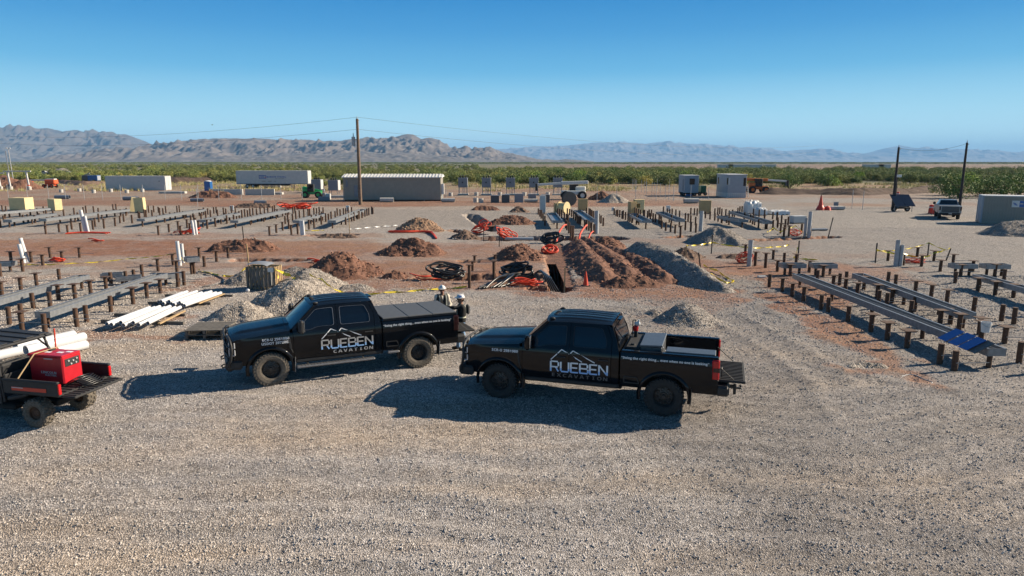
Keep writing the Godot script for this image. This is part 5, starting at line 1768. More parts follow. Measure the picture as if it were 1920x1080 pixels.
# lettering on the driver's side: x runs towards the tail
func name_strokes(word: String, left: float, base: float, tall: float, wide: float, upper: Shape, lower: Shape) -> void:
	var total := 0.0
	for ch in word:
		total += STROKES[ch][0] + 0.24
	var k := wide / total
	var at := left
	var cut := base + tall * 0.34  # below this height the letters get the painted sky reflection
	for ch in word:
		for q: Array in STROKES[ch][1]:
			var poly := stroke_quad(Vector2(at - q[0] * k, base + q[1] * tall), Vector2(at - q[2] * k, base + q[3] * tall), tall * (0.17 if q[0] == q[2] else 0.14))
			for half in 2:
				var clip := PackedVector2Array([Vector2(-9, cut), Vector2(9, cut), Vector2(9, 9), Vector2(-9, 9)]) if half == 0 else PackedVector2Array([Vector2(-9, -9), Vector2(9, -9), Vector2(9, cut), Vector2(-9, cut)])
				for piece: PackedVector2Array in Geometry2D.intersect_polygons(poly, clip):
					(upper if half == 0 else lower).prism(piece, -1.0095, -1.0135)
		at -= (STROKES[ch][0] + 0.24) * k


func text_mesh(text: String, size: float, bold := true) -> TextMesh:
	var m := TextMesh.new()
	var f := SystemFont.new()
	f.font_names = PackedStringArray(["Droid Sans"])
	f.font_weight = 700 if bold else 400
	m.font = f
	m.text = text
	m.font_size = 64
	m.pixel_size = size / 46.0
	m.depth = 0.004
	return m


func put_text(called: String, t: Node3D, text: String, mid: Vector3, size: float, stretch: float, m: Material, turn := Basis(Vector3.UP, PI)) -> void:
	var o := MeshInstance3D.new()
	o.name = called
	o.mesh = text_mesh(text, size)
	o.material_override = m
	o.transform = Transform3D(turn * Basis.from_scale(Vector3(stretch, 1, 1)), mid)
	t.add_child(o, true)


func make_truck(label: String, at: Vector3, turn: float, o: Dictionary) -> Node3D:
	var t := thing("pickup_truck", label, "pickup truck", at, turn)
	var paint: Material = o.get("paint", mats.black_paint)
	var arch := func(x: float) -> float:
		for c: float in [0.0, -BASE]:
			if absf(x - c) < 0.56:
				return maxf(0.62, 0.46 + sqrt(0.56 * 0.56 - (x - c) * (x - c)))
		return 0.62
	var hood_edge := func(x: float) -> float: return lerpf(1.47, 1.345, clampf((x + 0.5) / 1.42, 0.0, 1.0)) - 0.05 * pow(clampf((x - 0.55) / 0.4, 0.0, 1.0), 2.0)
	var flat := func(y: float) -> Callable: return func(_x: float) -> float: return y
	# --- panels
	for sd: float in [-1.0, 1.0]:
		var s := Shape.new()
		body_panel(s, spread(0.90, -0.60, 0.0), arch, func(x: float) -> float: return minf(hood_edge.call(x), 1.40 if x < -0.52 else 9.0), sd)
		part("fender", s, paint, t)
		for d in 2:
			s = Shape.new()
			var a: float = [-0.612, -1.79][d]
			var b: float = [-1.78, -2.80][d]
			body_panel(s, spread(a, b), flat.call(0.66), flat.call(1.40), sd)
			var glass := Shape.new()
			var glint_trim := Shape.new()
			if d == 0:
				window_frame(s, glass, glint_trim, PackedVector2Array([Vector2(-0.60, 1.40), Vector2(-0.60, 1.50), Vector2(-1.19, 2.035), Vector2(-1.78, 2.055), Vector2(-1.78, 1.40)]), PackedVector2Array([Vector2(-0.75, 1.445), Vector2(-0.76, 1.51), Vector2(-1.235, 1.955), Vector2(-1.70, 1.975), Vector2(-1.70, 1.50), Vector2(-1.25, 1.50), Vector2(-1.05, 1.435)]), sd)
			else:
				window_frame(s, glass, glint_trim, PackedVector2Array([Vector2(-1.79, 1.40), Vector2(-1.79, 2.055), Vector2(-2.66, 2.04), Vector2(-2.80, 1.72), Vector2(-2.80, 1.40)]), PackedVector2Array([Vector2(-1.87, 1.50), Vector2(-1.87, 1.975), Vector2(-2.56, 1.965), Vector2(-2.68, 1.70), Vector2(-2.68, 1.50)]), sd)
			var door := part("door", s, paint, t)
			part("window", glass, mats.tinted_glass, door)
			part("window_glint_trim", glint_trim, mats.black_plastic if o.get("dark_trim", false) else mats.dull_metal, door)  # the pale metal strip imitates a reflection along the window edges
			s = Shape.new()
			var hx: float = [-1.60, -2.62][d]
			s.box(Vector3(hx, 1.235, sd * 1.022), Vector3(0.22, 0.035, 0.03), Basis.IDENTITY, 0.010)
			part("handle", s, mats.black_plastic, door)
		# cab corner behind the doors
		s = Shape.new()
		body_panel(s, spread(-2.812, -2.99), flat.call(0.66), flat.call(1.40), sd)
		var pin := func(x: float, y: float) -> Vector3: return Vector3(x, y, sd * side_z(y))
		var cor := [pin.call(-2.812, 1.40), pin.call(-2.812, 1.72), pin.call(-2.67, 2.04), pin.call(-2.79, 2.0), pin.call(-2.92, 1.72), pin.call(-2.99, 1.40)]
		s.quad(cor[0], cor[1], cor[4], cor[5], Vector3(0, 0.2, sd))
		s.quad(cor[1], cor[2], cor[3], cor[4], Vector3(0, 0.3, sd))
		part("cab_corner", s, paint, t)
		# box side
		s = Shape.new()
		body_panel(s, spread(-3.03, -5.26, -BASE), arch, flat.call(1.475), sd)
		s.box(Vector3(-4.145, 1.482, sd * 0.895), Vector3(2.225, 0.05, 0.155), Basis.IDENTITY, 0.02)
		s.quad(Vector3(-3.04, 0.9, sd * 0.80), Vector3(-5.24, 0.9, sd * 0.80), Vector3(-5.24, 1.46, sd * 0.82), Vector3(-3.04, 1.46, sd * 0.82), Vector3(0, 0, -sd))
		part("bed_side", s, paint, t)
		# flares over the wheels
		for c: float in [0.0, -BASE]:
			s = Shape.new()
			var rows := [PackedVector3Array(), PackedVector3Array(), PackedVector3Array(), PackedVector3Array()]
			for k in 29:
				var a := PI * (k - 1.5) / 25.0
				for j in 4:
					var r: float = [0.545, 0.555, 0.60, 0.635][j]
					var up := 0.46 + sin(a) * r
					rows[j].append(Vector3(c + cos(a) * r, up, sd * (side_z(clampf(up, 0.62, 1.2)) * nose(c + cos(a) * r) + [0.01, 0.052, 0.045, 0.0][j])))
			s.grid(rows)
			part("fender_flare", s, paint, t)
			s = Shape.new()
			s.box(Vector3(c - 0.62, 0.52, sd * 0.88), Vector3(0.018, 0.42, 0.27), Basis(Vector3.BACK, 0.06), 0.004)
			part("mud_flap", s, mats.dull_metal if o.get("pale_flaps", false) else mats.black_plastic, t)
			add_wheel(t, Vector3(c, 0.455, sd * 0.865), sd, o.tyre)
		# rocker below the doors
		s = Shape.new()
		s.box(Vector3(-1.82, 0.60, sd * 0.90), Vector3(2.35, 0.12, 0.12), Basis.IDENTITY, 0.03)
		part("rocker", s, mats.black_plastic, t)
		if o.get("steps", false):
			s = Shape.new()
			s.box(Vector3(-1.70, 0.47, sd * 1.06), Vector3(2.10, 0.055, 0.17), Basis.IDENTITY, 0.02)
			for k in 22:
				s.box(Vector3(-0.80 - k * 0.082, 0.50, sd * 1.06), Vector3(0.03, 0.012, 0.14))
			var st := part("running_board", s, mats.dull_metal, t)
			s = Shape.new()
			for x: float in [-0.95, -2.45]:
				s.beam(Vector3(x, 0.48, sd * 1.0), Vector3(x, 0.60, sd * 0.82), 0.05, 0.03)
			part("bracket", s, mats.black_plastic, st)
			s = Shape.new()
			s.box(Vector3(-3.30, 0.58, sd * 1.03), Vector3(0.34, 0.06, 0.12), Basis.IDENTITY, 0.02)
			part("bed_step", s, mats.dull_metal, t)
		# frame of the little side step pocket ahead of the rear wheel
		s = Shape.new()
		for q: Array in [[-3.12, 0.74, -3.48, 0.74], [-3.12, 0.88, -3.42, 0.88], [-3.12, 0.74, -3.12, 0.88], [-3.48, 0.74, -3.42, 0.88]]:
			s.beam(Vector3(q[0], q[1], sd * 0.992), Vector3(q[2], q[3], sd * 0.996), 0.03, 0.025)
		part("step_pocket", s, mats.black_plastic, t)
		# towing mirror
		s = Shape.new()
		s.box(Vector3(-0.80, 1.585, sd * 1.19), Vector3(0.13, 0.36, 0.24), Basis(Vector3.UP, -sd * 0.12), 0.045)
		var mir := part("mirror", s, paint if o.get("dark_trim", false) else mats.black_plastic, t)
		s = Shape.new()
		s.beam(Vector3(-0.78, 1.50, sd * 0.93), Vector3(-0.80, 1.50, sd * 1.12), 0.08, 0.06, 0.015)
		part("mirror_arm", s, mats.black_plastic, mir)
		s = Shape.new()
		s.box(Vector3(-0.868, 1.60, sd * 1.185), Vector3(0.008, 0.28, 0.19), Basis(Vector3.UP, -sd * 0.12))
		part("mirror_glass", s, mats.bright_metal, mir)
		# headlamp: two bright brackets in a dark shell
		s = Shape.new()
		s.box(Vector3(0.875, 1.10, sd * 0.775), Vector3(0.17, 0.42, 0.30), Basis(Vector3.UP, sd * 0.30), 0.04)
		var hl := part("headlight", s, mats.black_plastic, t)
		s = Shape.new()
		for up: float in [1.19, 1.00]:
			var h := 0.075
			var f := Basis(Vector3.UP, sd * 0.30)
			var c := Vector3(0.875, up, sd * 0.775)
			for q: Array in [[-0.10, -h, 0.11, -h], [0.11, -h, 0.11, h], [0.11, h, -0.10, h]]:
				s.beam(c + f * Vector3(0.088, q[1], sd * q[0]), c + f * Vector3(0.088, q[3], sd * q[2]), 0.03, 0.035, 0.008)
			s.beam(c + f * Vector3(-0.06, h, sd * 0.155), c + f * Vector3(-0.06, -h, sd * 0.155), 0.03, 0.035, 0.008)
			s.beam(c + f * Vector3(-0.06, -h, sd * 0.155), c + f * Vector3(0.08, -h, sd * 0.15), 0.03, 0.03, 0.008)
			s.sphere(c + f * Vector3(0.085, 0, 0), Vector3(0.02, 0.04, 0.04), 10, 6)
		part("lamp_strip", s, mats.clear_lens, hl)
		# badge on the fender
		s = Shape.new()
		s.beam(Vector3(-0.50, 1.26, sd * 1.006), Vector3(-0.53, 0.98, sd * 1.006), 0.012, 0.05, 0.003)
		s.beam(Vector3(-0.53, 0.98, sd * 1.006), Vector3(-0.58, 0.86, sd * 1.002), 0.012, 0.025, 0.003)
		part("fender_vent", s, mats.black_plastic, t)
		# tail lamp
		s = Shape.new()
		s.box(Vector3(-5.20, 1.22, sd * 0.965), Vector3(0.17, 0.47, 0.09), Basis.IDENTITY, 0.025)
		var tl := part("tail_light", s, o.tail, t)
		s = Shape.new()
		s.box(Vector3(-5.215, 1.22, sd * 0.972), Vector3(0.15, 0.11, 0.086), Basis.IDENTITY, 0.01)
		part("lamp_insert", s, mats.smoked_lens, tl)
	# --- hood
	var s := Shape.new()
	var rows := []
	for j in 17:
		var x := lerpf(0.90, -0.55, j / 16.0)
		var row := PackedVector3Array()
		for i in 29:
			var q := lerpf(-1.0, 1.0, i / 28.0)
			var half: float = (side_z(hood_edge.call(x)) - 0.012) * nose(x)
			var mid_up := 0.060 * (1.0 - pow(absf(q), 2.6)) + 0.030 * smoothstep(0.56, 0.44, absf(q)) * smoothstep(0.88, 0.6, x)
			row.append(Vector3(x + 0.07 * (1.0 - q * q) * smoothstep(0.3, 0.9, x), hood_edge.call(x) + mid_up, q * half))
		rows.append(row)
	s.grid(rows)
	part("hood", s, paint, t)
	# cowl with wipers
	s = Shape.new()
	s.quad(Vector3(-0.53, 1.475, -0.90), Vector3(-0.53, 1.475, 0.90), Vector3(-0.70, 1.50, 0.90), Vector3(-0.70, 1.50, -0.90), Vector3.UP)
	s.tube([Vector3(-0.60, 1.53, -0.55), Vector3(-0.68, 1.56, 0.05)], 0.012, 5)
	s.tube([Vector3(-0.60, 1.53, 0.15), Vector3(-0.68, 1.56, 0.70)], 0.012, 5)
	part("cowl", s, mats.black_plastic, t)
	# windscreen and A pillars
	s = Shape.new()
	rows = []
	for j in 7:
		var k := j / 6.0
		var row := PackedVector3Array()
		for i in 13:
			var q := lerpf(-1.0, 1.0, i / 12.0)
			row.append(Vector3(lerpf(-0.58, -1.21, k) + 0.10 * (1.0 - q * q), lerpf(1.49, 2.055, k), q * lerpf(0.885, 0.745, k)))
		rows.append(row)
	s.grid(rows)
	part("windscreen", s, mats.tinted_glass, t)
	for sd: float in [-1.0, 1.0]:
		s = Shape.new()
		s.beam(Vector3(-0.585, 1.47, sd * 0.905), Vector3(-1.215, 2.05, sd * 0.755), 0.07, 0.06, 0.015)
		part("pillar", s, paint, t)
	# roof with pressed ribs
	s = Shape.new()
	rows = []
	for j in 13:
		var k := j / 12.0
		var row := PackedVector3Array()
		for i in 49:
			var q := lerpf(-1.0, 1.0, i / 48.0)
			var y := 2.05 + 0.075 * (1.0 - pow(absf(q), 3.0)) * (0.55 + 0.45 * sin(PI * clampf(k * 0.9 + 0.1, 0.0, 1.0)))
			var rib := 0.0
			for c: float in [-0.62, -0.31, 0.0, 0.31, 0.62]:
				rib = maxf(rib, smoothstep(0.10, 0.06, absf(q - c)))
			y += 0.014 * rib * smoothstep(0.05, 0.2, k) * smoothstep(1.0, 0.9, k)
			row.append(Vector3(lerpf(-1.17 + 0.09 * (1.0 - q * q), -2.78, k), y - 0.03 * pow(1.0 - k, 6.0), q * (0.775 - 0.01 * k)))
		rows.append(row)
	s.grid(rows)
	part("roof", s, paint, t)
	for k in 5:
		s = Shape.new()
		s.sphere(Vector3(-1.27, 2.085, (k - 2) * (0.16 if absi(k - 2) < 2 else 0.30)), Vector3(0.075, 0.035, 0.05), 10, 6)
		part("marker_light", s, mats.black_plastic, t)
	# back of the cab
	s = Shape.new()
	s.quad(Vector3(-2.99, 0.66, -0.95), Vector3(-2.99, 0.66, 0.95), Vector3(-2.985, 1.44, 0.95), Vector3(-2.985, 1.44, -0.95), Vector3.LEFT)
	s.quad(Vector3(-2.985, 1.44, -0.95), Vector3(-2.985, 1.44, 0.95), Vector3(-2.78, 2.06, 0.76), Vector3(-2.78, 2.06, -0.76), Vector3.LEFT)
	s.box(Vector3(-2.86, 2.065, 0.0), Vector3(0.10, 0.03, 0.42), Basis.IDENTITY, 0.01)
	part("cab_back", s, paint, t)
	s = Shape.new()
	s.quad(Vector3(-2.983, 1.52, -0.78), Vector3(-2.983, 1.52, 0.78), Vector3(-2.835, 1.96, 0.68), Vector3(-2.835, 1.96, -0.68), Vector3.LEFT)
	part("rear_window", s, mats.tinted_glass, t)
	# grille and front bumper
	s = Shape.new()
	s.box(Vector3(0.86, 1.06, 0), Vector3(0.14, 0.58, 1.34), Basis.IDENTITY, 0.04)
	for k in 4:
		s.box(Vector3(0.945, 0.86 + k * 0.14, 0), Vector3(0.05, 0.05, 1.28), Basis.IDENTITY, 0.012)
	part("grille", s, mats.black_plastic, t)
	s = Shape.new()
	s.box(Vector3(0.99, 0.66, 0), Vector3(0.24, 0.27, 1.92), Basis.IDENTITY, 0.06)
	s.box(Vector3(0.86, 0.66, -0.90), Vector3(0.34, 0.25, 0.14), Basis(Vector3.UP, -0.25), 0.05)
	s.box(Vector3(0.86, 0.66, 0.90), Vector3(0.34, 0.25, 0.14), Basis(Vector3.UP, 0.25), 0.05)
	s.box(Vector3(1.0, 0.48, 0), Vector3(0.16, 0.12, 1.3), Basis.IDENTITY, 0.04)
	for z: float in [-0.45, 0.45]:
		s.tube([Vector3(1.10, 0.52, z), Vector3(1.18, 0.50, z), Vector3(1.20, 0.56, z), Vector3(1.12, 0.60, z)], 0.02, 6)
	part("front_bumper", s, mats.black_plastic, t)
	# brush guard
	s = Shape.new()
	for sd: float in [-1.0, 1.0]:
		var pts := []
		for q: Array in [[1.16, 0.62, 0.55], [1.17, 0.60, 0.80], [1.12, 0.66, 0.96], [1.06, 0.85, 1.02], [1.03, 1.05, 1.02], [1.03, 1.20, 1.00], [1.05, 1.30, 0.93], [1.07, 1.35, 0.80], [1.09, 1.365, 0.62], [1.11, 1.36, 0.52]]:
			pts.append(Vector3(q[0], q[1], sd * q[2]))
		s.tube(pts, 0.036, 10)
		s.beam(Vector3(1.15, 0.55, sd * 0.50), Vector3(1.11, 1.38, sd * 0.50), 0.12, 0.03, 0.01)
		for up: float in [0.90, 1.16]:
			s.tube([Vector3(1.15, up, sd * 0.5), Vector3(1.12, up, sd * 0.85), Vector3(1.04, up, sd * 1.02)], 0.022, 8)
	for up: float in [0.66, 0.83, 1.0, 1.17, 1.355]:
		s.tube([Vector3(1.16, up, -0.5), Vector3(1.18, up, 0.0), Vector3(1.16, up, 0.5)], 0.028, 8)
	for z: float in [-0.17, 0.17]:
		s.tube([Vector3(1.175, 0.66, z), Vector3(1.15, 1.36, z)], 0.018, 8)
	part("brush_guard", s, mats.black_plastic, t).position.x = -0.09
	# bed: floor, front wall, humps
	s = Shape.new()
	s.box(Vector3(-4.14, 0.90, 0), Vector3(2.22, 0.05, 1.62), Basis.IDENTITY)
	for k in 9:
		s.box(Vector3(-4.14, 0.93, (k - 4) * 0.17), Vector3(2.2, 0.02, 0.08), Basis.IDENTITY, 0.006)
	s.box(Vector3(-3.055, 1.19, 0), Vector3(0.05, 0.56, 1.62), Basis.IDENTITY, 0.01)
	for z: float in [-0.70, 0.70]:
		s.box(Vector3(-BASE, 1.04, z), Vector3(0.85, 0.24, 0.22), Basis.IDENTITY, 0.05)
	part("bed_floor", s, mats.bed_liner, t)
	# tailgate let down
	s = Shape.new()
	var tg := Transform3D(Basis(Vector3.BACK, o.get("gate_tilt", 0.03)), Vector3(-5.27, 0.955, 0))
	s.box(tg * Vector3(-0.30, -0.03, 0), Vector3(0.60, 0.06, 1.62), tg.basis, 0.015)
	for k in 13:
		s.box(tg * Vector3(-0.30, 0.008, (k - 6) * 0.118), Vector3(0.50, 0.02, 0.055), tg.basis, 0.006)
	var gate := part("tailgate", s, mats.bed_liner, t)
	s = Shape.new()
	for z: float in [-0.79, 0.79]:
		s.tube([Vector3(-5.22, 1.30, z), tg * Vector3(-0.34, 0.01, z)], 0.010, 5)
	part("tailgate_cable", s, mats.black_plastic, gate)
	# rear bumper and tow hitch
	s = Shape.new()
	s.box(Vector3(-5.41, 0.70, 0), Vector3(0.22, 0.17, 1.10), Basis.IDENTITY, 0.03)
	for sd: float in [-1.0, 1.0]:
		s.box(Vector3(-5.37, 0.72, sd * 0.76), Vector3(0.30, 0.25, 0.44), Basis.IDENTITY, 0.05)
	part("rear_bumper", s, mats.black_plastic if not o.get("pale_bumper", false) else mats.dull_metal, t)
	s = Shape.new()
	s.box(Vector3(-5.55, 0.56, 0), Vector3(0.30, 0.08, 0.08), Basis.IDENTITY, 0.01)
	s.box(Vector3(-5.66, 0.50, 0), Vector3(0.07, 0.26, 0.07), Basis.IDENTITY, 0.01)
	s.box(Vector3(-5.74, 0.53, 0), Vector3(0.16, 0.03, 0.08), Basis.IDENTITY, 0.01)
	s.sphere(Vector3(-5.79, 0.59, 0), Vector3(0.032, 0.035, 0.032), 10, 6)
	part("tow_hitch", s, mats.black_plastic, t)
	# chassis
	s = Shape.new()
	s.box(Vector3(-0.95, 0.86, 0), Vector3(3.7, 0.56, 1.30))
	s.box(Vector3(-2.2, 0.62, 0), Vector3(1.7, 0.22, 1.66))
	s.box(Vector3(-4.15, 0.72, 0), Vector3(2.2, 0.32, 1.28))
	for z: float in [-0.45, 0.45]:
		s.box(Vector3(-2.15, 0.56, z), Vector3(6.1, 0.14, 0.09))
	for c: float in [0.0, -BASE]:
		s.cyl(Vector3(c, 0.44, -0.72), Vector3(c, 0.44, 0.72), 0.055, 0.055, 10)
		s.sphere(Vector3(c, 0.44, 0.1), Vector3(0.17, 0.17, 0.17), 12, 8)
	s.cyl(Vector3(-0.2, 0.50, 0.05), Vector3(-3.9, 0.46, 0.08), 0.05, 0.05, 8)
	part("chassis", s, mats.underbody, t)
	if o.get("antenna", false):
		s = Shape.new()
		s.tube([Vector3(-0.50, 1.48, 0.80), Vector3(-0.52, 2.30, 0.81)], 0.006, 5)
		part("antenna", s, mats.black_plastic, t)
	if o.get("cover", false):
		for k in 3:
			s = Shape.new()
			s.box(Vector3(-3.42 - k * 0.735, 1.525, 0), Vector3(0.728, 0.045, 1.78), Basis.IDENTITY, 0.014)
			part("bed_cover_panel", s, mats.bed_cover, t)
	# lettering on the driver's door
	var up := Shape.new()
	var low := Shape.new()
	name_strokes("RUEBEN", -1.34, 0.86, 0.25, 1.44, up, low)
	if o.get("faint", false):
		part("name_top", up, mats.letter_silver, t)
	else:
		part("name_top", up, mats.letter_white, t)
	part("name_bottom", low, mats.letter_sky_reflection, t)  # blue lower band is a painted reflection of the sky
	s = Shape.new()
	for q: Array in [[-1.34, 1.15, -1.49, 1.30], [-1.505, 1.315, -1.60, 1.41], [-1.60, 1.41, -2.11, 1.145], [-1.82, 1.335, -1.88, 1.40], [-1.88, 1.40, -2.42, 1.15]]:
		var z0 := -side_z(q[1]) - 0.004
		var z1 := -side_z(q[3]) - 0.004
		s.beam(Vector3(q[0], q[1], z0), Vector3(q[2], q[3], z1), 0.008, 0.022)
	part("peak_logo", s, mats.letter_white, t)
	var word: String = o.get("word", "EXCAVATION")
	for i in word.length():
		var x := -1.40 - (10 - word.length() + i) * 0.142
		put_text("lettering", t, word[i], Vector3(x, 0.765, -0.992), 0.085, 1.45, o.get("word_mat", mats.letter_grey))
	put_text("slogan", t, "\"Doing the right thing... even when no one is looking\"", Vector3(-4.05, 1.345, -0.998), 0.055, 1.02, mats.letter_white)
	var lines: Array = o.lines
	for i in lines.size():
		put_text("registration", t, lines[i], Vector3(-0.16, 1.275 - i * 0.10, -1.010), 0.068, 1.05, mats.letter_white)
	return t


func build_trucks() -> void:
	wheel_kit = wheel_meshes()
	var a := Vector3(-6.44, 0, -17.54)
	var b := Vector3(-2.76, 0, -19.18)
	var turn := heading(b, a)
	var r := Vector3(sin(turn), 0, cos(turn))   # the truck's right
	make_truck("black crew cab pickup with a flat grey bed cover and running boards", a + r * 0.90, turn, {"tyre": mats.dusty_tyre, "tail": mats.smoked_lens, "cover": true, "steps": true, "antenna": true, "faint": true, "word": "CAVATION", "word_mat": mats.letter_silver, "lines": ["SCR-U 2981980", "USDOT 3972003"], "pale_flaps": true, "gate_tilt": 0.05})
	a = Vector3(-0.3, 0, -16.57)
	b = Vector3(3.56, 0, -15.38)
	turn = heading(b, a)
	r = Vector3(sin(turn), 0, cos(turn))
	var at := a + r * 0.90
	make_truck("black crew cab pickup with an open bed, toolboxes and red tail lights", at, turn, {"tyre": mats.tyre, "tail": mats.red_lens, "dark_trim": true, "lines": ["SCR-U 2981980"], "gate_tilt": 0.0})
	# what lies in the open bed
	var put := func(p: Vector3) -> Vector3: return at + Basis(Vector3.UP, turn) * p
	var t := thing("fuel_tank", "flat black fuel tank against the cab in the open truck bed", "tank", put.call(Vector3(-3.27, 0.945, 0)), turn)
	var s := Shape.new()
	s.box(Vector3(0, 0.29, 0), Vector3(0.36, 0.58, 1.34), Basis.IDENTITY, 0.03)
	part("tank_body", s, mats.bed_liner, t)
	s = Shape.new()
	s.cyl(Vector3(0.02, 0.58, -0.45), Vector3(0.02, 0.62, -0.45), 0.06, 0.05, 12)
	part("filler_cap", s, mats.black_plastic, t)
	t = thing("fuel_pump", "small red and white hand pump standing on the flat tank", "pump", put.call(Vector3(-3.22, 1.525, 0.35)), turn)
	s = Shape.new()
	s.cyl(Vector3(0, 0, 0), Vector3(0, 0.16, 0), 0.05, 0.05, 10)
	part("pump_base", s, mats.black_plastic, t)
	s = Shape.new()
	s.box(Vector3(0.01, 0.22, 0), Vector3(0.13, 0.16, 0.12), Basis.IDENTITY, 0.03)
	part("pump_body", s, mats.red_lens, t)
	s = Shape.new()
	s.box(Vector3(-0.03, 0.34, 0), Vector3(0.15, 0.10, 0.09), Basis.IDENTITY, 0.03)
	s.cyl(Vector3(-0.05, 0.36, 0), Vector3(-0.06, 0.45, 0), 0.03, 0.02, 8)
	part("nozzle_holder", s, mats.white_plastic, t)
	s = Shape.new()
	s.tube([Vector3(0.10, 0.0, 0.12), Vector3(0.10, 0.40, 0.12), Vector3(0.04, 0.42, 0.12), Vector3(0.03, 0.05, 0.12)], 0.014, 6)
	part("hose", s, mats.black_plastic, t)
	t = thing("toolbox", "grey metal toolbox with sloped lid across the open truck bed", "toolbox", put.call(Vector3(-3.70, 0.945, 0)), turn)
	s = Shape.new()
	s.box(Vector3(0, 0.30, 0), Vector3(0.50, 0.60, 1.25), Basis.IDENTITY, 0.012)
	part("chest", s, mats.chest_metal, t)
	s = Shape.new()
	s.box(Vector3(0, 0.625, 0), Vector3(0.54, 0.05, 1.29), Basis(Vector3.BACK, -0.05), 0.012)
	part("lid", s, mats.chest_metal, t)
	s = Shape.new()
	s.box(Vector3(-0.26, 0.50, -0.3), Vector3(0.02, 0.08, 0.12), Basis.IDENTITY, 0.006)
	part("latch", s, mats.bright_metal, t)
	t = thing("side_toolbox", "low grey toolbox along the near side of the open truck bed", "toolbox", put.call(Vector3(-4.62, 0.945, -0.58)), turn)
	s = Shape.new()
	s.box(Vector3(0, 0.26, 0), Vector3(1.08, 0.52, 0.40), Basis.IDENTITY, 0.012)
	part("chest", s, mats.chest_metal, t)
	s = Shape.new()
	s.box(Vector3(0, 0.555, 0), Vector3(1.13, 0.055, 0.45), Basis.IDENTITY, 0.012)
	part("lid", s, mats.chest_metal, t)
	var ring := []
	for k in 29:
		ring.append(Vector3(cos(TAU * k / 14.0) * 0.17, 0.02 + 0.012 * k, sin(TAU * k / 14.0) * 0.17))
	s = Shape.new()
	s.tube(ring, 0.014, 6)
	solo("air_hose", s.mesh(), mats.grey_conduit, "coiled grey hose lying behind the toolbox in the truck bed", "hose", put.call(Vector3(-4.15, 0.96, 0.05)), turn)
	s = Shape.new()
	var loop := []
	for k in 25:
		loop.append(Vector3(0, 0.13 + cos(TAU * k / 12.0) * 0.11, sin(TAU * k / 12.0) * 0.11 + k * 0.001))
	s.tube(loop, 0.012, 6)
	solo("cable_coil", s.mesh(), mats.black_conduit, "small black cable coil hanging at the tailgate of the open bed", "cable", put.call(Vector3(-5.34, 0.965, -0.6)), turn)

# ---------------------------------------------------------------- post fields and cable troughs
var posts_trough := [15.94, -41.31, 1, 16.13, -40.08, 0, 14.43, -36.69, 1, 16.09, -36.51, 1, 16.58, -39.44, 1, 14.53, -35.2, 1, 16.16, -34.99, 1, 12.32, -32.18, 0, 12.44, -30.89, 1, 12.43, -29.72, 1, 12.5, -28.69, 1, 15.1, -33.28, 0, 15.86, -32.54, 0, 16.43, -33.09, 0, 15.22, -31.83, 1, 15.23, -30.66, 1, 15.26, -29.63, 1, 16.47, -31.42, 1, 15.96, -29.27, 1, 16.05, -28.27, 1, 18.24, -32.62, 0, 18.32, -32.11, 0, 18.21, -30.28, 1, 18.37, -29.36, 1, 18.33, -28.19, 1, 21.79, -33.06, 0, 23.29, -36.69, 1, 25.53, -39.12, 1, 25, -36.6, 1, 23.44, -35.2, 1, 25.16, -35.12, 1, 21.58, -31.09, 1, 21.64, -30.03, 1, 22.02, -29.42, 1, 24.61, -33.66, 0, 15.28, -27.87, 0, 15.33, -27.34, 0, 16.08, -26.66, 0, 15.4, -25.75, 0, 16.73, -26.1, 0, 15.57, -24.19, 1, 16.15, -24.5, 0, 18.39, -26.58, 0, 18.42, -25.05, 0, 18.46, -24.46, 0, 15.84, -23.53, 1, 15.73, -22.21, 1, 16.19, -22.96, 1, 16.15, -21.7, 1, 15.08, -19.57, 0, 12.53, -27.08, 0, 12.54, -26.46, 0, 12.58, -24.92, 0, 12.64, -23.38, 1, 12.64, -22.3, 1, 12.68, -21.21, 1, 12.69, -19.52, 0, 12.62, -18.73, 0, 22.67, -40.79, 1, 25.46, -42.55, 1, 25.44, -40.79, 1, 23.35, -38.51, 1, 22.68, -39.17, 0, 20.24, -25.87, 1, 14.84, -18.57, 0]
var posts_pipes := [-18.49, -24.46, 0, -18.59, -25.25, 0, -19.56, -27.29, 0, -19.01, -27.5, 0, -19.63, -28.98, 1, -18.97, -29.07, 1, -15.84, -24.19, 0, -15.93, -24.92, 0, -15.98, -26.58, 0, -15.99, -28.22, 1, -16, -29.36, 1, -15.96, -30.44, 1, -15.97, -32.11, 0, -15.93, -32.65, 0, -18.84, -32.83, 0, -18.87, -33.59, 0, -19.41, -32.54, 0, -19, -31.42, 1, -18.93, -30.12, 1, -22.72, -33.78, 0, -22.76, -32.18, 1, -22.7, -31.02, 1, -22.69, -29.81, 1, -19.21, -34.99, 0, -19.39, -36.97, 1, -18.14, -36.51, 1, -19.64, -39.17, 1, -19.67, -40.79, 0, -19.42, -42.07, 1, -17.53, -38.51, 0, -17.7, -40.52, 1, -17.63, -42.07, 1, -27.03, -38.92, 1, -26.75, -36.88, 1, -29.61, -39.97, 1, -28.59, -40.24, 1, -28.81, -42.25, 1, -26.95, -40.52, 1, -26.98, -42.25, 1, -26.73, -35.2, 0, -17.4, -23.59, 1, -16.4, -23.3, 0]
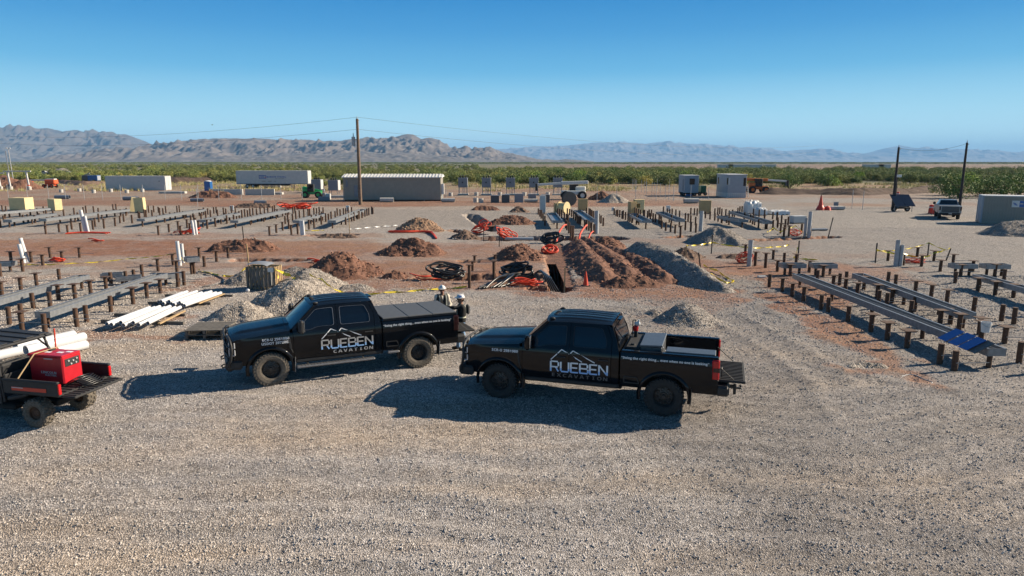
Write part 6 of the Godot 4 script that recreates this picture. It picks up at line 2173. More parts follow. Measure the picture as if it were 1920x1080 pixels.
var posts_west := [-46.11, -61.53, 0, -49.81, -66.99, 0, -53.47, -72.18, 0, -59.66, -80.82, 0, -53.64, -73.05, 0, -46.24, -63.47, 0, -47.37, -66.26, 0, -47.43, -66.99, 0, -46.49, -66.62, 0, -47.59, -68.9, 0, -38.38, -56.09, 1, -38.33, -57.7, 1, -36.92, -56.62, 1, -38.72, -60, 1, -36.85, -58.26, 1, -36.85, -60, 1, -36.48, -61.03, 1, -36.69, -63.14, 1, -44.29, -66.99, 0, -43.96, -68.12, 0, -44.23, -69.69, 0, -38.55, -63.14, 0, -40.95, -67.74, 0, -43.51, -73.49, 0, -43.16, -74.39, 0, -42.78, -74.85, 0, -43.45, -77.23, 0, -38.21, -66.62, 0, -38.47, -67.74, 0, -53.3, -75.78, 0, -53.53, -77.23, 0, -54.15, -79.24, 0, -49.61, -75.78, 0, -49.57, -79.76, 0, -47.22, -78.22, 0, -48.63, -83.6, 0, -48.93, -84.76, 0, -49.56, -79.24, 0, -53.49, -74.39, 0, -60.49, -81.36, 0, -49.69, -73.05, 0, -49.87, -74.39, 0, -49.37, -77.23, 0, -48.37, -79.24, 0]
var posts_mid := [-36.83, -66.26, 0, -39.63, -72.61, 0, -38.58, -70.91, 0, -39.7, -73.94, 0, -39.28, -73.49, 0, -39.1, -74.39, 0, -34.48, -66.26, 0, -34.81, -68.51, 0, -34.83, -69.69, 0, -34.7, -70.5, 0, -34.7, -72.18, 0, -34.59, -72.61, 0, -34.25, -73.49, 0, -34.39, -75.31, 0, -34.53, -76.74, 0, -34.29, -77.23, 0, -34.26, -78.73, 0, -34.19, -79.24, 0, -28.84, -55.57, 1, -29.03, -57.7, 1, -29.21, -59.7, 1, -29.14, -61.22, 1, -27.15, -55.83, 1, -26.74, -56.62, 1, -31.29, -66.62, 0, -31.51, -67.74, 0, -29.71, -64.15, 0, -27.29, -59.41, 1, -27.2, -60.91, 1, -27.29, -62.81, 1, -28.8, -66.99, 0, -28.75, -68.51, 0, -27.49, -65.89, 0, -28.78, -69.69, 0, -27.26, -66.99, 0, -31.85, -70.09, 0, -32.48, -72.61, 0, -32.36, -73.49, 0, -32.19, -74.85, 0, -32.31, -76.74, 0, -32.25, -77.23, 0, -32.44, -79.24, 0, -31.79, -78.73, 0, -28.93, -72.61, 0, -28.82, -73.05, 0, -28.85, -73.94, 0, -28.72, -74.39, 0, -28.81, -75.31, 0, -28.84, -76.26, 0, -25.13, -65.89, 0, -40.29, -79.76, 0, -41.42, -80.29, 0, -42.24, -80.82, 0, -42.57, -80.29, 0, -39.09, -76.74, 0, -39.22, -76.26, 0, -38.97, -79.76, 0, -39.21, -80.82, 0]
var posts_pole := [-25.35, -68.12, 0, -25.24, -68.9, 0, -25.15, -69.69, 0, -25.19, -71.33, 0, -25.11, -71.75, 0, -25.19, -73.49, 0, -25.08, -74.85, 0, -25.22, -76.26, 0, -25.18, -77.23, 0, -25.16, -78.73, 0, -25.09, -79.24, 0, -28.8, -77.23, 0, -28.73, -78.22, 0, -28.44, -78.73, 0, -28.22, -79.24, 0, -28.22, -80.82, 0, -28.1, -81.15, 0, -19.69, -55.31, 1, -19.76, -57.15, 1, -19.88, -59.12, 1, -19.82, -60.6, 1, -18, -55.57, 1, -17.64, -56.09, 1, -21.75, -65.54, 0, -22.21, -67.74, 0, -21.85, -68.12, 0, -22.4, -70.91, 0, -22.54, -72.61, 0, -22.34, -73.49, 0, -22.28, -74.85, 0, -22.24, -75.31, 0, -22.18, -76.74, 0, -22.16, -77.72, 0, -22.14, -78.73, 0, -21.69, -78.73, 0, -17.85, -60, 1, -17.93, -61.85, 1, -19.54, -66.62, 0, -19.49, -68.12, 0, -19.52, -69.29, 0, -19.48, -70.09, 0, -18.09, -64.83, 0, -18.45, -67.74, 0, -18.38, -68.51, 0, -18.74, -70.91, 0, -18.75, -72.61, 0, -19.33, -75.78, 0, -18.66, -74.39, 0, -18.75, -76.26, 0, -18.61, -76.74, 0, -18.58, -77.72, 0, -18.54, -79.24, 0, -15.78, -64.83, 0, -15.97, -68.12, 0, -15.91, -68.9, 0, -15.99, -70.91, 0, -15.94, -71.33, 0, -15.76, -71.92, 0, -15.97, -74.39, 0, -15.94, -75.31, 0, -15.97, -76.45, 0, -16.01, -78.22, 0, -15.88, -78.22, 0]
var posts_reel := [2.97, -77.23, 0, 3.04, -74.39, 0, 3.08, -71.75, 0, 3.11, -68.51, 0, 3.08, -63.81, 0, 5.06, -75.78, 0, 5.18, -74.39, 0, 5.27, -72.61, 0, 5.34, -69.69, 0, 5.42, -67.74, 0, 5.48, -66.84, 0, 4.82, -61.22, 0, 4.82, -59.7, 0, 4.76, -56.88, 0, 4.75, -54.81, 0, 4.83, -53.83, 0, 6.24, -77.23, 0, 6.42, -76.26, 0, 6.49, -74.39, 0, 6.43, -71.33, 0, 6.45, -69.29, 0, 6.34, -66.26, 0, 6.42, -65.4, 0, 6.48, -64.7, 0, 6.52, -61.22, 0, 6.54, -59.7, 0, 6.66, -59, 0, 6.62, -56.88, 0, 6.8, -56.46, 0, 8.37, -76.74, 0, 8.47, -75.31, 0, 8.41, -73.49, 0, 8.44, -72.44, 0, 8.51, -71.58, 0, 8.58, -67.36, 0, 8.63, -66.26, 0, 8.48, -63.47, 0, 11.52, -77.23, 0, 11.39, -74.85, 0, 11.49, -74.39, 0, 11.57, -73.49, 0, 11.57, -71.92, 0, 11.64, -71.58, 0, 11.63, -70.09, 0, 11.63, -68.51, 0, 11.69, -67.74, 0, 11.74, -66.84, 0, 11.81, -64.83, 0, 12.3, -66.84, 0, 13.84, -77.23, 0, 13.85, -76.26, 0, 13.82, -74.85, 0, 13.95, -74.39, 0, 13.94, -72.61, 0, 13.85, -71.58, 0, 14.04, -70.91, 0, 14.89, -74.39, 0, 14.02, -69.29, 0, 13.98, -67.74, 0, 14.13, -67.36, 0, 14.18, -65.89, 0, 14.15, -64.83, 0, 15.15, -74.39, 0]
var posts_cone := [13.37, -60.91, 0, 17.4, -78.73, 0, 13.33, -59.12, 0, 17.41, -76.74, 0, 17.35, -75.31, 0, 13.49, -57.98, 0, 15.29, -65.54, 0, 17.5, -74.85, 0, 13.55, -56.62, 1, 17.58, -73.49, 0, 13.37, -54.07, 1, 17.99, -73.49, 0, 17.77, -70.09, 0, 15.1, -59.41, 0, 17.45, -67.74, 0, 20.16, -77.23, 0, 17.48, -66.84, 0, 15.27, -58.26, 1, 20.31, -76.26, 0, 17.33, -64.49, 0, 15.46, -57.32, 0, 20.36, -75.31, 0, 20.4, -72.18, 0, 20.53, -70.91, 0, 22.72, -76.74, 0, 20.55, -69.29, 0, 23.2, -77.23, 0, 20.54, -68.12, 0, 23.72, -78.22, 0, 20.53, -66.99, 0, 23.36, -76.26, 0, 23.37, -74.85, 0, 20.82, -66.26, 0, 20.59, -64.83, 0, 23.31, -73.49, 0, 23.67, -73.49, 0, 25.14, -76.26, 0, 26.34, -79.24, 0, 26.59, -79.24, 0, 23.55, -69.29, 0, 27.33, -79.76, 0, 23.37, -66.99, 0, 22.97, -65.18, 0, 26.72, -75.78, 0, 22.11, -61.22, 0, 26.85, -74.39, 0, 27.11, -73.49, 0, 25.02, -67.74, 0, 22.4, -60.3, 0, 27.03, -70.91, 0, 22.83, -59.7, 0, 27.02, -69.69, 0, 24.08, -61.85, 0, 22.41, -56.88, 1, 26.13, -66.26, 0, 21.68, -54.31, 1, 24.38, -60.91, 1, 26.07, -64.49, 0, 22.18, -54.56, 1, 14.67, -42.61, 1, 13.98, -38.84, 1, 14.34, -38.21, 1, 24.42, -62.81, 0, 22.41, -56.88, 1, 21.9, -54.81, 1, 23.91, -59.7, 0, 26.07, -64.49, 0, 22.24, -54.71, 1, 26.13, -66.26, 0, 26.98, -69.69, 0, 23.94, -56.35, 0, 23.95, -54.71, 0]


func post_field(list: Array, tall: float, where: String, near: bool) -> void:
	var pipe := Shape.new()
	pipe.cyl(Vector3(0, -0.15, 0), Vector3(0, tall, 0), 0.084, 0.084, 14)
	var pm := pipe.mesh()
	pipe.box(Vector3(0, tall + 0.012, 0), Vector3(0.36, 0.024, 0.36))
	var joined := pipe.mesh()
	var cap := Shape.new()
	cap.box(Vector3(0, tall + 0.012, 0), Vector3(0.38, 0.024, 0.38), Basis.IDENTITY, 0.004)
	var cm := cap.mesh()
	var rod := Shape.new()
	rod.box(Vector3(0.45, tall * 0.45, 0.09), Vector3(0.95, 0.022, 0.012))
	var rm := rod.mesh()
	var first := {}
	for i in range(0, list.size(), 3):
		var capped: bool = list[i + 2] == 1
		var key := ("capped" if capped else "plain")
		var at := Vector3(list[i], 0, list[i + 1])
		var turn := rng.randf_range(-0.06, 0.06)
		var o: Node3D
		if near:
			if first.has(key):
				o = copy(first[key], at, turn)
			else:
				o = thing("steel_post", "rusty steel post " + ("with cap plate " if capped else "without cap ") + where, "post", at, turn, ("capped posts " if capped else "uncapped posts ") + where)
				share("pipe", pm, mats.rusty_steel, o)
				if capped:
					share("cap_plate", cm, mats.rusty_steel, o)
				share("ground_bar", rm, mats.galvanised, o)
				first[key] = o
			o.rotation.x = rng.randf_range(-0.015, 0.015)
			o.rotation.z = rng.randf_range(-0.015, 0.015)
			o.scale.y = rng.randf_range(0.94, 1.06)
		else:
			far_posts.append([at, capped, where, joined if capped else pm])


var far_posts := []


# the 190 far posts that show largest stand singly, the rest as one mass
func place_far_posts() -> void:
	far_posts.sort_custom(func(a: Array, b: Array) -> bool: return a[0].z > b[0].z)
	var ts := []
	var cs := []
	for i in far_posts.size():
		var f: Array = far_posts[i]
		var turn := rng.randf_range(-0.06, 0.06)
		var sc := rng.randf_range(0.88, 1.1)
		if i < 190:
			var o := solo("steel_post", f[3], mats.rusty_steel, "rusty steel post " + ("with cap plate " if f[1] else "without cap ") + f[2], "post", f[0], turn, ("capped posts " if f[1] else "uncapped posts ") + f[2])
			o.scale.y = sc
		else:
			ts.append(Transform3D(Basis(Vector3.UP, turn).scaled(Vector3(1, sc, 1)), f[0]))
			cs.append(Color.WHITE)
	heap_of("far_posts", far_posts[-1][3], mats.rusty_steel, ts, cs, null, "far rows of rusty steel posts at the back of the fields", "posts")


func trough(a: Vector3, b: Vector3, wide: float, label: String, lipped := true) -> void:
	var mid := (a + b) * 0.5
	var t := thing("cable_trough", label, "cable trough", mid, heading(a, b), "galvanised cable troughs on the posts")
	var l := a.distance_to(b)
	var high := 0.23
	var s := Shape.new()
	s.box(Vector3(0, 0.008, 0), Vector3(l, 0.016, wide - 0.04))
	part("trough_floor", s, mats.galvanised, t)
	for sd: float in [-1.0, 1.0]:
		var n := maxi(1, int(l / 3.0))
		for k in n:
			s = Shape.new()
			var x := -l * 0.5 + (k + 0.5) * l / n
			s.box(Vector3(x, high * 0.5, sd * (wide * 0.5 - 0.008)), Vector3(l / n - 0.012, high, 0.016))
			s.box(Vector3(x, high - 0.006, sd * (wide * 0.5 - 0.045)), Vector3(l / n - 0.012, 0.012, 0.058))
			part("side_channel", s, mats.galvanised, t)
	for e: float in [-0.5, 0.5]:
		s = Shape.new()
		s.box(Vector3(l * e, high * 0.5, 0), Vector3(0.012, high - 0.01, wide - 0.06))
		part("end_plate", s, mats.galvanised, t)
	var legs := maxi(2, int(l / 2.6))   # short stubs that carry it
	for k in legs:
		s = Shape.new()
		s.cyl(Vector3((float(k) / (legs - 1) - 0.5) * (l - 0.5), -mid.y - 0.1, 0), Vector3((float(k) / (legs - 1) - 0.5) * (l - 0.5), 0.0, 0), 0.07, 0.07, 10)
		part("support_leg", s, mats.rusty_steel, t)
	if lipped:
		s = Shape.new()
		s.box(Vector3(0, high * 0.5, 0.02), Vector3(l - 0.03, high * 0.8, 0.014))
		part("divider", s, mats.galvanised, t)


func build_posts() -> void:
	post_field(posts_trough, 0.62, "in the gravel around the trough with blue panels", true)
	post_field(posts_pipes, 0.64, "in the gravel beside the white pipes", true)
	post_field(posts_west, 0.78, "in the far field below the tan boxes", false)
	post_field(posts_mid, 0.78, "in the far field beside the leaning tan boards", false)
	post_field(posts_pole, 0.80, "in the far field before the wooden utility pole", false)
	post_field(posts_reel, 0.85, "in the far field below the cable reel", false)
	post_field(posts_cone, 0.80, "in the far field behind the grey gravel cone", false)
	place_far_posts()
	trough(Vector3(13.91, 0.4, -18.92), Vector3(13.68, 0.4, -32.2), 0.56, "long galvanised cable trough on posts with blue panels on its end")
	trough(Vector3(16.2, 0.4, -23.65), Vector3(16.61, 0.4, -32.35), 0.56, "galvanised cable trough beside the one with blue panels")
	trough(Vector3(21.82, 0.4, -26.96), Vector3(22.15, 0.4, -32.04), 0.50, "galvanised cable trough leading out past the tape square")
	for q: Array in [[Vector3(14.16, 0.4, -35.62), Vector3(15.42, 0.4, -35.62), "short bright trough section on the post behind the long trough"], [Vector3(15.75, 0.4, -35.53), Vector3(17.01, 0.4, -35.53), "short bright trough section beside the hanging yellow tape"], [Vector3(23.05, 0.4, -35.44), Vector3(24.28, 0.4, -35.44), "short bright trough section beside the tape square"], [Vector3(24.64, 0.4, -35.35), Vector3(25.92, 0.4, -35.35), "short bright trough section at the outer end of its row"]]:
		trough(q[0], q[1], 0.60, q[2], false)
	trough(Vector3(-16.79, 0.4, -23.81), Vector3(-16.81, 0.4, -32.35), 0.56, "long galvanised cable trough on posts behind the utility cart")
	trough(Vector3(-20.16, 0.4, -25.63), Vector3(-20.28, 0.4, -31.9), 0.56, "galvanised cable trough on posts behind the long one")
	trough(Vector3(-28.44, 0.3, -36.74), Vector3(-27.19, 0.3, -36.94), 0.60, "short trough section lying low beside the paired conduits")
	trough(Vector3(-20.45, 0.2, -33.52), Vector3(-19.52, 0.2, -33.84), 0.45, "spare trough section lying on the gravel between posts")
	trough(Vector3(-19.18, 0.2, -32.6), Vector3(-18.21, 0.2, -33.06), 0.45, "spare trough section leaning beside the long trough")
	trough(Vector3(-16.99, 0.3, -32.48), Vector3(-16.2, 0.3, -33.25), 0.55, "stacked trough section at the end of the long trough")
	trough(Vector3(-17.33, 0.66, -35.89), Vector3(-16.83, 0.66, -36.28), 0.7, "short bright trough section beside the paired grey conduits")
	var k := 0
	for q: Array in [[Vector3(-53.57, 0.5, -71.05), Vector3(-52.37, 0.5, -77.36)], [Vector3(-45.48, 0.5, -61.59), Vector3(-46.66, 0.5, -69.62)], [Vector3(-43.06, 0.5, -62.7), Vector3(-42.53, 0.5, -75.68)], [Vector3(-34.06, 0.5, -62.7), Vector3(-34.16, 0.5, -75.68)], [Vector3(-27.98, 0.5, -61.59), Vector3(-28.22, 0.5, -70.33)], [Vector3(-24.83, 0.5, -61.04), Vector3(-24.48, 0.5, -74.87)], [Vector3(-19.25, 0.5, -61.04), Vector3(-19.2, 0.5, -69.62)], [Vector3(-16.11, 0.5, -61.04), Vector3(-16.43, 0.5, -75.68)]]:
		trough(q[0], q[1], 0.75, ["galvanised trough in the far field below the upright tan box", "short galvanised trough in the far field below the shadowed tan box", "longest galvanised trough of the far field below the tan boxes", "galvanised trough in the far field below the leaning boards", "short galvanised trough behind the white conduit pair", "galvanised trough between the two far conduit pairs", "short galvanised trough above the white twin conduits", "galvanised trough nearest the wooden utility pole"][k], false)
		k += 1
	k = 0
	for q: Array in [[Vector3(4.01, 0.55, -60.48), Vector3(4.02, 0.55, -69.68)], [Vector3(7.05, 0.55, -61.01), Vector3(6.97, 0.55, -73.39)], [Vector3(11.9, 0.55, -60.48), Vector3(12.15, 0.55, -68.98)], [Vector3(15.28, 0.5, -62.14), Vector3(15.54, 0.5, -71.78)], [Vector3(20.87, 0.5, -61.59), Vector3(20.27, 0.5, -66.3)], [Vector3(22.49, 0.5, -59.98), Vector3(23.5, 0.5, -72.53)]]:
		trough(q[0], q[1], 0.95, ["short wide trough beside the tall white slab", "wide trough leading back to the cable reel", "wide trough below the tan box with a hole", "wide trough leading back to the small white sign", "wide trough below the brown board", "wide trough below the white wrapped bundles"][k], false)
		k += 1

# ---------------------------------------------------------------- things on the near site
func rigid_pipe(called: String, a: Vector3, b: Vector3, r: float, m: Material, label: String, group: String, hollow := true) -> void:
	var t := thing(called, label, "pipe", a, 0.0, group)
	var s := Shape.new()
	s.cyl(Vector3.ZERO, b - a, r, r, 16, not hollow)
	if hollow:
		s.cyl(Vector3.ZERO, b - a, r * 0.88, r * 0.88, 16, false)
		var d := (b - a).normalized()
		s.lathe([[r, 0.0], [r * 0.88, 0.0]], Vector3.ZERO, d, 16)
		s.lathe([[r, 0.0], [r * 0.88, 0.0]], b - a, d, 16)
	part("pipe_wall", s, m, t)


func ribbon(called: String, pts: Array, m: Material, label: String, high := 0.07) -> void:
	var s := Shape.new()
	var at: Vector3 = pts[0]
	var line := []
	for i in pts.size() - 1:
		var n := maxi(4, int(pts[i].distance_to(pts[i + 1]) / 0.18))
		for k in n:
			var u := float(k) / n
			var p: Vector3 = (pts[i] as Vector3).lerp(pts[i + 1], u)
			p.y = maxf(p.y - 0.05 * sin(PI * u), 0.05 + 0.02 * sin(p.x * 9.0))
			line.append(p + Vector3(nz2.get_noise_2d(p.x * 2.0, i) * 0.03, 0, nz2.get_noise_2d(i, p.x * 2.0) * 0.05))
	line.append(pts[-1])
	for k in line.size() - 1:
		var w0 := Vector3(0.0, cos(k * 0.55), sin(k * 0.55) * 0.9) * high * 0.5
		var w1 := Vector3(0.0, cos((k + 1) * 0.55), sin((k + 1) * 0.55) * 0.9) * high * 0.5
		s.quad(line[k] - w0 - at, line[k + 1] - w1 - at, line[k + 1] + w1 - at, line[k] + w0 - at)
	solo(called, s.mesh(), m, label, "caution tape", at)


func hose(called: String, pts: Array, r: float, m: Material, label: String, category := "conduit") -> void:
	var at: Vector3 = pts[0]
	var c := Curve3D.new()
	for i in pts.size():
		var t: Vector3 = (pts[mini(i + 1, pts.size() - 1)] - pts[maxi(i - 1, 0)]) / 6.0
		c.add_point(pts[i] - at, -t, t)
	var line := []
	var n := maxi(6, int(c.get_baked_length() / 0.12))
	for k in n + 1:
		line.append(c.sample_baked(c.get_baked_length() * k / n))
	var s := Shape.new()
	s.tube(line, r, 7)
	solo(called, s.mesh(), m, label, category, at)


func coil(called: String, at: Vector3, rx: float, rz: float, turns: int, r: float, m: Material, label: String, tilt := Vector3.ZERO, high := 0.3, sd := 0) -> void:
	var t := thing(called, label, "conduit coil", at)
	var rr := RandomNumberGenerator.new()
	rr.seed = sd + 900
	for k in turns:
		var s := Shape.new()
		var line := []
		var ex := rr.randf_range(0.5, 1.08)
		var ez := rr.randf_range(0.45, 1.1)
		var off := Vector3(rr.randf_range(-0.35, 0.35) * rx, r + high * k / maxi(turns - 1, 1), rr.randf_range(-0.3, 0.3) * rz)
		var b := Basis.from_euler(tilt + Vector3(rr.randf_range(-0.22, 0.22), 0, rr.randf_range(-0.22, 0.22)))
		for j in 29:
			var a := TAU * j / 26.0 + k * 1.7
			line.append(off + b * Vector3(cos(a) * rx * ex * (1.0 + 0.1 * sin(a * 2.0 + k)), 0.05 * rx * sin(a * 3.0 + k), sin(a) * rz * ez))
		var low := 0.0
		for p: Vector3 in line:
			low = minf(low, p.y - r)
		for j in line.size():
			line[j].y -= low
		s.tube(line, r, 7)
		part("loop", s, m, t)


func stake(base: Vector3, top: Vector3, r: float, m: Material, label: String) -> void:
	var s := Shape.new()
	s.beam(Vector3(0, -0.1, 0), top - base, r * 2.0, r * 2.0)
	solo("marker_stake", s.mesh(), m, label, "stake", base)


func build_near_site() -> void:
	# --- white pipes on wooden runners
	var k := 0
	var a0 := Vector3(-14.38, 0.24, -23.58)
	var a1 := Vector3(-12.92, 0.24, -23.5)
	var b0 := Vector3(-14.27, 0.24, -26.28)
	var b1 := Vector3(-13.06, 0.24, -26.28)
	for i in 7:
		var up: float = [0.0, 0.0, 0.04, 0.0, 0.05, 0.0, 0.02][i]
		var f := i / 6.0
		rigid_pipe("plastic_pipe", a0.lerp(a1, f) + Vector3(0, up, [0.0, 0.12, -0.05, 0.2, 0.0, 0.1, -0.08][i]), b0.lerp(b1, f) + Vector3(0, up, 0), 0.068, mats.white_pvc, "long white plastic pipe on wooden runners in the bundle by the pallet", "white pipes in the bundle by the pallet")
	a0 = Vector3(-14.48, 0.24, -27.42)
	a1 = Vector3(-13.09, 0.24, -26.89)
	b0 = Vector3(-14.45, 0.24, -29.38)
	b1 = Vector3(-12.76, 0.24, -29.38)
	for i in 9:
		var f := i / 8.0
		rigid_pipe("plastic_pipe", a0.lerp(a1, f) + Vector3(0, [0.0, 0.05, 0.0, 0.06, 0.0, 0.0, 0.05, 0.0, 0.0][i], 0.1 * (i % 3)), b0.lerp(b1, f) + Vector3(0, [0.0, 0.05, 0.0, 0.06, 0.0, 0.0, 0.05, 0.0, 0.0][i], 0), 0.066, mats.white_pvc, "long white plastic pipe on wooden runners in the bundle by the slatted crate", "white pipes in the bundle by the crate")
	for q: Array in [[Vector3(-15.28, 0.06, -24.76), Vector3(-12.05, 0.06, -24.42), "wooden runner under the open ends of the pipe bundle by the pallet"], [Vector3(-15.41, 0.06, -25.84), Vector3(-12.61, 0.06, -25.74), "wooden runner under the far ends of the pipe bundle by the pallet"], [Vector3(-15.27, 0.06, -28.07), Vector3(-12.6, 0.06, -27.96), "wooden runner under the open ends of the pipe bundle by the crate"], [Vector3(-15.37, 0.06, -29.69), Vector3(-12.32, 0.06, -29.57), "wooden runner sticking out from the pipe bundle by the crate"], [Vector3(-12.77, 0.13, -24.04), Vector3(-12.86, 0.13, -26.19), "pale plank along the edge of the pipe bundle by the pallet"], [Vector3(-12.96, 0.13, -27.62), Vector3(-12.77, 0.13, -29.71), "pale plank along the edge of the pipe bundle by the crate"]]:
		var s := Shape.new()
		s.beam(Vector3.ZERO, q[1] - q[0], 0.10, 0.12 if k < 4 else 0.05, 0.006)
		solo("timber", s.mesh(), mats.grey_wood if k < 4 else mats.raw_wood, q[2], "timber", q[0])
		k += 1
	k = 0
	for q: Array in [[Vector3(-14.76, 0.17, -22.34), Vector3(-15.52, 0.17, -20.66)], [Vector3(-13.6, 0.15, -21.11), Vector3(-14.33, 0.15, -19.55)], [Vector3(-13.67, 0.4, -21.17), Vector3(-14.4, 0.4, -19.54)], [Vector3(-15.01, 0.14, -20.89), Vector3(-15.56, 0.14, -19.81)]]:
		rigid_pipe("wide_pipe", q[0], q[1], 0.145, mats.white_pvc, ["wide white pipe lowest in the stack behind the red welder", "wide white pipe at the front of the stack behind the red welder", "wide white pipe on top of the stack behind the red welder", "wide white pipe end behind the roof of the utility cart"][k], "")
		k += 1
	# --- pallet stack beside the covered pickup
	var t := thing("wooden_pallet", "weathered grey wooden pallet stack in front of the covered pickup", "pallet", Vector3(-10.36, 0, -22.49), 0.06)
	for layer in 2:
		for i in 7:
			var s := Shape.new()
			s.box(Vector3(0, 0.15 + layer * 0.17, (i - 3) * 0.185 - 0.4), Vector3(1.30, 0.028, 0.155), Basis(Vector3.UP, rng.randf_range(-0.01, 0.01)), 0.004)
			part("plank", s, mats.grey_wood, t)
		for i in 3:
			var s := Shape.new()
			s.box(Vector3((i - 1) * 0.58, 0.075 + layer * 0.17, -0.4), Vector3(0.09, 0.12, 1.24), Basis.IDENTITY, 0.004)
			part("bearer", s, mats.grey_wood, t)
	# --- slatted crate with a rounded cover
	var cr := Vector3(-11.62, 0, -31.15)
	t = thing("slatted_crate", "tall wooden crate of upright slats with a grey domed lid", "crate", cr + Vector3(0, 0, -0.45), -0.04)
	for sd: float in [-1.0, 1.0]:
		for i in 8:
			var s := Shape.new()
			s.box(Vector3(-0.62 + i * 0.177, 0.56, sd * 0.44), Vector3(0.10, 1.08, 0.025), Basis.IDENTITY, 0.003)
			part("slat", s, mats.grey_wood if sd > 0.0 else mats.raw_wood, t)
		for i in 5:
			var s := Shape.new()
			s.box(Vector3(sd * 0.68, 0.56, -0.38 + i * 0.19), Vector3(0.025, 1.08, 0.10), Basis.IDENTITY, 0.003)
			part("slat", s, mats.raw_wood, t)
		for up: float in [0.10, 1.05]:
			var s := Shape.new()
			s.box(Vector3(0, up, sd * 0.40), Vector3(1.34, 0.09, 0.05), Basis.IDENTITY, 0.004)
			part("rail", s, mats.raw_wood, t)
		var s := Shape.new()
		s.beam(Vector3(-0.60, 0.12, sd * 0.415), Vector3(0.60, 1.0, sd * 0.415), 0.025, 0.09)
		part("brace", s, mats.raw_wood, t)
	var s := Shape.new()
	s.box(Vector3(0, 0.03, 0), Vector3(1.4, 0.06, 0.94))
	part("base", s, mats.grey_wood, t)
	s = Shape.new()
	s.box(Vector3(-0.08, 0.55, 0), Vector3(0.95, 0.86, 0.60), Basis.IDENTITY, 0.05)
	part("contents", s, mats.grey_conduit, t)
	s = Shape.new()
	var rows := []
	for j in 9:
		var row := PackedVector3Array()
		for i in 13:
			var x := lerpf(-0.74, 0.34, i / 12.0)
			var q := lerpf(-1.0, 1.0, j / 8.0)
			row.append(Vector3(x, 1.11 + 0.20 * sqrt(maxf(0.0, 1.0 - pow((x + 0.20) / 0.56, 2.0))) * (1.0 - 0.3 * q * q), q * 0.47))
		rows.append(row)
	s.grid(rows)
	part("domed_lid", s, mats.grey_panel, t)
	s = Shape.new()
	s.box(Vector3(0.50, 0.98, 0.465), Vector3(0.27, 0.20, 0.008))
	part("paper_tag", s, mats.white_plastic, t)
	# --- tape
	var y: Material = mats.caution_tape
	ribbon("caution_tape", [Vector3(-10.95, 1.05, -31.15), Vector3(-10.8, 0.6, -31.15), Vector3(-10.87, 1, -31.15), Vector3(-10.28, 0.75, -31.15), Vector3(-9.91, 0.65, -30.76)], y, "yellow tape knotted round the corner of the slatted crate", 0.16)
	ribbon("caution_tape", [Vector3(-9.22, 0.85, -30.76), Vector3(-8.55, 0.7, -30.25), Vector3(-7.82, 0.3, -29.75), Vector3(-6.99, 0.1, -29.75), Vector3(-5.78, 0.1, -30.25), Vector3(-3.95, 0.1, -31.02), Vector3(-2.14, 0.1, -31.7)], y, "yellow tape trailing over the gravel heaps behind the covered pickup", 0.09)
	ribbon("caution_tape", [Vector3(-29.66, 0.05, -38.71), Vector3(-26.26, 0.05, -39.12), Vector3(-23.07, 0.15, -40.63), Vector3(-19.31, 0.7, -39.12), Vector3(-18.59, 0.1, -38.71)], y, "thin yellow tape across the gravel beside the capped posts", 0.06)
	ribbon("caution_tape", [Vector3(10.73, 0.8, -41.77), Vector3(12.95, 0.75, -44), Vector3(14.9, 0.55, -42.98), Vector3(16.8, 0.45, -44), Vector3(18.66, 0.4, -45.62)], y, "yellow tape strung between stakes below the grey gravel cone", 0.09)
	ribbon("caution_tape", [Vector3(10.62, 0.25, -37.53), Vector3(11.04, 0.15, -36.24), Vector3(10.99, 0.08, -33.28), Vector3(10.48, 0.08, -32.83), Vector3(9.99, 0.4, -33.59), Vector3(9.59, 0.45, -33.59)], y, "yellow tape lying over the low end of the long gravel heap", 0.11)
	ribbon("caution_tape", [Vector3(21.48, 0.8, -39.97), Vector3(22.36, 0.6, -40.19), Vector3(23.15, 0.55, -40.19), Vector3(24.35, 0.3, -40.19), Vector3(25.45, 0.55, -40.63), Vector3(26.53, 0.75, -41.08)], y, "yellow tape strung before the twin conduits in the tape square", 0.10)
	ribbon("caution_tape", [Vector3(21.48, 0.72, -39.97), Vector3(24.17, 0.55, -42.01), Vector3(25.9, 0.7, -42.98), Vector3(26.37, 0.85, -42.98), Vector3(26.4, 0.6, -41.08)], y, "yellow tape at the back of the tape square", 0.07)
	ribbon("caution_tape", [Vector3(17.46, 1.15, -41.31), Vector3(17.39, 0.7, -41.31), Vector3(17.2, 0.25, -41.08), Vector3(17.26, 0.12, -41.54), Vector3(17.82, 0.08, -41.08), Vector3(18.56, 0.06, -40.85)], y, "yellow tape hanging from a post and lying on the ground", 0.12)
	ribbon("caution_tape", [Vector3(20.6, 0.3, -55.01), Vector3(21.74, 0.5, -56.67), Vector3(22.27, 0.15, -56.67), Vector3(22.65, 0.55, -55.83), Vector3(23.34, 0.7, -56.24), Vector3(23.62, 0.1, -54.21)], y, "yellow tape round the hole beside the orange cap", 0.10)
	ribbon("caution_tape", [Vector3(-17.83, 0.1, -58.43), Vector3(-16.59, 0.08, -58.89), Vector3(-16.22, 0.08, -58.89)], y, "short yellow tape beside the white twin conduits", 0.08)
	ribbon("white_tape", [Vector3(-14.23, 0.08, -59.82), Vector3(-12.56, 0.08, -61.78), Vector3(-10.07, 0.06, -64.42)], mats.white_plastic, "pale tape laid over the gravel beside the survey stake", 0.10)
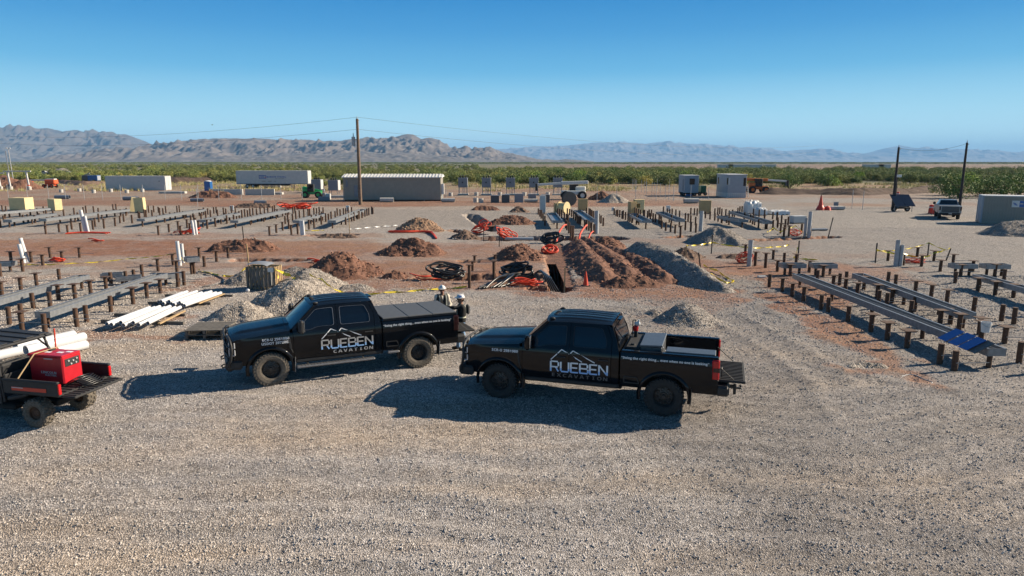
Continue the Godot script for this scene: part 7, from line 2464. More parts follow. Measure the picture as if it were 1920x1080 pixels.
	hose("yellow_hose", [Vector3(-16.88, 0.08, -36.28), Vector3(-15.91, 0.05, -35.58), Vector3(-14.88, 0.04, -34.47), Vector3(-14.32, 0.04, -33.36), Vector3(-14.33, 0.03, -32.52), Vector3(-14.72, 0.03, -31.95)], 0.03, mats.black_conduit, "dark hose curling over the gravel beside the pipe bundle", "hose")
	ribbon("caution_tape", [Vector3(-17.11, 0.12, -36.78), Vector3(-15.97, 0.12, -35.71), Vector3(-14.85, 0.12, -34.7), Vector3(-14.3, 0.15, -34.7), Vector3(-13.76, 0.5, -34.87)], y, "yellow tape leading along the ground to the slatted crate", 0.09)
	# --- stakes
	var st := [
		[Vector3(21.48, 0, -39.97), Vector3(21.48, 1.18, -39.97), 0, "dark stake at the corner of the tape square"], [Vector3(26.08, 0, -42.49), Vector3(26.08, 0.9, -42.49), 0, "thin stake at the back of the tape square"], [Vector3(26.19, 0, -40.85), Vector3(26.42, 0.75, -40.85), 0, "leaning stake at the end of the tape square"],
		[Vector3(17.36, 0, -41.08), Vector3(17.36, 1.2, -41.08), 0, "dark stake with hanging yellow tape"], [Vector3(10.61, 0, -41.54), Vector3(10.68, 0.85, -41.54), 1, "wooden stake holding tape at the brown mound"], [Vector3(12.95, 0, -44), Vector3(12.95, 1.25, -44), 0, "thin stake with a pale flag before the gravel cone"],
		[Vector3(10.18, 0, -36.24), Vector3(9.98, 1.1, -36.24), 0, "leaning stake with red tip beside the long gravel heap"], [Vector3(25.37, 0, -54.61), Vector3(25.63, 1.5, -54.61), 0, "leaning dark stake on the open gravel"], [Vector3(-15, 0, -38.51), Vector3(-15.06, 1.3, -38.51), 1, "pale wooden stake behind the slatted crate"],
		[Vector3(-18.76, 0, -47.66), Vector3(-18.84, 1.45, -47.66), 0, "dark survey stake on the broad red heap"], [Vector3(-13.49, 0, -56.67), Vector3(-13.53, 1.6, -56.67), 1, "wooden survey stake on the far gravel"], [Vector3(2.43, 0, -31.15), Vector3(2.45, 1.1, -31.15), 1, "thin stake at the near end of the deep trench"], [Vector3(-0.9, 0, -47.96), Vector3(-0.9, 1.3, -47.96), 0, "thin stake beside the orange conduits"], [Vector3(-2.13, 0, -51.25), Vector3(-2.13, 1, -51.25), 0, "thin stake beside the small dark spoil heap"],
	]
	for q: Array in st:
		stake(q[0], q[1], 0.028, mats.raw_wood if q[2] == 1 else mats.dark_pole, q[3])
	# --- rusty uprights with cross bars at the coil pit
	k = 0
	for q: Array in [[Vector3(-2.01, 0, -31.7), 1.12], [Vector3(-0.9, 0, -33.43), 1.05], [Vector3(-2.17, 0, -37.15), 0.5], [Vector3(-0.96, 0, -36.97), 0.6], [Vector3(-2.22, 0, -40.19), 0.4], [Vector3(-1.01, 0, -40.19), 0.45]]:
		t = thing("steel_upright", ["tall rusty upright at the near corner of the coil pit", "tall rusty upright beside the black coil", "rusty upright behind the near pit corner", "rusty upright behind the black coil", "short rusty stub at the back of the pit", "short rusty stub behind the coil pit"][k], "post", q[0])
		s = Shape.new()
		s.cyl(Vector3(0, -0.8, 0), Vector3(0, q[1], 0), 0.075, 0.075, 12)
		part("pipe", s, mats.rusty_steel, t)
		s = Shape.new()
		s.box(Vector3(0, q[1] + 0.01, 0), Vector3(0.3, 0.02, 0.3))
		part("cap_plate", s, mats.rusty_steel, t)
		k += 1
	# --- upright conduits, mostly in pairs
	k = 0
	for q: Array in [
		[Vector3(-28.83, 0, -39.97), Vector3(-29.02, 1.12, -39.97), 0.105, 0, "shorter leaning white conduit of the pair beside the red-orange conduit heap"], [Vector3(-28.76, 0, -40.19), Vector3(-29.05, 1.45, -40.19), 0.105, 0, "taller leaning white conduit of the pair beside the red-orange conduit heap"],
		[Vector3(-19.13, 0, -38.92), Vector3(-19.18, 1.42, -38.92), 0.105, 0, "taller grey-white conduit beside the bright trough section"], [Vector3(-19.43, 0, -39.97), Vector3(-19.45, 1.15, -39.97), 0.095, 0, "shorter grey-white conduit beside the bright trough section"],
		[Vector3(-35.98, 0, -57.54), Vector3(-36.21, 1.9, -57.54), 0.13, 0, "taller far conduit above the red hose strip"], [Vector3(-35.76, 0, -57.54), Vector3(-35.92, 1.4, -57.54), 0.11, 0, "shorter far conduit above the red hose strip"],
		[Vector3(-25.87, 0, -55.42), Vector3(-25.96, 1.2, -55.42), 0.10, 0, "white conduit next to the coil, behind the broad red heap"], [Vector3(-25.84, 0, -55.83), Vector3(-25.91, 1.2, -55.83), 0.10, 0, "white conduit farther from the coil, behind the broad red heap"],
		[Vector3(-17.1, 0, -55.42), Vector3(-17.15, 1.2, -55.42), 0.10, 0, "white twin conduit nearer the capped post by the short tape"], [Vector3(-16.93, 0, -55.42), Vector3(-16.97, 1.2, -55.42), 0.10, 0, "white twin conduit nearer the short yellow tape"],
		[Vector3(7.01, 0, -56.67), Vector3(7.01, 1.9, -56.67), 0.19, 1, "thick grey conduit rising at the end of the far trench"], [Vector3(16.16, 0, -58.43), Vector3(16.19, 1.75, -58.43), 0.17, 1, "thick grey conduit beside the grey gravel cone"],
		[Vector3(13.58, 0, -38.71), Vector3(13.61, 1.5, -38.71), 0.13, 1, "tall grey conduit beside the orange coil"], [Vector3(23.62, 0, -54.21), Vector3(23.64, 2, -54.21), 0.14, 1, "tall grey conduit at the taped hole"], [Vector3(23.51, 0, -54.61), Vector3(23.51, 1.45, -54.61), 0.13, 1, "shorter grey conduit at the taped hole"],
		[Vector3(21.99, 0, -38.71), Vector3(22, 1.5, -38.71), 0.12, 1, "taller grey conduit in the tape square"], [Vector3(22.23, 0, -38.71), Vector3(22.25, 1.22, -38.71), 0.12, 1, "shorter grey conduit in the tape square"]]:
		rigid_pipe("upright_conduit", q[0] - Vector3(0, 0.1, 0), q[1], q[2], mats.white_pvc if q[3] == 0 else mats.grey_conduit, q[4], "")
	# --- orange conduit
	var o: Material = mats.orange_conduit
	coil("orange_coil", Vector3(0.67, 0, -32.4), 0.62, 0.30, 9, 0.030, o, "thick coil of orange conduit on the bank beside the deep trench", Vector3.ZERO, 0.26, 1)
	coil("orange_coil", Vector3(13.72, 0, -39.97), 0.42, 0.36, 8, 0.022, o, "loose coil of orange conduit beside the tall grey conduit", Vector3(0.7, 0, 0.3), 0.35, 2)
	coil("orange_coil", Vector3(23.72, 0, -39.97), 0.55, 0.35, 7, 0.022, o, "flat coil of orange conduit inside the tape square", Vector3.ZERO, 0.15, 3)
	coil("orange_coil", Vector3(-27.16, 0, -40.4), 0.45, 0.30, 6, 0.03, o, "heap of red-orange conduit beside the leaning conduit pair", Vector3.ZERO, 0.2, 4)
	coil("orange_coil", Vector3(-2.66, 0, -57.54), 0.75, 0.45, 7, 0.04, o, "loops of orange conduit on the small dark spoil heap", Vector3(0.5, 0, 0.35), 0.8, 5)
	coil("orange_coil", Vector3(-0.41, 0, -52.32), 0.8, 0.4, 7, 0.04, o, "loops of orange conduit hanging into the far trench", Vector3(0.6, 0, -0.4), 0.6, 6)
	coil("orange_coil", Vector3(2.52, 0, -44.52), 0.55, 0.6, 5, 0.05, o, "orange conduit loops crossing the deep trench", Vector3(0.4, 0, 0.0), 0.2, 7)
	coil("orange_coil", Vector3(-26.78, 0, -56.24), 0.9, 0.5, 5, 0.035, o, "orange conduit coil before the far white conduits", Vector3.ZERO, 0.3, 8)
	coil("orange_coil", Vector3(-27.3, 0, -86.45), 2.0, 1.2, 8, 0.06, o, "flat bundle of orange conduit on the far dirt bank", Vector3.ZERO, 0.5, 9)
	coil("orange_coil", Vector3(22.84, 0, -55.01), 0.4, 0.35, 4, 0.03, o, "little orange conduit coil at the taped hole", Vector3(0.5, 0, 0), 0.3, 10)
	for q: Array in [[Vector3(-31.07, 0, -50.9), "crumpled orange conduit on the red road"], [Vector3(-11.51, 0, -40.19), "orange conduit lying behind the steep red heap"]]:
		coil("orange_coil", q[0], 0.5, 0.22, 3, 0.035, o, q[1], Vector3.ZERO, 0.12, 11)
	for i in 6:
		var dz := Vector3(0, 0.05 + 0.04 * (i % 3), (i - 3) * 0.18)
		hose("orange_line", [Vector3(-10.4, 0, -57.54) + dz, Vector3(-8.94, 0, -57.1) + dz * 1.2, Vector3(-7.66, 0, -57.54) + dz, Vector3(-6.88, 0, -57.1) + dz, Vector3(-6.42, 0, -55.42) + dz, Vector3(-5.87, 0, -52.69) + dz * 0.6], 0.045, o, "orange conduit run in front of the sandy brown heap, strand %s" % ["lowest", "second lowest", "third", "fourth", "fifth", "topmost"][i])
	for i in 3:
		var dz := Vector3(0.05 * i, 0.04, i * 0.10)
		hose("orange_line", [Vector3(-5.45, 0, -35.89) + dz, Vector3(-4.72, 0, -35.03) + dz, Vector3(-4.13, 0, -35.2) + dz, Vector3(-3.22, 0, -35.37) + dz, Vector3(-3.56, 0, -34.54) + dz, Vector3(-4.46, 0, -34.06) + dz, Vector3(-4.98, 0, -34.7) + dz], 0.026, o, "looped orange conduit lying on the red bank, %s loop" % ["inner", "middle", "outer"][i])
	for i in 3:
		hose("orange_line", [Vector3(-36.83, 0, -56.67) + Vector3(0, 0.06, i * 0.25), Vector3(-35.76, 0, -57.1) + Vector3(0, 0.08, i * 0.2), Vector3(-33.66, 0, -57.1) + Vector3(0, 0.04, i * 0.3)], 0.05, o, "red hose strip on the gravel below the tan boxes, %s line" % ["far", "middle", "near"][i])
	hose("orange_line", [Vector3(4.93, 0, -50.22) + Vector3(0, 0.1, 0), Vector3(5.22, 0, -51.96) + Vector3(0, 0.5, 0), Vector3(5.66, 0, -53.06) + Vector3(0, 0.9, 0), Vector3(5.86, 0, -53.44) + Vector3(0, 1.0, 0)], 0.075, o, "orange conduit curving up out of the far trench")
	hose("orange_line", [Vector3(3.27, 0, -50.22) + Vector3(0, 0.0, 0), Vector3(3.55, 0, -51.96) + Vector3(0, 0.5, 0), Vector3(4.05, 0, -53.83) + Vector3(0, 0.9, 0), Vector3(4.33, 0, -54.21) + Vector3(0, 0.95, 0)], 0.075, o, "orange conduit arching over the trench junction")
	hose("orange_line", [Vector3(5.79, 0, -51.6) + Vector3(0, 0.1, 0), Vector3(6.03, 0, -52.32) + Vector3(0, 0.45, 0), Vector3(6.28, 0, -52.69) + Vector3(0, 0.6, 0)], 0.06, o, "short orange conduit at the foot of the thick grey conduit")
	hose("pale_line", [Vector3(10.83, 0.02, -18.22), Vector3(11.22, 0.03, -18.38), Vector3(11.33, 0.02, -17.93), Vector3(11.38, 0.02, -17.66), Vector3(10.84, 0.02, -17.48)], 0.012, mats.grey_conduit, "thin pale cord lying in front of the long trough", "cord")
	# --- black conduit in the trench
	var b: Material = mats.black_conduit
	coil("black_coil", Vector3(-3.32, 0, -34.38), 0.85, 0.42, 9, 0.05, b, "big coil of black conduit at the end of the coil pit", Vector3(0.55, 0.2, -0.1), 0.55, 20)
	coil("black_coil", Vector3(0.22, 0, -35.03), 0.80, 0.42, 9, 0.05, b, "big coil of black conduit beside the deep trench", Vector3(0.55, -0.2, 0.1), 0.5, 21)
	coil("black_coil", Vector3(2.86, 0, -49.88), 0.7, 0.4, 5, 0.07, b, "black conduit coil at the trench junction", Vector3(0.8, 0, 0.2), 0.5, 22)
	for i in 7:
		var f := i * 0.17 + 0.05 * (i % 2)
		hose("black_line", [Vector3(-1.57, 0, -31.42) + Vector3(f, 0.06, -f * 0.4), Vector3(-1.03, 0, -32.54) + Vector3(f * 1.1, 0.14 + 0.12 * (i % 3), -f * 0.3), Vector3(-0.4, 0, -33.9) + Vector3(f * 0.7, 0.2 + 0.1 * (i % 2), -f * 0.5), Vector3(0.06, 0, -34.87) + Vector3(f, 0.05, -f * 0.4)], 0.05, b, "black conduit of the fan beside the orange coil, strand %s" % ["one", "two", "three", "four", "five", "six", "seven"][i])
	for i in 4:
		hose("black_line", [Vector3(1.24, 0, -35.54) + Vector3(i * 0.10, 0.12, -0.3 * i), Vector3(1.46, 0, -34.21) + Vector3(i * 0.16, 0.45 - 0.1 * i, 0.1 * i), Vector3(1.68, 0, -32.98) + Vector3(i * 0.08, 0.2, 0), Vector3(2.09, 0, -32.11) + Vector3(i * 0.15, -0.7, 0)], 0.045, b, "black conduit dropping into the deep trench, strand %s" % ["one", "two", "three", "four", "five"][i])
	for i in 3:
		hose("black_line", [Vector3(2.15, 0, -31.83) + Vector3(i * 0.2 - 0.2, -1.15, 0), Vector3(2.49, 0, -38.51) + Vector3(i * 0.2 - 0.2, -1.15, 0), Vector3(2.88, 0, -47.06) + Vector3(i * 0.2 - 0.2, -1.1, 0)], 0.05, b, "black conduit along the floor of the deep trench, line %s" % ["one", "two", "three"][i])
	for i in 3:
		rigid_pipe("grey_pipe", Vector3(-0.5, 0, -52.69) + Vector3(0, 0.05 + i * 0.02, i * 0.35), Vector3(1.64, 0, -52.32) + Vector3(0, 0.1, i * 0.35), 0.11, mats.grey_conduit, "grey pipe laid across the far trench", "grey pipes across the far trench")
	# --- cone
	t = thing("traffic_cone", "orange traffic cone beside the deep trench", "traffic cone", Vector3(3.55, 0, -32.4), 0.3)
	s = Shape.new()
	s.box(Vector3(0, 0.02, 0), Vector3(0.36, 0.04, 0.36), Basis.IDENTITY, 0.01)
	part("cone_base", s, mats.black_plastic, t)
	s = Shape.new()
	s.lathe([[0.145, 0.04], [0.135, 0.06], [0.03, 0.70], [0.022, 0.705], [0.022, 0.68]], Vector3.ZERO, Vector3.UP, 20)
	part("cone_body", s, mats.orange_conduit, t)
	# --- bucket and blue panels
	t = thing("bucket", "white plastic bucket standing on a capped post", "bucket", Vector3(14.79, 0.65, -20.73))
	s = Shape.new()
	s.lathe([[0.0, 0.01], [0.115, 0.01], [0.145, 0.30], [0.152, 0.31], [0.152, 0.33], [0.138, 0.33], [0.11, 0.03], [0.0, 0.03]], Vector3.ZERO, Vector3.UP, 18)
	part("bucket_wall", s, mats.white_plastic, t)
	s = Shape.new()
	var bail := []
	for i in 9:
		bail.append(Vector3(cos(PI * i / 8.0) * 0.15, 0.30 - sin(PI * i / 8.0) * 0.10, 0.15 * sin(PI * i / 8.0)))
	s.tube(bail, 0.006, 5)
	part("bail", s, mats.dull_metal, t)
	var run := (Vector3(13.68, 0.4, -32.2) - Vector3(13.91, 0.4, -18.92)).normalized()
	var lift := Vector3(-0.42, 0.80, 0.42).normalized()
	var lay := Basis(run, lift, run.cross(lift)).orthonormalized()
	for i in 4:
		s = Shape.new()
		s.box(Vector3.ZERO, Vector3(0.40, 0.02, 0.62), lay, 0.005)
		solo("blue_panel" if i < 3 else "dark_panel", s.mesh(), mats.blue_panel if i < 3 else mats.bed_cover, ["blue panel farthest from the trough end", "blue panel in the middle of the three on the trough", "blue panel resting beside the dark one on the trough", "dark grey panel lying next to the blue panels"][i], "panel", [Vector3(13.28, 0.74, -20.05), Vector3(13.28, 0.74, -19.54), Vector3(13.26, 0.74, -19.06), Vector3(13.32, 0.72, -18.79)][i])
	s = Shape.new()
	s.sphere(Vector3(0, 0.09, 0), Vector3(0.10, 0.09, 0.10), 14, 10)
	solo("white_ball", s.mesh(), mats.white_pvc, "small round white ball lying in front of the slatted crate", "ball", Vector3(-12.11, 0, -30.76))
	# small tipped channel on the right gravel
	s = Shape.new()
	s.box(Vector3(0, 0.06, 0), Vector3(0.45, 0.10, 0.18), Basis.IDENTITY, 0.02)
	solo("white_bracket", s.mesh(), mats.white_steel, "small white steel bracket lying beside the uncapped posts", "bracket", Vector3(12.87, 0, -34.7), 0.2)
	# toothed bucket edge beside the dark spoil
	t = thing("bucket_edge", "row of pale bucket teeth lying beside the dark spoil heap", "bucket teeth", Vector3(-3.86, 0, -52.32))
	s = Shape.new()
	s.beam(Vector3(-0.75, 0.06, -0.1), Vector3(0.75, 0.06, -0.1), 0.14, 0.10, 0.01)
	part("lip", s, mats.rusty_steel, t)
	for i in 8:
		s = Shape.new()
		s.box(Vector3(-0.68 + i * 0.195, 0.07, 0.08), Vector3(0.09, 0.09, 0.24), Basis.IDENTITY, 0.02)
		part("tooth", s, mats.grey_conduit, t)

# ---------------------------------------------------------------- utility cart with a welder in its bed
func build_carts() -> void:
	var a := Vector3(-10.7, 0, -14.62)
	var turn := heading(Vector3.ZERO, Vector3(-0.977, 0, -0.21))
	var right := Vector3(sin(turn), 0, cos(turn))
	var at := a + right * 0.62
	var t := thing("utility_cart", "black utility cart with open cargo bed, lowered tailgate and knobbly tyres", "utility cart", at, turn)
	# wheels: x forward, rear axle at the origin
	var tyre := Shape.new()
	tyre.lathe([[0.15, -0.10], [0.20, -0.135], [0.29, -0.135], [0.318, -0.11], [0.325, 0.0], [0.318, 0.11], [0.29, 0.135], [0.20, 0.135], [0.15, 0.10]], Vector3.ZERO, Vector3.BACK, 28)
	var tm := tyre.mesh()
	var lug := Shape.new()
	for k in 18:
		for q in 3:
			var b := Basis(Vector3.BACK, TAU * (k + 0.5 * (q % 2)) / 18.0)
			lug.box(b * Vector3(0, 0.326, (q - 1) * 0.088), Vector3(0.052, 0.028, 0.066), b * Basis(Vector3.UP, 0.35 * (q - 1)), 0.006)
		for z: float in [-0.125, 0.125]:
			var b := Basis(Vector3.BACK, TAU * (k + 0.25) / 18.0)
			lug.box(b * Vector3(0, 0.30, z), Vector3(0.045, 0.05, 0.022), b, 0.005)
	var lm := lug.mesh()
	var rim := Shape.new()
	rim.lathe([[0.155, -0.11], [0.15, -0.06], [0.09, -0.04], [0.06, -0.06], [0.0, -0.06]], Vector3.ZERO, Vector3.BACK, 20)
	rim.lathe([[0.155, 0.11], [0.15, 0.05], [0.0, 0.04]], Vector3.ZERO, Vector3.BACK, 20)
	var rm := rim.mesh()
	for x: float in [0.0, 2.05]:
		for sd: float in [-1.0, 1.0]:
			var w := Node3D.new()
			w.name = "wheel"
			t.add_child(w, true)
			w.transform = Transform3D(Basis.IDENTITY if sd < 0.0 else Basis(Vector3.UP, PI), Vector3(x, 0.335, sd * 0.58))
			share("tyre", tm, mats.dusty_tyre, w)
			share("tread", lm, mats.dusty_tyre, w)
			share("rim", rm, mats.rusty_steel, w)
	# running gear
	var s := Shape.new()
	s.cyl(Vector3(0, 0.36, -0.5), Vector3(0, 0.36, 0.5), 0.035, 0.035, 8)
	s.box(Vector3(0.05, 0.42, 0), Vector3(0.35, 0.22, 0.32), Basis.IDENTITY, 0.03)
	for sd: float in [-1.0, 1.0]:
		s.beam(Vector3(0.35, 0.45, sd * 0.15), Vector3(0.0, 0.33, sd * 0.48), 0.05, 0.05)
		s.beam(Vector3(-0.15, 0.42, sd * 0.12), Vector3(0.0, 0.33, sd * 0.48), 0.05, 0.05)
		s.cyl(Vector3(0.02, 0.36, sd * 0.42), Vector3(0.10, 0.78, sd * 0.36), 0.035, 0.035, 8)
	part("rear_suspension", s, mats.dull_metal, t)
	s = Shape.new()
	s.box(Vector3(1.0, 0.48, 0), Vector3(2.6, 0.14, 0.7), Basis.IDENTITY, 0.02)
	s.box(Vector3(1.15, 0.40, 0), Vector3(1.1, 0.12, 1.25), Basis.IDENTITY, 0.03)
	part("frame", s, mats.underbody, t)
	# cargo bed
	s = Shape.new()
	s.box(Vector3(-0.03, 0.80, 0), Vector3(1.46, 0.06, 1.42), Basis.IDENTITY, 0.012)
	for k in 9:
		s.box(Vector3(-0.03, 0.837, (k - 4) * 0.155), Vector3(1.4, 0.018, 0.07), Basis.IDENTITY, 0.005)
	part("bed_floor", s, mats.bed_liner, t)
	for sd: float in [-1.0, 1.0]:
		s = Shape.new()
		s.box(Vector3(-0.03, 0.95, sd * 0.72), Vector3(1.48, 0.32, 0.06), Basis.IDENTITY, 0.02)
		s.box(Vector3(-0.03, 1.11, sd * 0.725), Vector3(1.50, 0.05, 0.09), Basis.IDENTITY, 0.02)
		var side := part("bed_side", s, mats.black_plastic, t)
		s = Shape.new()
		s.box(Vector3(0.0, 0.92, sd * 0.755), Vector3(0.92, 0.085, 0.006))
		part("decal", s, mats.red_plastic, side)
		s = Shape.new()
		s.box(Vector3(0.30, 0.945, sd * 0.760), Vector3(0.30, 0.02, 0.005))
		part("decal_line", s, mats.letter_silver, side)
		s = Shape.new()
		s.box(Vector3(-0.775, 0.96, sd * 0.71), Vector3(0.04, 0.24, 0.075), Basis.IDENTITY, 0.01)
		part("tail_light", s, mats.red_lens, t)
		# fender over the wheel
		s = Shape.new()
		s.box(Vector3(0.42, 0.70, sd * 0.60), Vector3(0.55, 0.10, 0.24), Basis(Vector3.BACK, -0.25), 0.03)
		part("fender", s, mats.black_plastic, t)
	s = Shape.new()
	s.box(Vector3(0.69, 1.0, 0), Vector3(0.05, 0.40, 1.40), Basis.IDENTITY, 0.015)
	part("bed_front", s, mats.black_plastic, t)
	s = Shape.new()
	s.box(Vector3(-0.96, 0.79, 0), Vector3(0.38, 0.05, 1.40), Basis.IDENTITY, 0.015)
	for k in 11:
		s.box(Vector3(-0.96, 0.82, (k - 5) * 0.122), Vector3(0.32, 0.02, 0.05), Basis.IDENTITY, 0.006)
	part("tailgate", s, mats.bed_liner, t)
	# cab
	s = Shape.new()
	for sd: float in [-1.0, 1.0]:
		s.tube([Vector3(0.80, 0.55, sd * 0.66), Vector3(0.82, 1.3, sd * 0.68), Vector3(0.90, 1.72, sd * 0.62), Vector3(1.05, 1.77, sd * 0.62), Vector3(1.95, 1.75, sd * 0.62), Vector3(2.45, 1.2, sd * 0.66), Vector3(2.5, 0.8, sd * 0.66)], 0.03, 8)
		s.tube([Vector3(0.84, 1.45, sd * 0.67), Vector3(1.2, 1.75, sd * 0.62)], 0.022, 8)
	s.tube([Vector3(0.83, 1.45, -0.67), Vector3(0.83, 1.45, 0.67)], 0.024, 8)
	part("roll_cage", s, mats.black_plastic, t)
	s = Shape.new()
	s.box(Vector3(1.45, 1.81, 0), Vector3(1.40, 0.07, 1.46), Basis(Vector3.BACK, 0.03), 0.03)
	var roof := part("roof", s, mats.black_plastic, t)
	for k in 4:
		s = Shape.new()
		s.box(Vector3(1.45, 1.855, (k - 1.5) * 0.34), Vector3(1.30, 0.03, 0.20), Basis(Vector3.BACK, 0.03), 0.012)
		part("roof_rib", s, mats.black_plastic, roof)
	s = Shape.new()
	s.box(Vector3(1.10, 0.85, 0), Vector3(0.50, 0.14, 1.25), Basis.IDENTITY, 0.04)
	s.box(Vector3(0.90, 1.15, 0), Vector3(0.12, 0.50, 1.25), Basis(Vector3.BACK, 0.15), 0.04)
	part("seat", s, mats.bed_liner, t)
	for sd: float in [-1.0, 1.0]:
		s = Shape.new()
		s.box(Vector3(1.35, 0.72, sd * 0.68), Vector3(1.0, 0.46, 0.05), Basis.IDENTITY, 0.02)
		part("door", s, mats.black_plastic, t)
	s = Shape.new()
	s.lathe([[0.045, 0.0], [0.06, 0.0], [0.06, 0.01], [0.045, 0.01]], Vector3(1.0, 0.82, -0.712), Vector3.BACK, 16)
	part("badge", s, mats.letter_silver, t)
	s = Shape.new()
	s.box(Vector3(2.45, 0.85, 0), Vector3(0.75, 0.45, 1.25), Basis(Vector3.BACK, -0.1), 0.08)
	part("hood", s, mats.black_plastic, t)
	# --- the welder in the bed
	var put := func(p: Vector3) -> Vector3: return at + Basis(Vector3.UP, turn) * p
	t = thing("welder_generator", "red engine-driven welder standing in the bed of the utility cart", "welder", put.call(Vector3(0.02, 0.848, 0.05)), turn)
	t.scale = Vector3.ONE * 0.9
	s = Shape.new()
	s.box(Vector3(0.06, 0.40, 0), Vector3(0.98, 0.70, 0.56), Basis.IDENTITY, 0.03)
	part("case", s, mats.welder_red, t)
	s = Shape.new()
	s.box(Vector3(-0.41, 0.40, 0), Vector3(0.14, 0.72, 0.60), Basis.IDENTITY, 0.03)
	part("end_frame", s, mats.welder_red, t)
	s = Shape.new()
	s.box(Vector3(0.05, 0.765, 0), Vector3(1.06, 0.05, 0.60), Basis.IDENTITY, 0.02)
	part("lid", s, mats.welder_red, t)
	s = Shape.new()
	s.box(Vector3(-0.478, 0.58, 0.0), Vector3(0.02, 0.20, 0.44), Basis.IDENTITY, 0.008)
	var panel := part("control_panel", s, mats.black_plastic, t)
	for q: Array in [[-0.12, 0.62], [0.02, 0.60], [0.13, 0.63], [-0.05, 0.53], [0.10, 0.53]]:
		s = Shape.new()
		s.cyl(Vector3(-0.485, q[1], q[0]), Vector3(-0.51, q[1], q[0]), 0.026, 0.022, 10)
		part("dial", s, mats.letter_silver, panel)
	s = Shape.new()
	s.box(Vector3(0.28, 0.80, 0.12), Vector3(0.20, 0.05, 0.16), Basis.IDENTITY, 0.01)
	part("exhaust_guard", s, mats.black_plastic, t)
	s = Shape.new()
	s.box(Vector3(-0.05, 0.69, -0.283), Vector3(0.26, 0.025, 0.006))
	part("label_strip", s, mats.letter_silver, t)
	s = Shape.new()
	for q: Array in [[-0.33, 0.1, 0.0], [-0.15, 0.0, 0.1], [0.18, -0.04, 0.0]]:
		s.box(Vector3(q[0], 0.793, q[1]), Vector3(0.16, 0.004, 0.10))
	part("warning_sticker", s, mats.letter_white, t)
	put_text("lettering", t, "LINCOLN", Vector3(-0.02, 0.33, -0.284), 0.062, 1.25, mats.letter_silver)
	put_text("lettering", t, "ELECTRIC", Vector3(-0.08, 0.26, -0.284), 0.045, 1.25, mats.letter_silver)
	s = Shape.new()
	for x: float in [-0.35, 0.45]:
		s.box(Vector3(x, 0.03, 0), Vector3(0.10, 0.06, 0.54), Basis.IDENTITY, 0.01)
	part("skid", s, mats.black_plastic, t)
	s = Shape.new()
	s.tube([put.call(Vector3(0.40, 1.04, -0.70)) - at, put.call(Vector3(0.30, 1.58, -0.24)) - at, put.call(Vector3(0.24, 1.59, 0.32)) - at, put.call(Vector3(0.30, 1.0, 0.70)) - at], 0.016, 6)
	solo("tie_strap", s.mesh(), mats.raw_wood, "tan strap tied over the red welder to the cart bed", "strap", at)
	var line := []
	for k in 40:
		line.append(put.call(Vector3(-0.72 + 0.13 * cos(k * 0.9) + 0.008 * k - 0.16, 0.855 + 0.0035 * k, 0.12 + 0.27 * sin(k * 0.9))) - at)
	s = Shape.new()
	s.tube(line, 0.016, 6)
	solo("welding_lead", s.mesh(), mats.black_conduit, "black welding lead coiled on the cart tailgate", "cable", at)
	# red handled bar standing at the back of the cab
	s = Shape.new()
	s.tube([Vector3.ZERO, Vector3(0.02, 1.1, -0.02)], 0.018, 6)
	solo("red_bar", s.mesh(), mats.red_plastic, "thin red bar standing upright behind the cart cab", "bar", put.call(Vector3(0.60, 0.85, 0.60)))

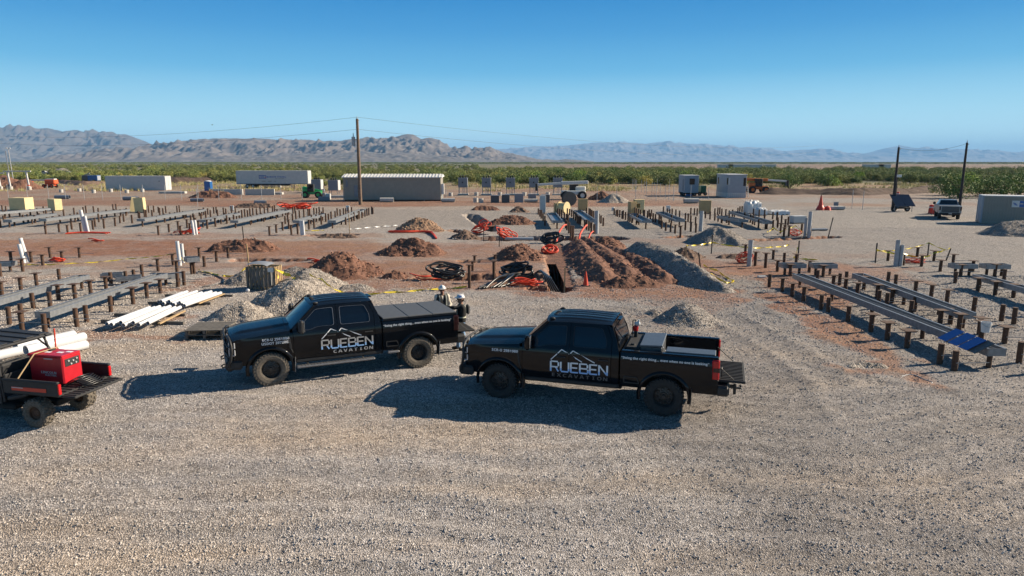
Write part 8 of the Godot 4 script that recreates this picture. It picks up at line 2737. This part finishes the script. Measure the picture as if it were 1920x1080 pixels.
# ---------------------------------------------------------------- people
# bones: [a, b, radius at a, radius at b, colour]; one smooth skin round all of them
func skin(s: Shape, bones: Array, cell: float, soft: float, paint = null) -> void:
	var lo := Vector3.INF
	var hi := -Vector3.INF
	for b: Array in bones:
		var r := maxf(b[2], b[3]) + cell * 3.0
		lo = lo.min((b[0] as Vector3).min(b[1]) - Vector3.ONE * r)
		hi = hi.max((b[0] as Vector3).max(b[1]) + Vector3.ONE * r)
	var n := Vector3i(((hi - lo) / cell).ceil()) + Vector3i.ONE
	var f := PackedFloat32Array()
	f.resize(n.x * n.y * n.z)
	f.fill(1.0)
	var near := PackedFloat32Array()
	near.resize(f.size())
	near.fill(9.0)
	var who := PackedInt32Array()
	who.resize(f.size())
	for k in bones.size():
		var a: Vector3 = bones[k][0]
		var e: Vector3 = bones[k][1] - bones[k][0]
		var ra: float = bones[k][2]
		var rb: float = bones[k][3]
		var r := maxf(ra, rb) + soft + cell * 2.0
		var i0 := Vector3i(((a.min(a + e) - Vector3.ONE * r - lo) / cell).floor()).clamp(Vector3i.ZERO, n - Vector3i.ONE)
		var i1 := Vector3i(((a.max(a + e) + Vector3.ONE * r - lo) / cell).ceil()).clamp(Vector3i.ZERO, n - Vector3i.ONE)
		var ll := maxf(e.length_squared(), 1e-9)
		for z in range(i0.z, i1.z + 1):
			for y in range(i0.y, i1.y + 1):
				for x in range(i0.x, i1.x + 1):
					var p := lo + Vector3(x, y, z) * cell
					var u := clampf((p - a).dot(e) / ll, 0.0, 1.0)
					var d := p.distance_to(a + e * u) - lerpf(ra, rb, u)
					var at := (z * n.y + y) * n.x + x
					var h := maxf(soft - absf(f[at] - d), 0.0) / soft
					f[at] = minf(f[at], d) - h * h * soft * 0.25
					if d < near[at]:
						near[at] = d
						who[at] = k
	var vert := {}
	var tone := {}
	var step := [1, n.x, n.x * n.y]
	for z in n.z - 1:
		for y in n.y - 1:
			for x in n.x - 1:
				var at := (z * n.y + y) * n.x + x
				var inside := 0
				for c in 8:
					if f[at + (c & 1) + ((c >> 1) & 1) * n.x + ((c >> 2) & 1) * n.x * n.y] < 0.0:
						inside += 1
				if inside == 0 or inside == 8:
					continue
				var sum := Vector3.ZERO
				var many := 0
				for c in 8:
					for ax in 3:
						if (c >> ax) & 1:
							continue
						var p0 := at + (c & 1) + ((c >> 1) & 1) * n.x + ((c >> 2) & 1) * n.x * n.y
						var p1: int = p0 + step[ax]
						if (f[p0] < 0.0) == (f[p1] < 0.0):
							continue
						var q := Vector3(c & 1, (c >> 1) & 1, (c >> 2) & 1)
						q[ax] += f[p0] / (f[p0] - f[p1])
						sum += q
						many += 1
				vert[at] = lo + (Vector3(x, y, z) + sum / many) * cell
				tone[at] = bones[who[at]][4]
	var norm := {}
	for at: int in vert:
		var g := Vector3.ZERO
		for c in 8:
			var v := f[at + (c & 1) + ((c >> 1) & 1) * n.x + ((c >> 2) & 1) * n.x * n.y]
			g += Vector3((c & 1) * 2 - 1, ((c >> 1) & 1) * 2 - 1, ((c >> 2) & 1) * 2 - 1) * v
		norm[at] = g.normalized()
	for at: int in vert:
		for ax in 3:
			var u: int = step[(ax + 1) % 3]
			var w: int = step[(ax + 2) % 3]
			var p1: int = at + step[ax]
			if p1 >= f.size() or (f[at] < 0.0) == (f[p1] < 0.0):
				continue
			var q := [at, at - u, at - u - w, at - w]
			if not (vert.has(q[1]) and vert.has(q[2]) and vert.has(q[3])):
				continue
			var from := s.v.size()
			s.add3(vert[q[0]], vert[q[1]], vert[q[2]], norm[q[0]], norm[q[1]], norm[q[2]])
			s.add3(vert[q[0]], vert[q[2]], vert[q[3]], norm[q[0]], norm[q[2]], norm[q[3]])
			for k in range(from, s.v.size()):
				s.c[k] = paint.call(s.v[k], tone[at]) if paint != null else tone[at]


func hand_bones(wrist: Vector3, along: Vector3, palm_out: Vector3, thumb_side: float, c: Color, curl: float) -> Array:
	var fwd := along.normalized()
	var out := (palm_out - fwd * palm_out.dot(fwd)).normalized()
	var across := fwd.cross(out) * thumb_side
	var b := [[wrist - fwd * 0.03, wrist + fwd * 0.02, 0.027, 0.026, c]]
	for k in 4:
		var off := (1.5 - k) * 0.019
		var root := wrist + fwd * 0.085 + across * off
		b.append([wrist + fwd * 0.02 + across * off * 0.7, root, 0.016, 0.0125, c])
		var l: float = [0.040, 0.046, 0.043, 0.034][k]
		var d1 := (fwd * cos(curl) + out * sin(curl)).normalized()
		var d2 := (fwd * cos(curl * 2.2) + out * sin(curl * 2.2)).normalized()
		b.append([root, root + d1 * l, 0.0105, 0.0098, c])
		b.append([root + d1 * l, root + d1 * l + d2 * l * 0.85, 0.0098, 0.0085, c])
	var t0 := wrist + fwd * 0.025 + across * 0.032
	var t1 := t0 + (fwd * 0.75 + across * 0.65 + out * 0.25).normalized() * 0.042
	b.append([t0, t1, 0.015, 0.012, c])
	b.append([t1, t1 + (fwd * 0.9 + out * 0.3).normalized() * 0.032, 0.0115, 0.0095, c])
	return b


# facing +x, feet at the origin; z is the person's right
func make_person(label: String, at: Vector3, turn: float, o: Dictionary) -> void:
	var t := thing("person", label, "person", at, turn)
	var sh: Color = o.shirt
	var tr: Color = o.trousers
	var sk: Color = o.skin
	var boot := Color(0.06, 0.04, 0.025)
	var b := []
	for sd: float in [-1.0, 1.0]:
		var step: float = o.get("step", 0.03) * sd
		var hip := Vector3(0, 0.93, sd * 0.095)
		var knee := Vector3(0.03 + step, 0.50, sd * 0.11)
		var ankle := Vector3(step * 1.6, 0.10, sd * 0.12)
		b.append([hip, knee, 0.098, 0.072, tr])
		b.append([knee, ankle, 0.072, 0.060, tr])
		b.append([ankle + Vector3(-0.03, -0.045, 0), ankle + Vector3(0.17, -0.055, sd * 0.02), 0.052, 0.045, boot])
		b.append([Vector3(0, 0.95, 0), hip, 0.12, 0.10, tr])
		b.append([Vector3(0.01, 1.02, sd * 0.06), Vector3(-0.01, 1.36, sd * 0.085), 0.125, 0.125, sh])
		var shoulder := Vector3(-0.01, 1.425, sd * 0.185)
		var elbow: Vector3 = o.elbows[0 if sd < 0.0 else 1]
		var wrist: Vector3 = o.wrists[0 if sd < 0.0 else 1]
		b.append([Vector3(-0.01, 1.40, sd * 0.10), shoulder, 0.085, 0.075, sh])
		b.append([shoulder, elbow, 0.066, 0.052, sh])
		b.append([elbow, wrist, 0.052, 0.036, sh])
	b.append([Vector3(-0.01, 1.45, 0), Vector3(0.015, 1.56, 0), 0.062, 0.056, sk])
	var look: float = o.get("look", 0.0)
	var hb := Basis(Vector3.UP, look)
	var hc := Vector3(0.02, 1.655, 0)
	var s := Shape.new()
	skin(s, b, 0.018, 0.05)
	# head on a finer grid
	var head := [[hc + Vector3(-0.02, 0.02, 0), hc + Vector3(0.01, 0.03, 0), 0.098, 0.095, sk], [hc + hb * Vector3(0.02, -0.05, 0), hc + hb * Vector3(0.055, -0.085, 0), 0.065, 0.042, sk], [hc + hb * Vector3(0.095, -0.005, 0), hc + hb * Vector3(0.118, -0.035, 0), 0.012, 0.016, sk],
		[hc + hb * Vector3(0.085, -0.07, -0.018), hc + hb * Vector3(0.085, -0.07, 0.018), 0.012, 0.012, Color(0.22, 0.08, 0.06)], [hc + Vector3(-0.015, -0.09, 0), hc + Vector3(-0.01, -0.02, 0), 0.055, 0.06, sk]]
	for sd: float in [-1.0, 1.0]:
		head.append([hc + hb * Vector3(-0.01, -0.02, sd * 0.095), hc + hb * Vector3(-0.012, 0.02, sd * 0.102), 0.015, 0.018, sk])
		head.append([hc + hb * Vector3(0.088, 0.012, sd * 0.036), hc + hb * Vector3(0.089, 0.012, sd * 0.037), 0.013, 0.013, Color(0.03, 0.03, 0.03)])
	skin(s, head, 0.010, 0.02)
	for k in 2:
		var along: Vector3 = o.wrists[k] - o.elbows[k]
		skin(s, hand_bones(o.wrists[k], along, o.palms[k], -1.0 if k == 0 else 1.0, o.get("glove", sk), o.get("curl", 0.35)), 0.007, 0.010)
	part("body", s, mats.cloth, t)
	# dark glasses
	s = Shape.new()
	s.box(hc + hb * Vector3(0.098, 0.014, 0), Vector3(0.02, 0.034, 0.145), hb, 0.008)
	part("sunglasses", s, mats.tinted_glass, t)
	# hair at the nape
	s = Shape.new()
	var hair: Color = o.hair
	skin(s, [[hc + hb * Vector3(-0.055, -0.02, -0.03), hc + hb * Vector3(-0.055, -0.02, 0.03), 0.062, 0.062, hair]], 0.014, 0.02)
	part("hair", s, mats.cloth, t)
	# hard hat
	s = Shape.new()
	s.sphere(hc + Vector3(-0.005, 0.055, 0), Vector3(0.128, 0.105, 0.118), 20, 8, 0.0)
	s.box(hc + hb * Vector3(0.0, 0.115, 0), Vector3(0.21, 0.10, 0.03), hb, 0.014)
	var rim := []
	for j in 2:
		var row := PackedVector3Array()
		for i in 25:
			var a := TAU * i / 24.0
			var r := 0.126 + (0.022 + 0.042 * maxf(0.0, cos(a))) * j
			row.append(hc + hb * Vector3(cos(a) * r, 0.056 - 0.008 * j, sin(a) * r * 0.93))
		rim.append(row)
	s.grid(rim)
	var hat := part("hard_hat", s, mats.white_plastic, t)
	if o.has("hat_mark"):
		s = Shape.new()
		s.box(hc + hb * Vector3(0.03, 0.10, -0.112), Vector3(0.09, 0.05, 0.012), hb * Basis(Vector3.RIGHT, 0.4), 0.005)
		part("sticker", s, mats.blue_panel, hat)
	# vest: a shell over the trunk, with bright bands
	var vest := []
	for sd: float in [-1.0, 1.0]:
		vest.append([Vector3(0.012, 0.98, sd * 0.065), Vector3(-0.008, 1.345, sd * 0.092), 0.150, 0.143, Color.WHITE])
		vest.append([Vector3(-0.01, 1.40, sd * 0.09), Vector3(-0.01, 1.43, sd * 0.145), 0.100, 0.085, Color.WHITE])
	s = Shape.new()
	var dark := Color(0.014, 0.014, 0.015)
	var band: Color = o.band
	skin(s, vest, 0.018, 0.05, func(p: Vector3, _c: Color) -> Color:
		if absf(p.y - 1.10) < 0.026:
			return band
		if p.y > 1.13 and absf(absf(p.z) - 0.115) < 0.020:
			return band
		if p.x > 0.06 and p.y > 1.20 and p.y > 1.30 and absf(p.z) < (p.y - 1.30) * 0.2:
			return sh
		return dark)
	part("safety_vest", s, mats.cloth, t)
	if o.has("pack"):
		s = Shape.new()
		s.box(Vector3(-0.205, 1.32, -0.02), Vector3(0.10, 0.30, 0.24), Basis.IDENTITY, 0.04)
		part("harness_pack", s, mats.bed_liner, t)


func build_people() -> void:
	make_person("person in cream shirt, black vest and white hard hat behind the covered truck bed", Vector3(-2.36, 0, -22.6), -1.20, {
		"shirt": Color(0.56, 0.50, 0.40), "trousers": Color(0.10, 0.10, 0.12), "skin": Color(0.20, 0.10, 0.065), "hair": Color(0.02, 0.015, 0.01), "band": Color(0.26, 0.28, 0.25), "look": -0.15,
		"elbows": [Vector3(0.02, 1.14, -0.27), Vector3(-0.01, 1.14, 0.27)], "wrists": [Vector3(0.20, 0.99, -0.17), Vector3(0.12, 0.94, 0.24)], "palms": [Vector3(0, 0, 1), Vector3(0, 0, -1)]})
	make_person("person in jeans and dark vest pointing with an outstretched arm beside the lowered tailgate", Vector3(-1.6, 0, -21.02), -2.95, {
		"shirt": Color(0.016, 0.016, 0.018), "trousers": Color(0.16, 0.27, 0.43), "skin": Color(0.24, 0.12, 0.08), "hair": Color(0.02, 0.015, 0.01), "band": Color(0.62, 0.60, 0.46), "look": 0.1, "step": 0.06, "hat_mark": true, "pack": true, "curl": 0.5,
		"elbows": [Vector3(0.25, 1.42, -0.19), Vector3(0.10, 1.16, 0.26)], "wrists": [Vector3(0.52, 1.46, -0.12), Vector3(0.32, 1.04, 0.18)], "palms": [Vector3(0, -1, 0), Vector3(0, -1, 0)]})
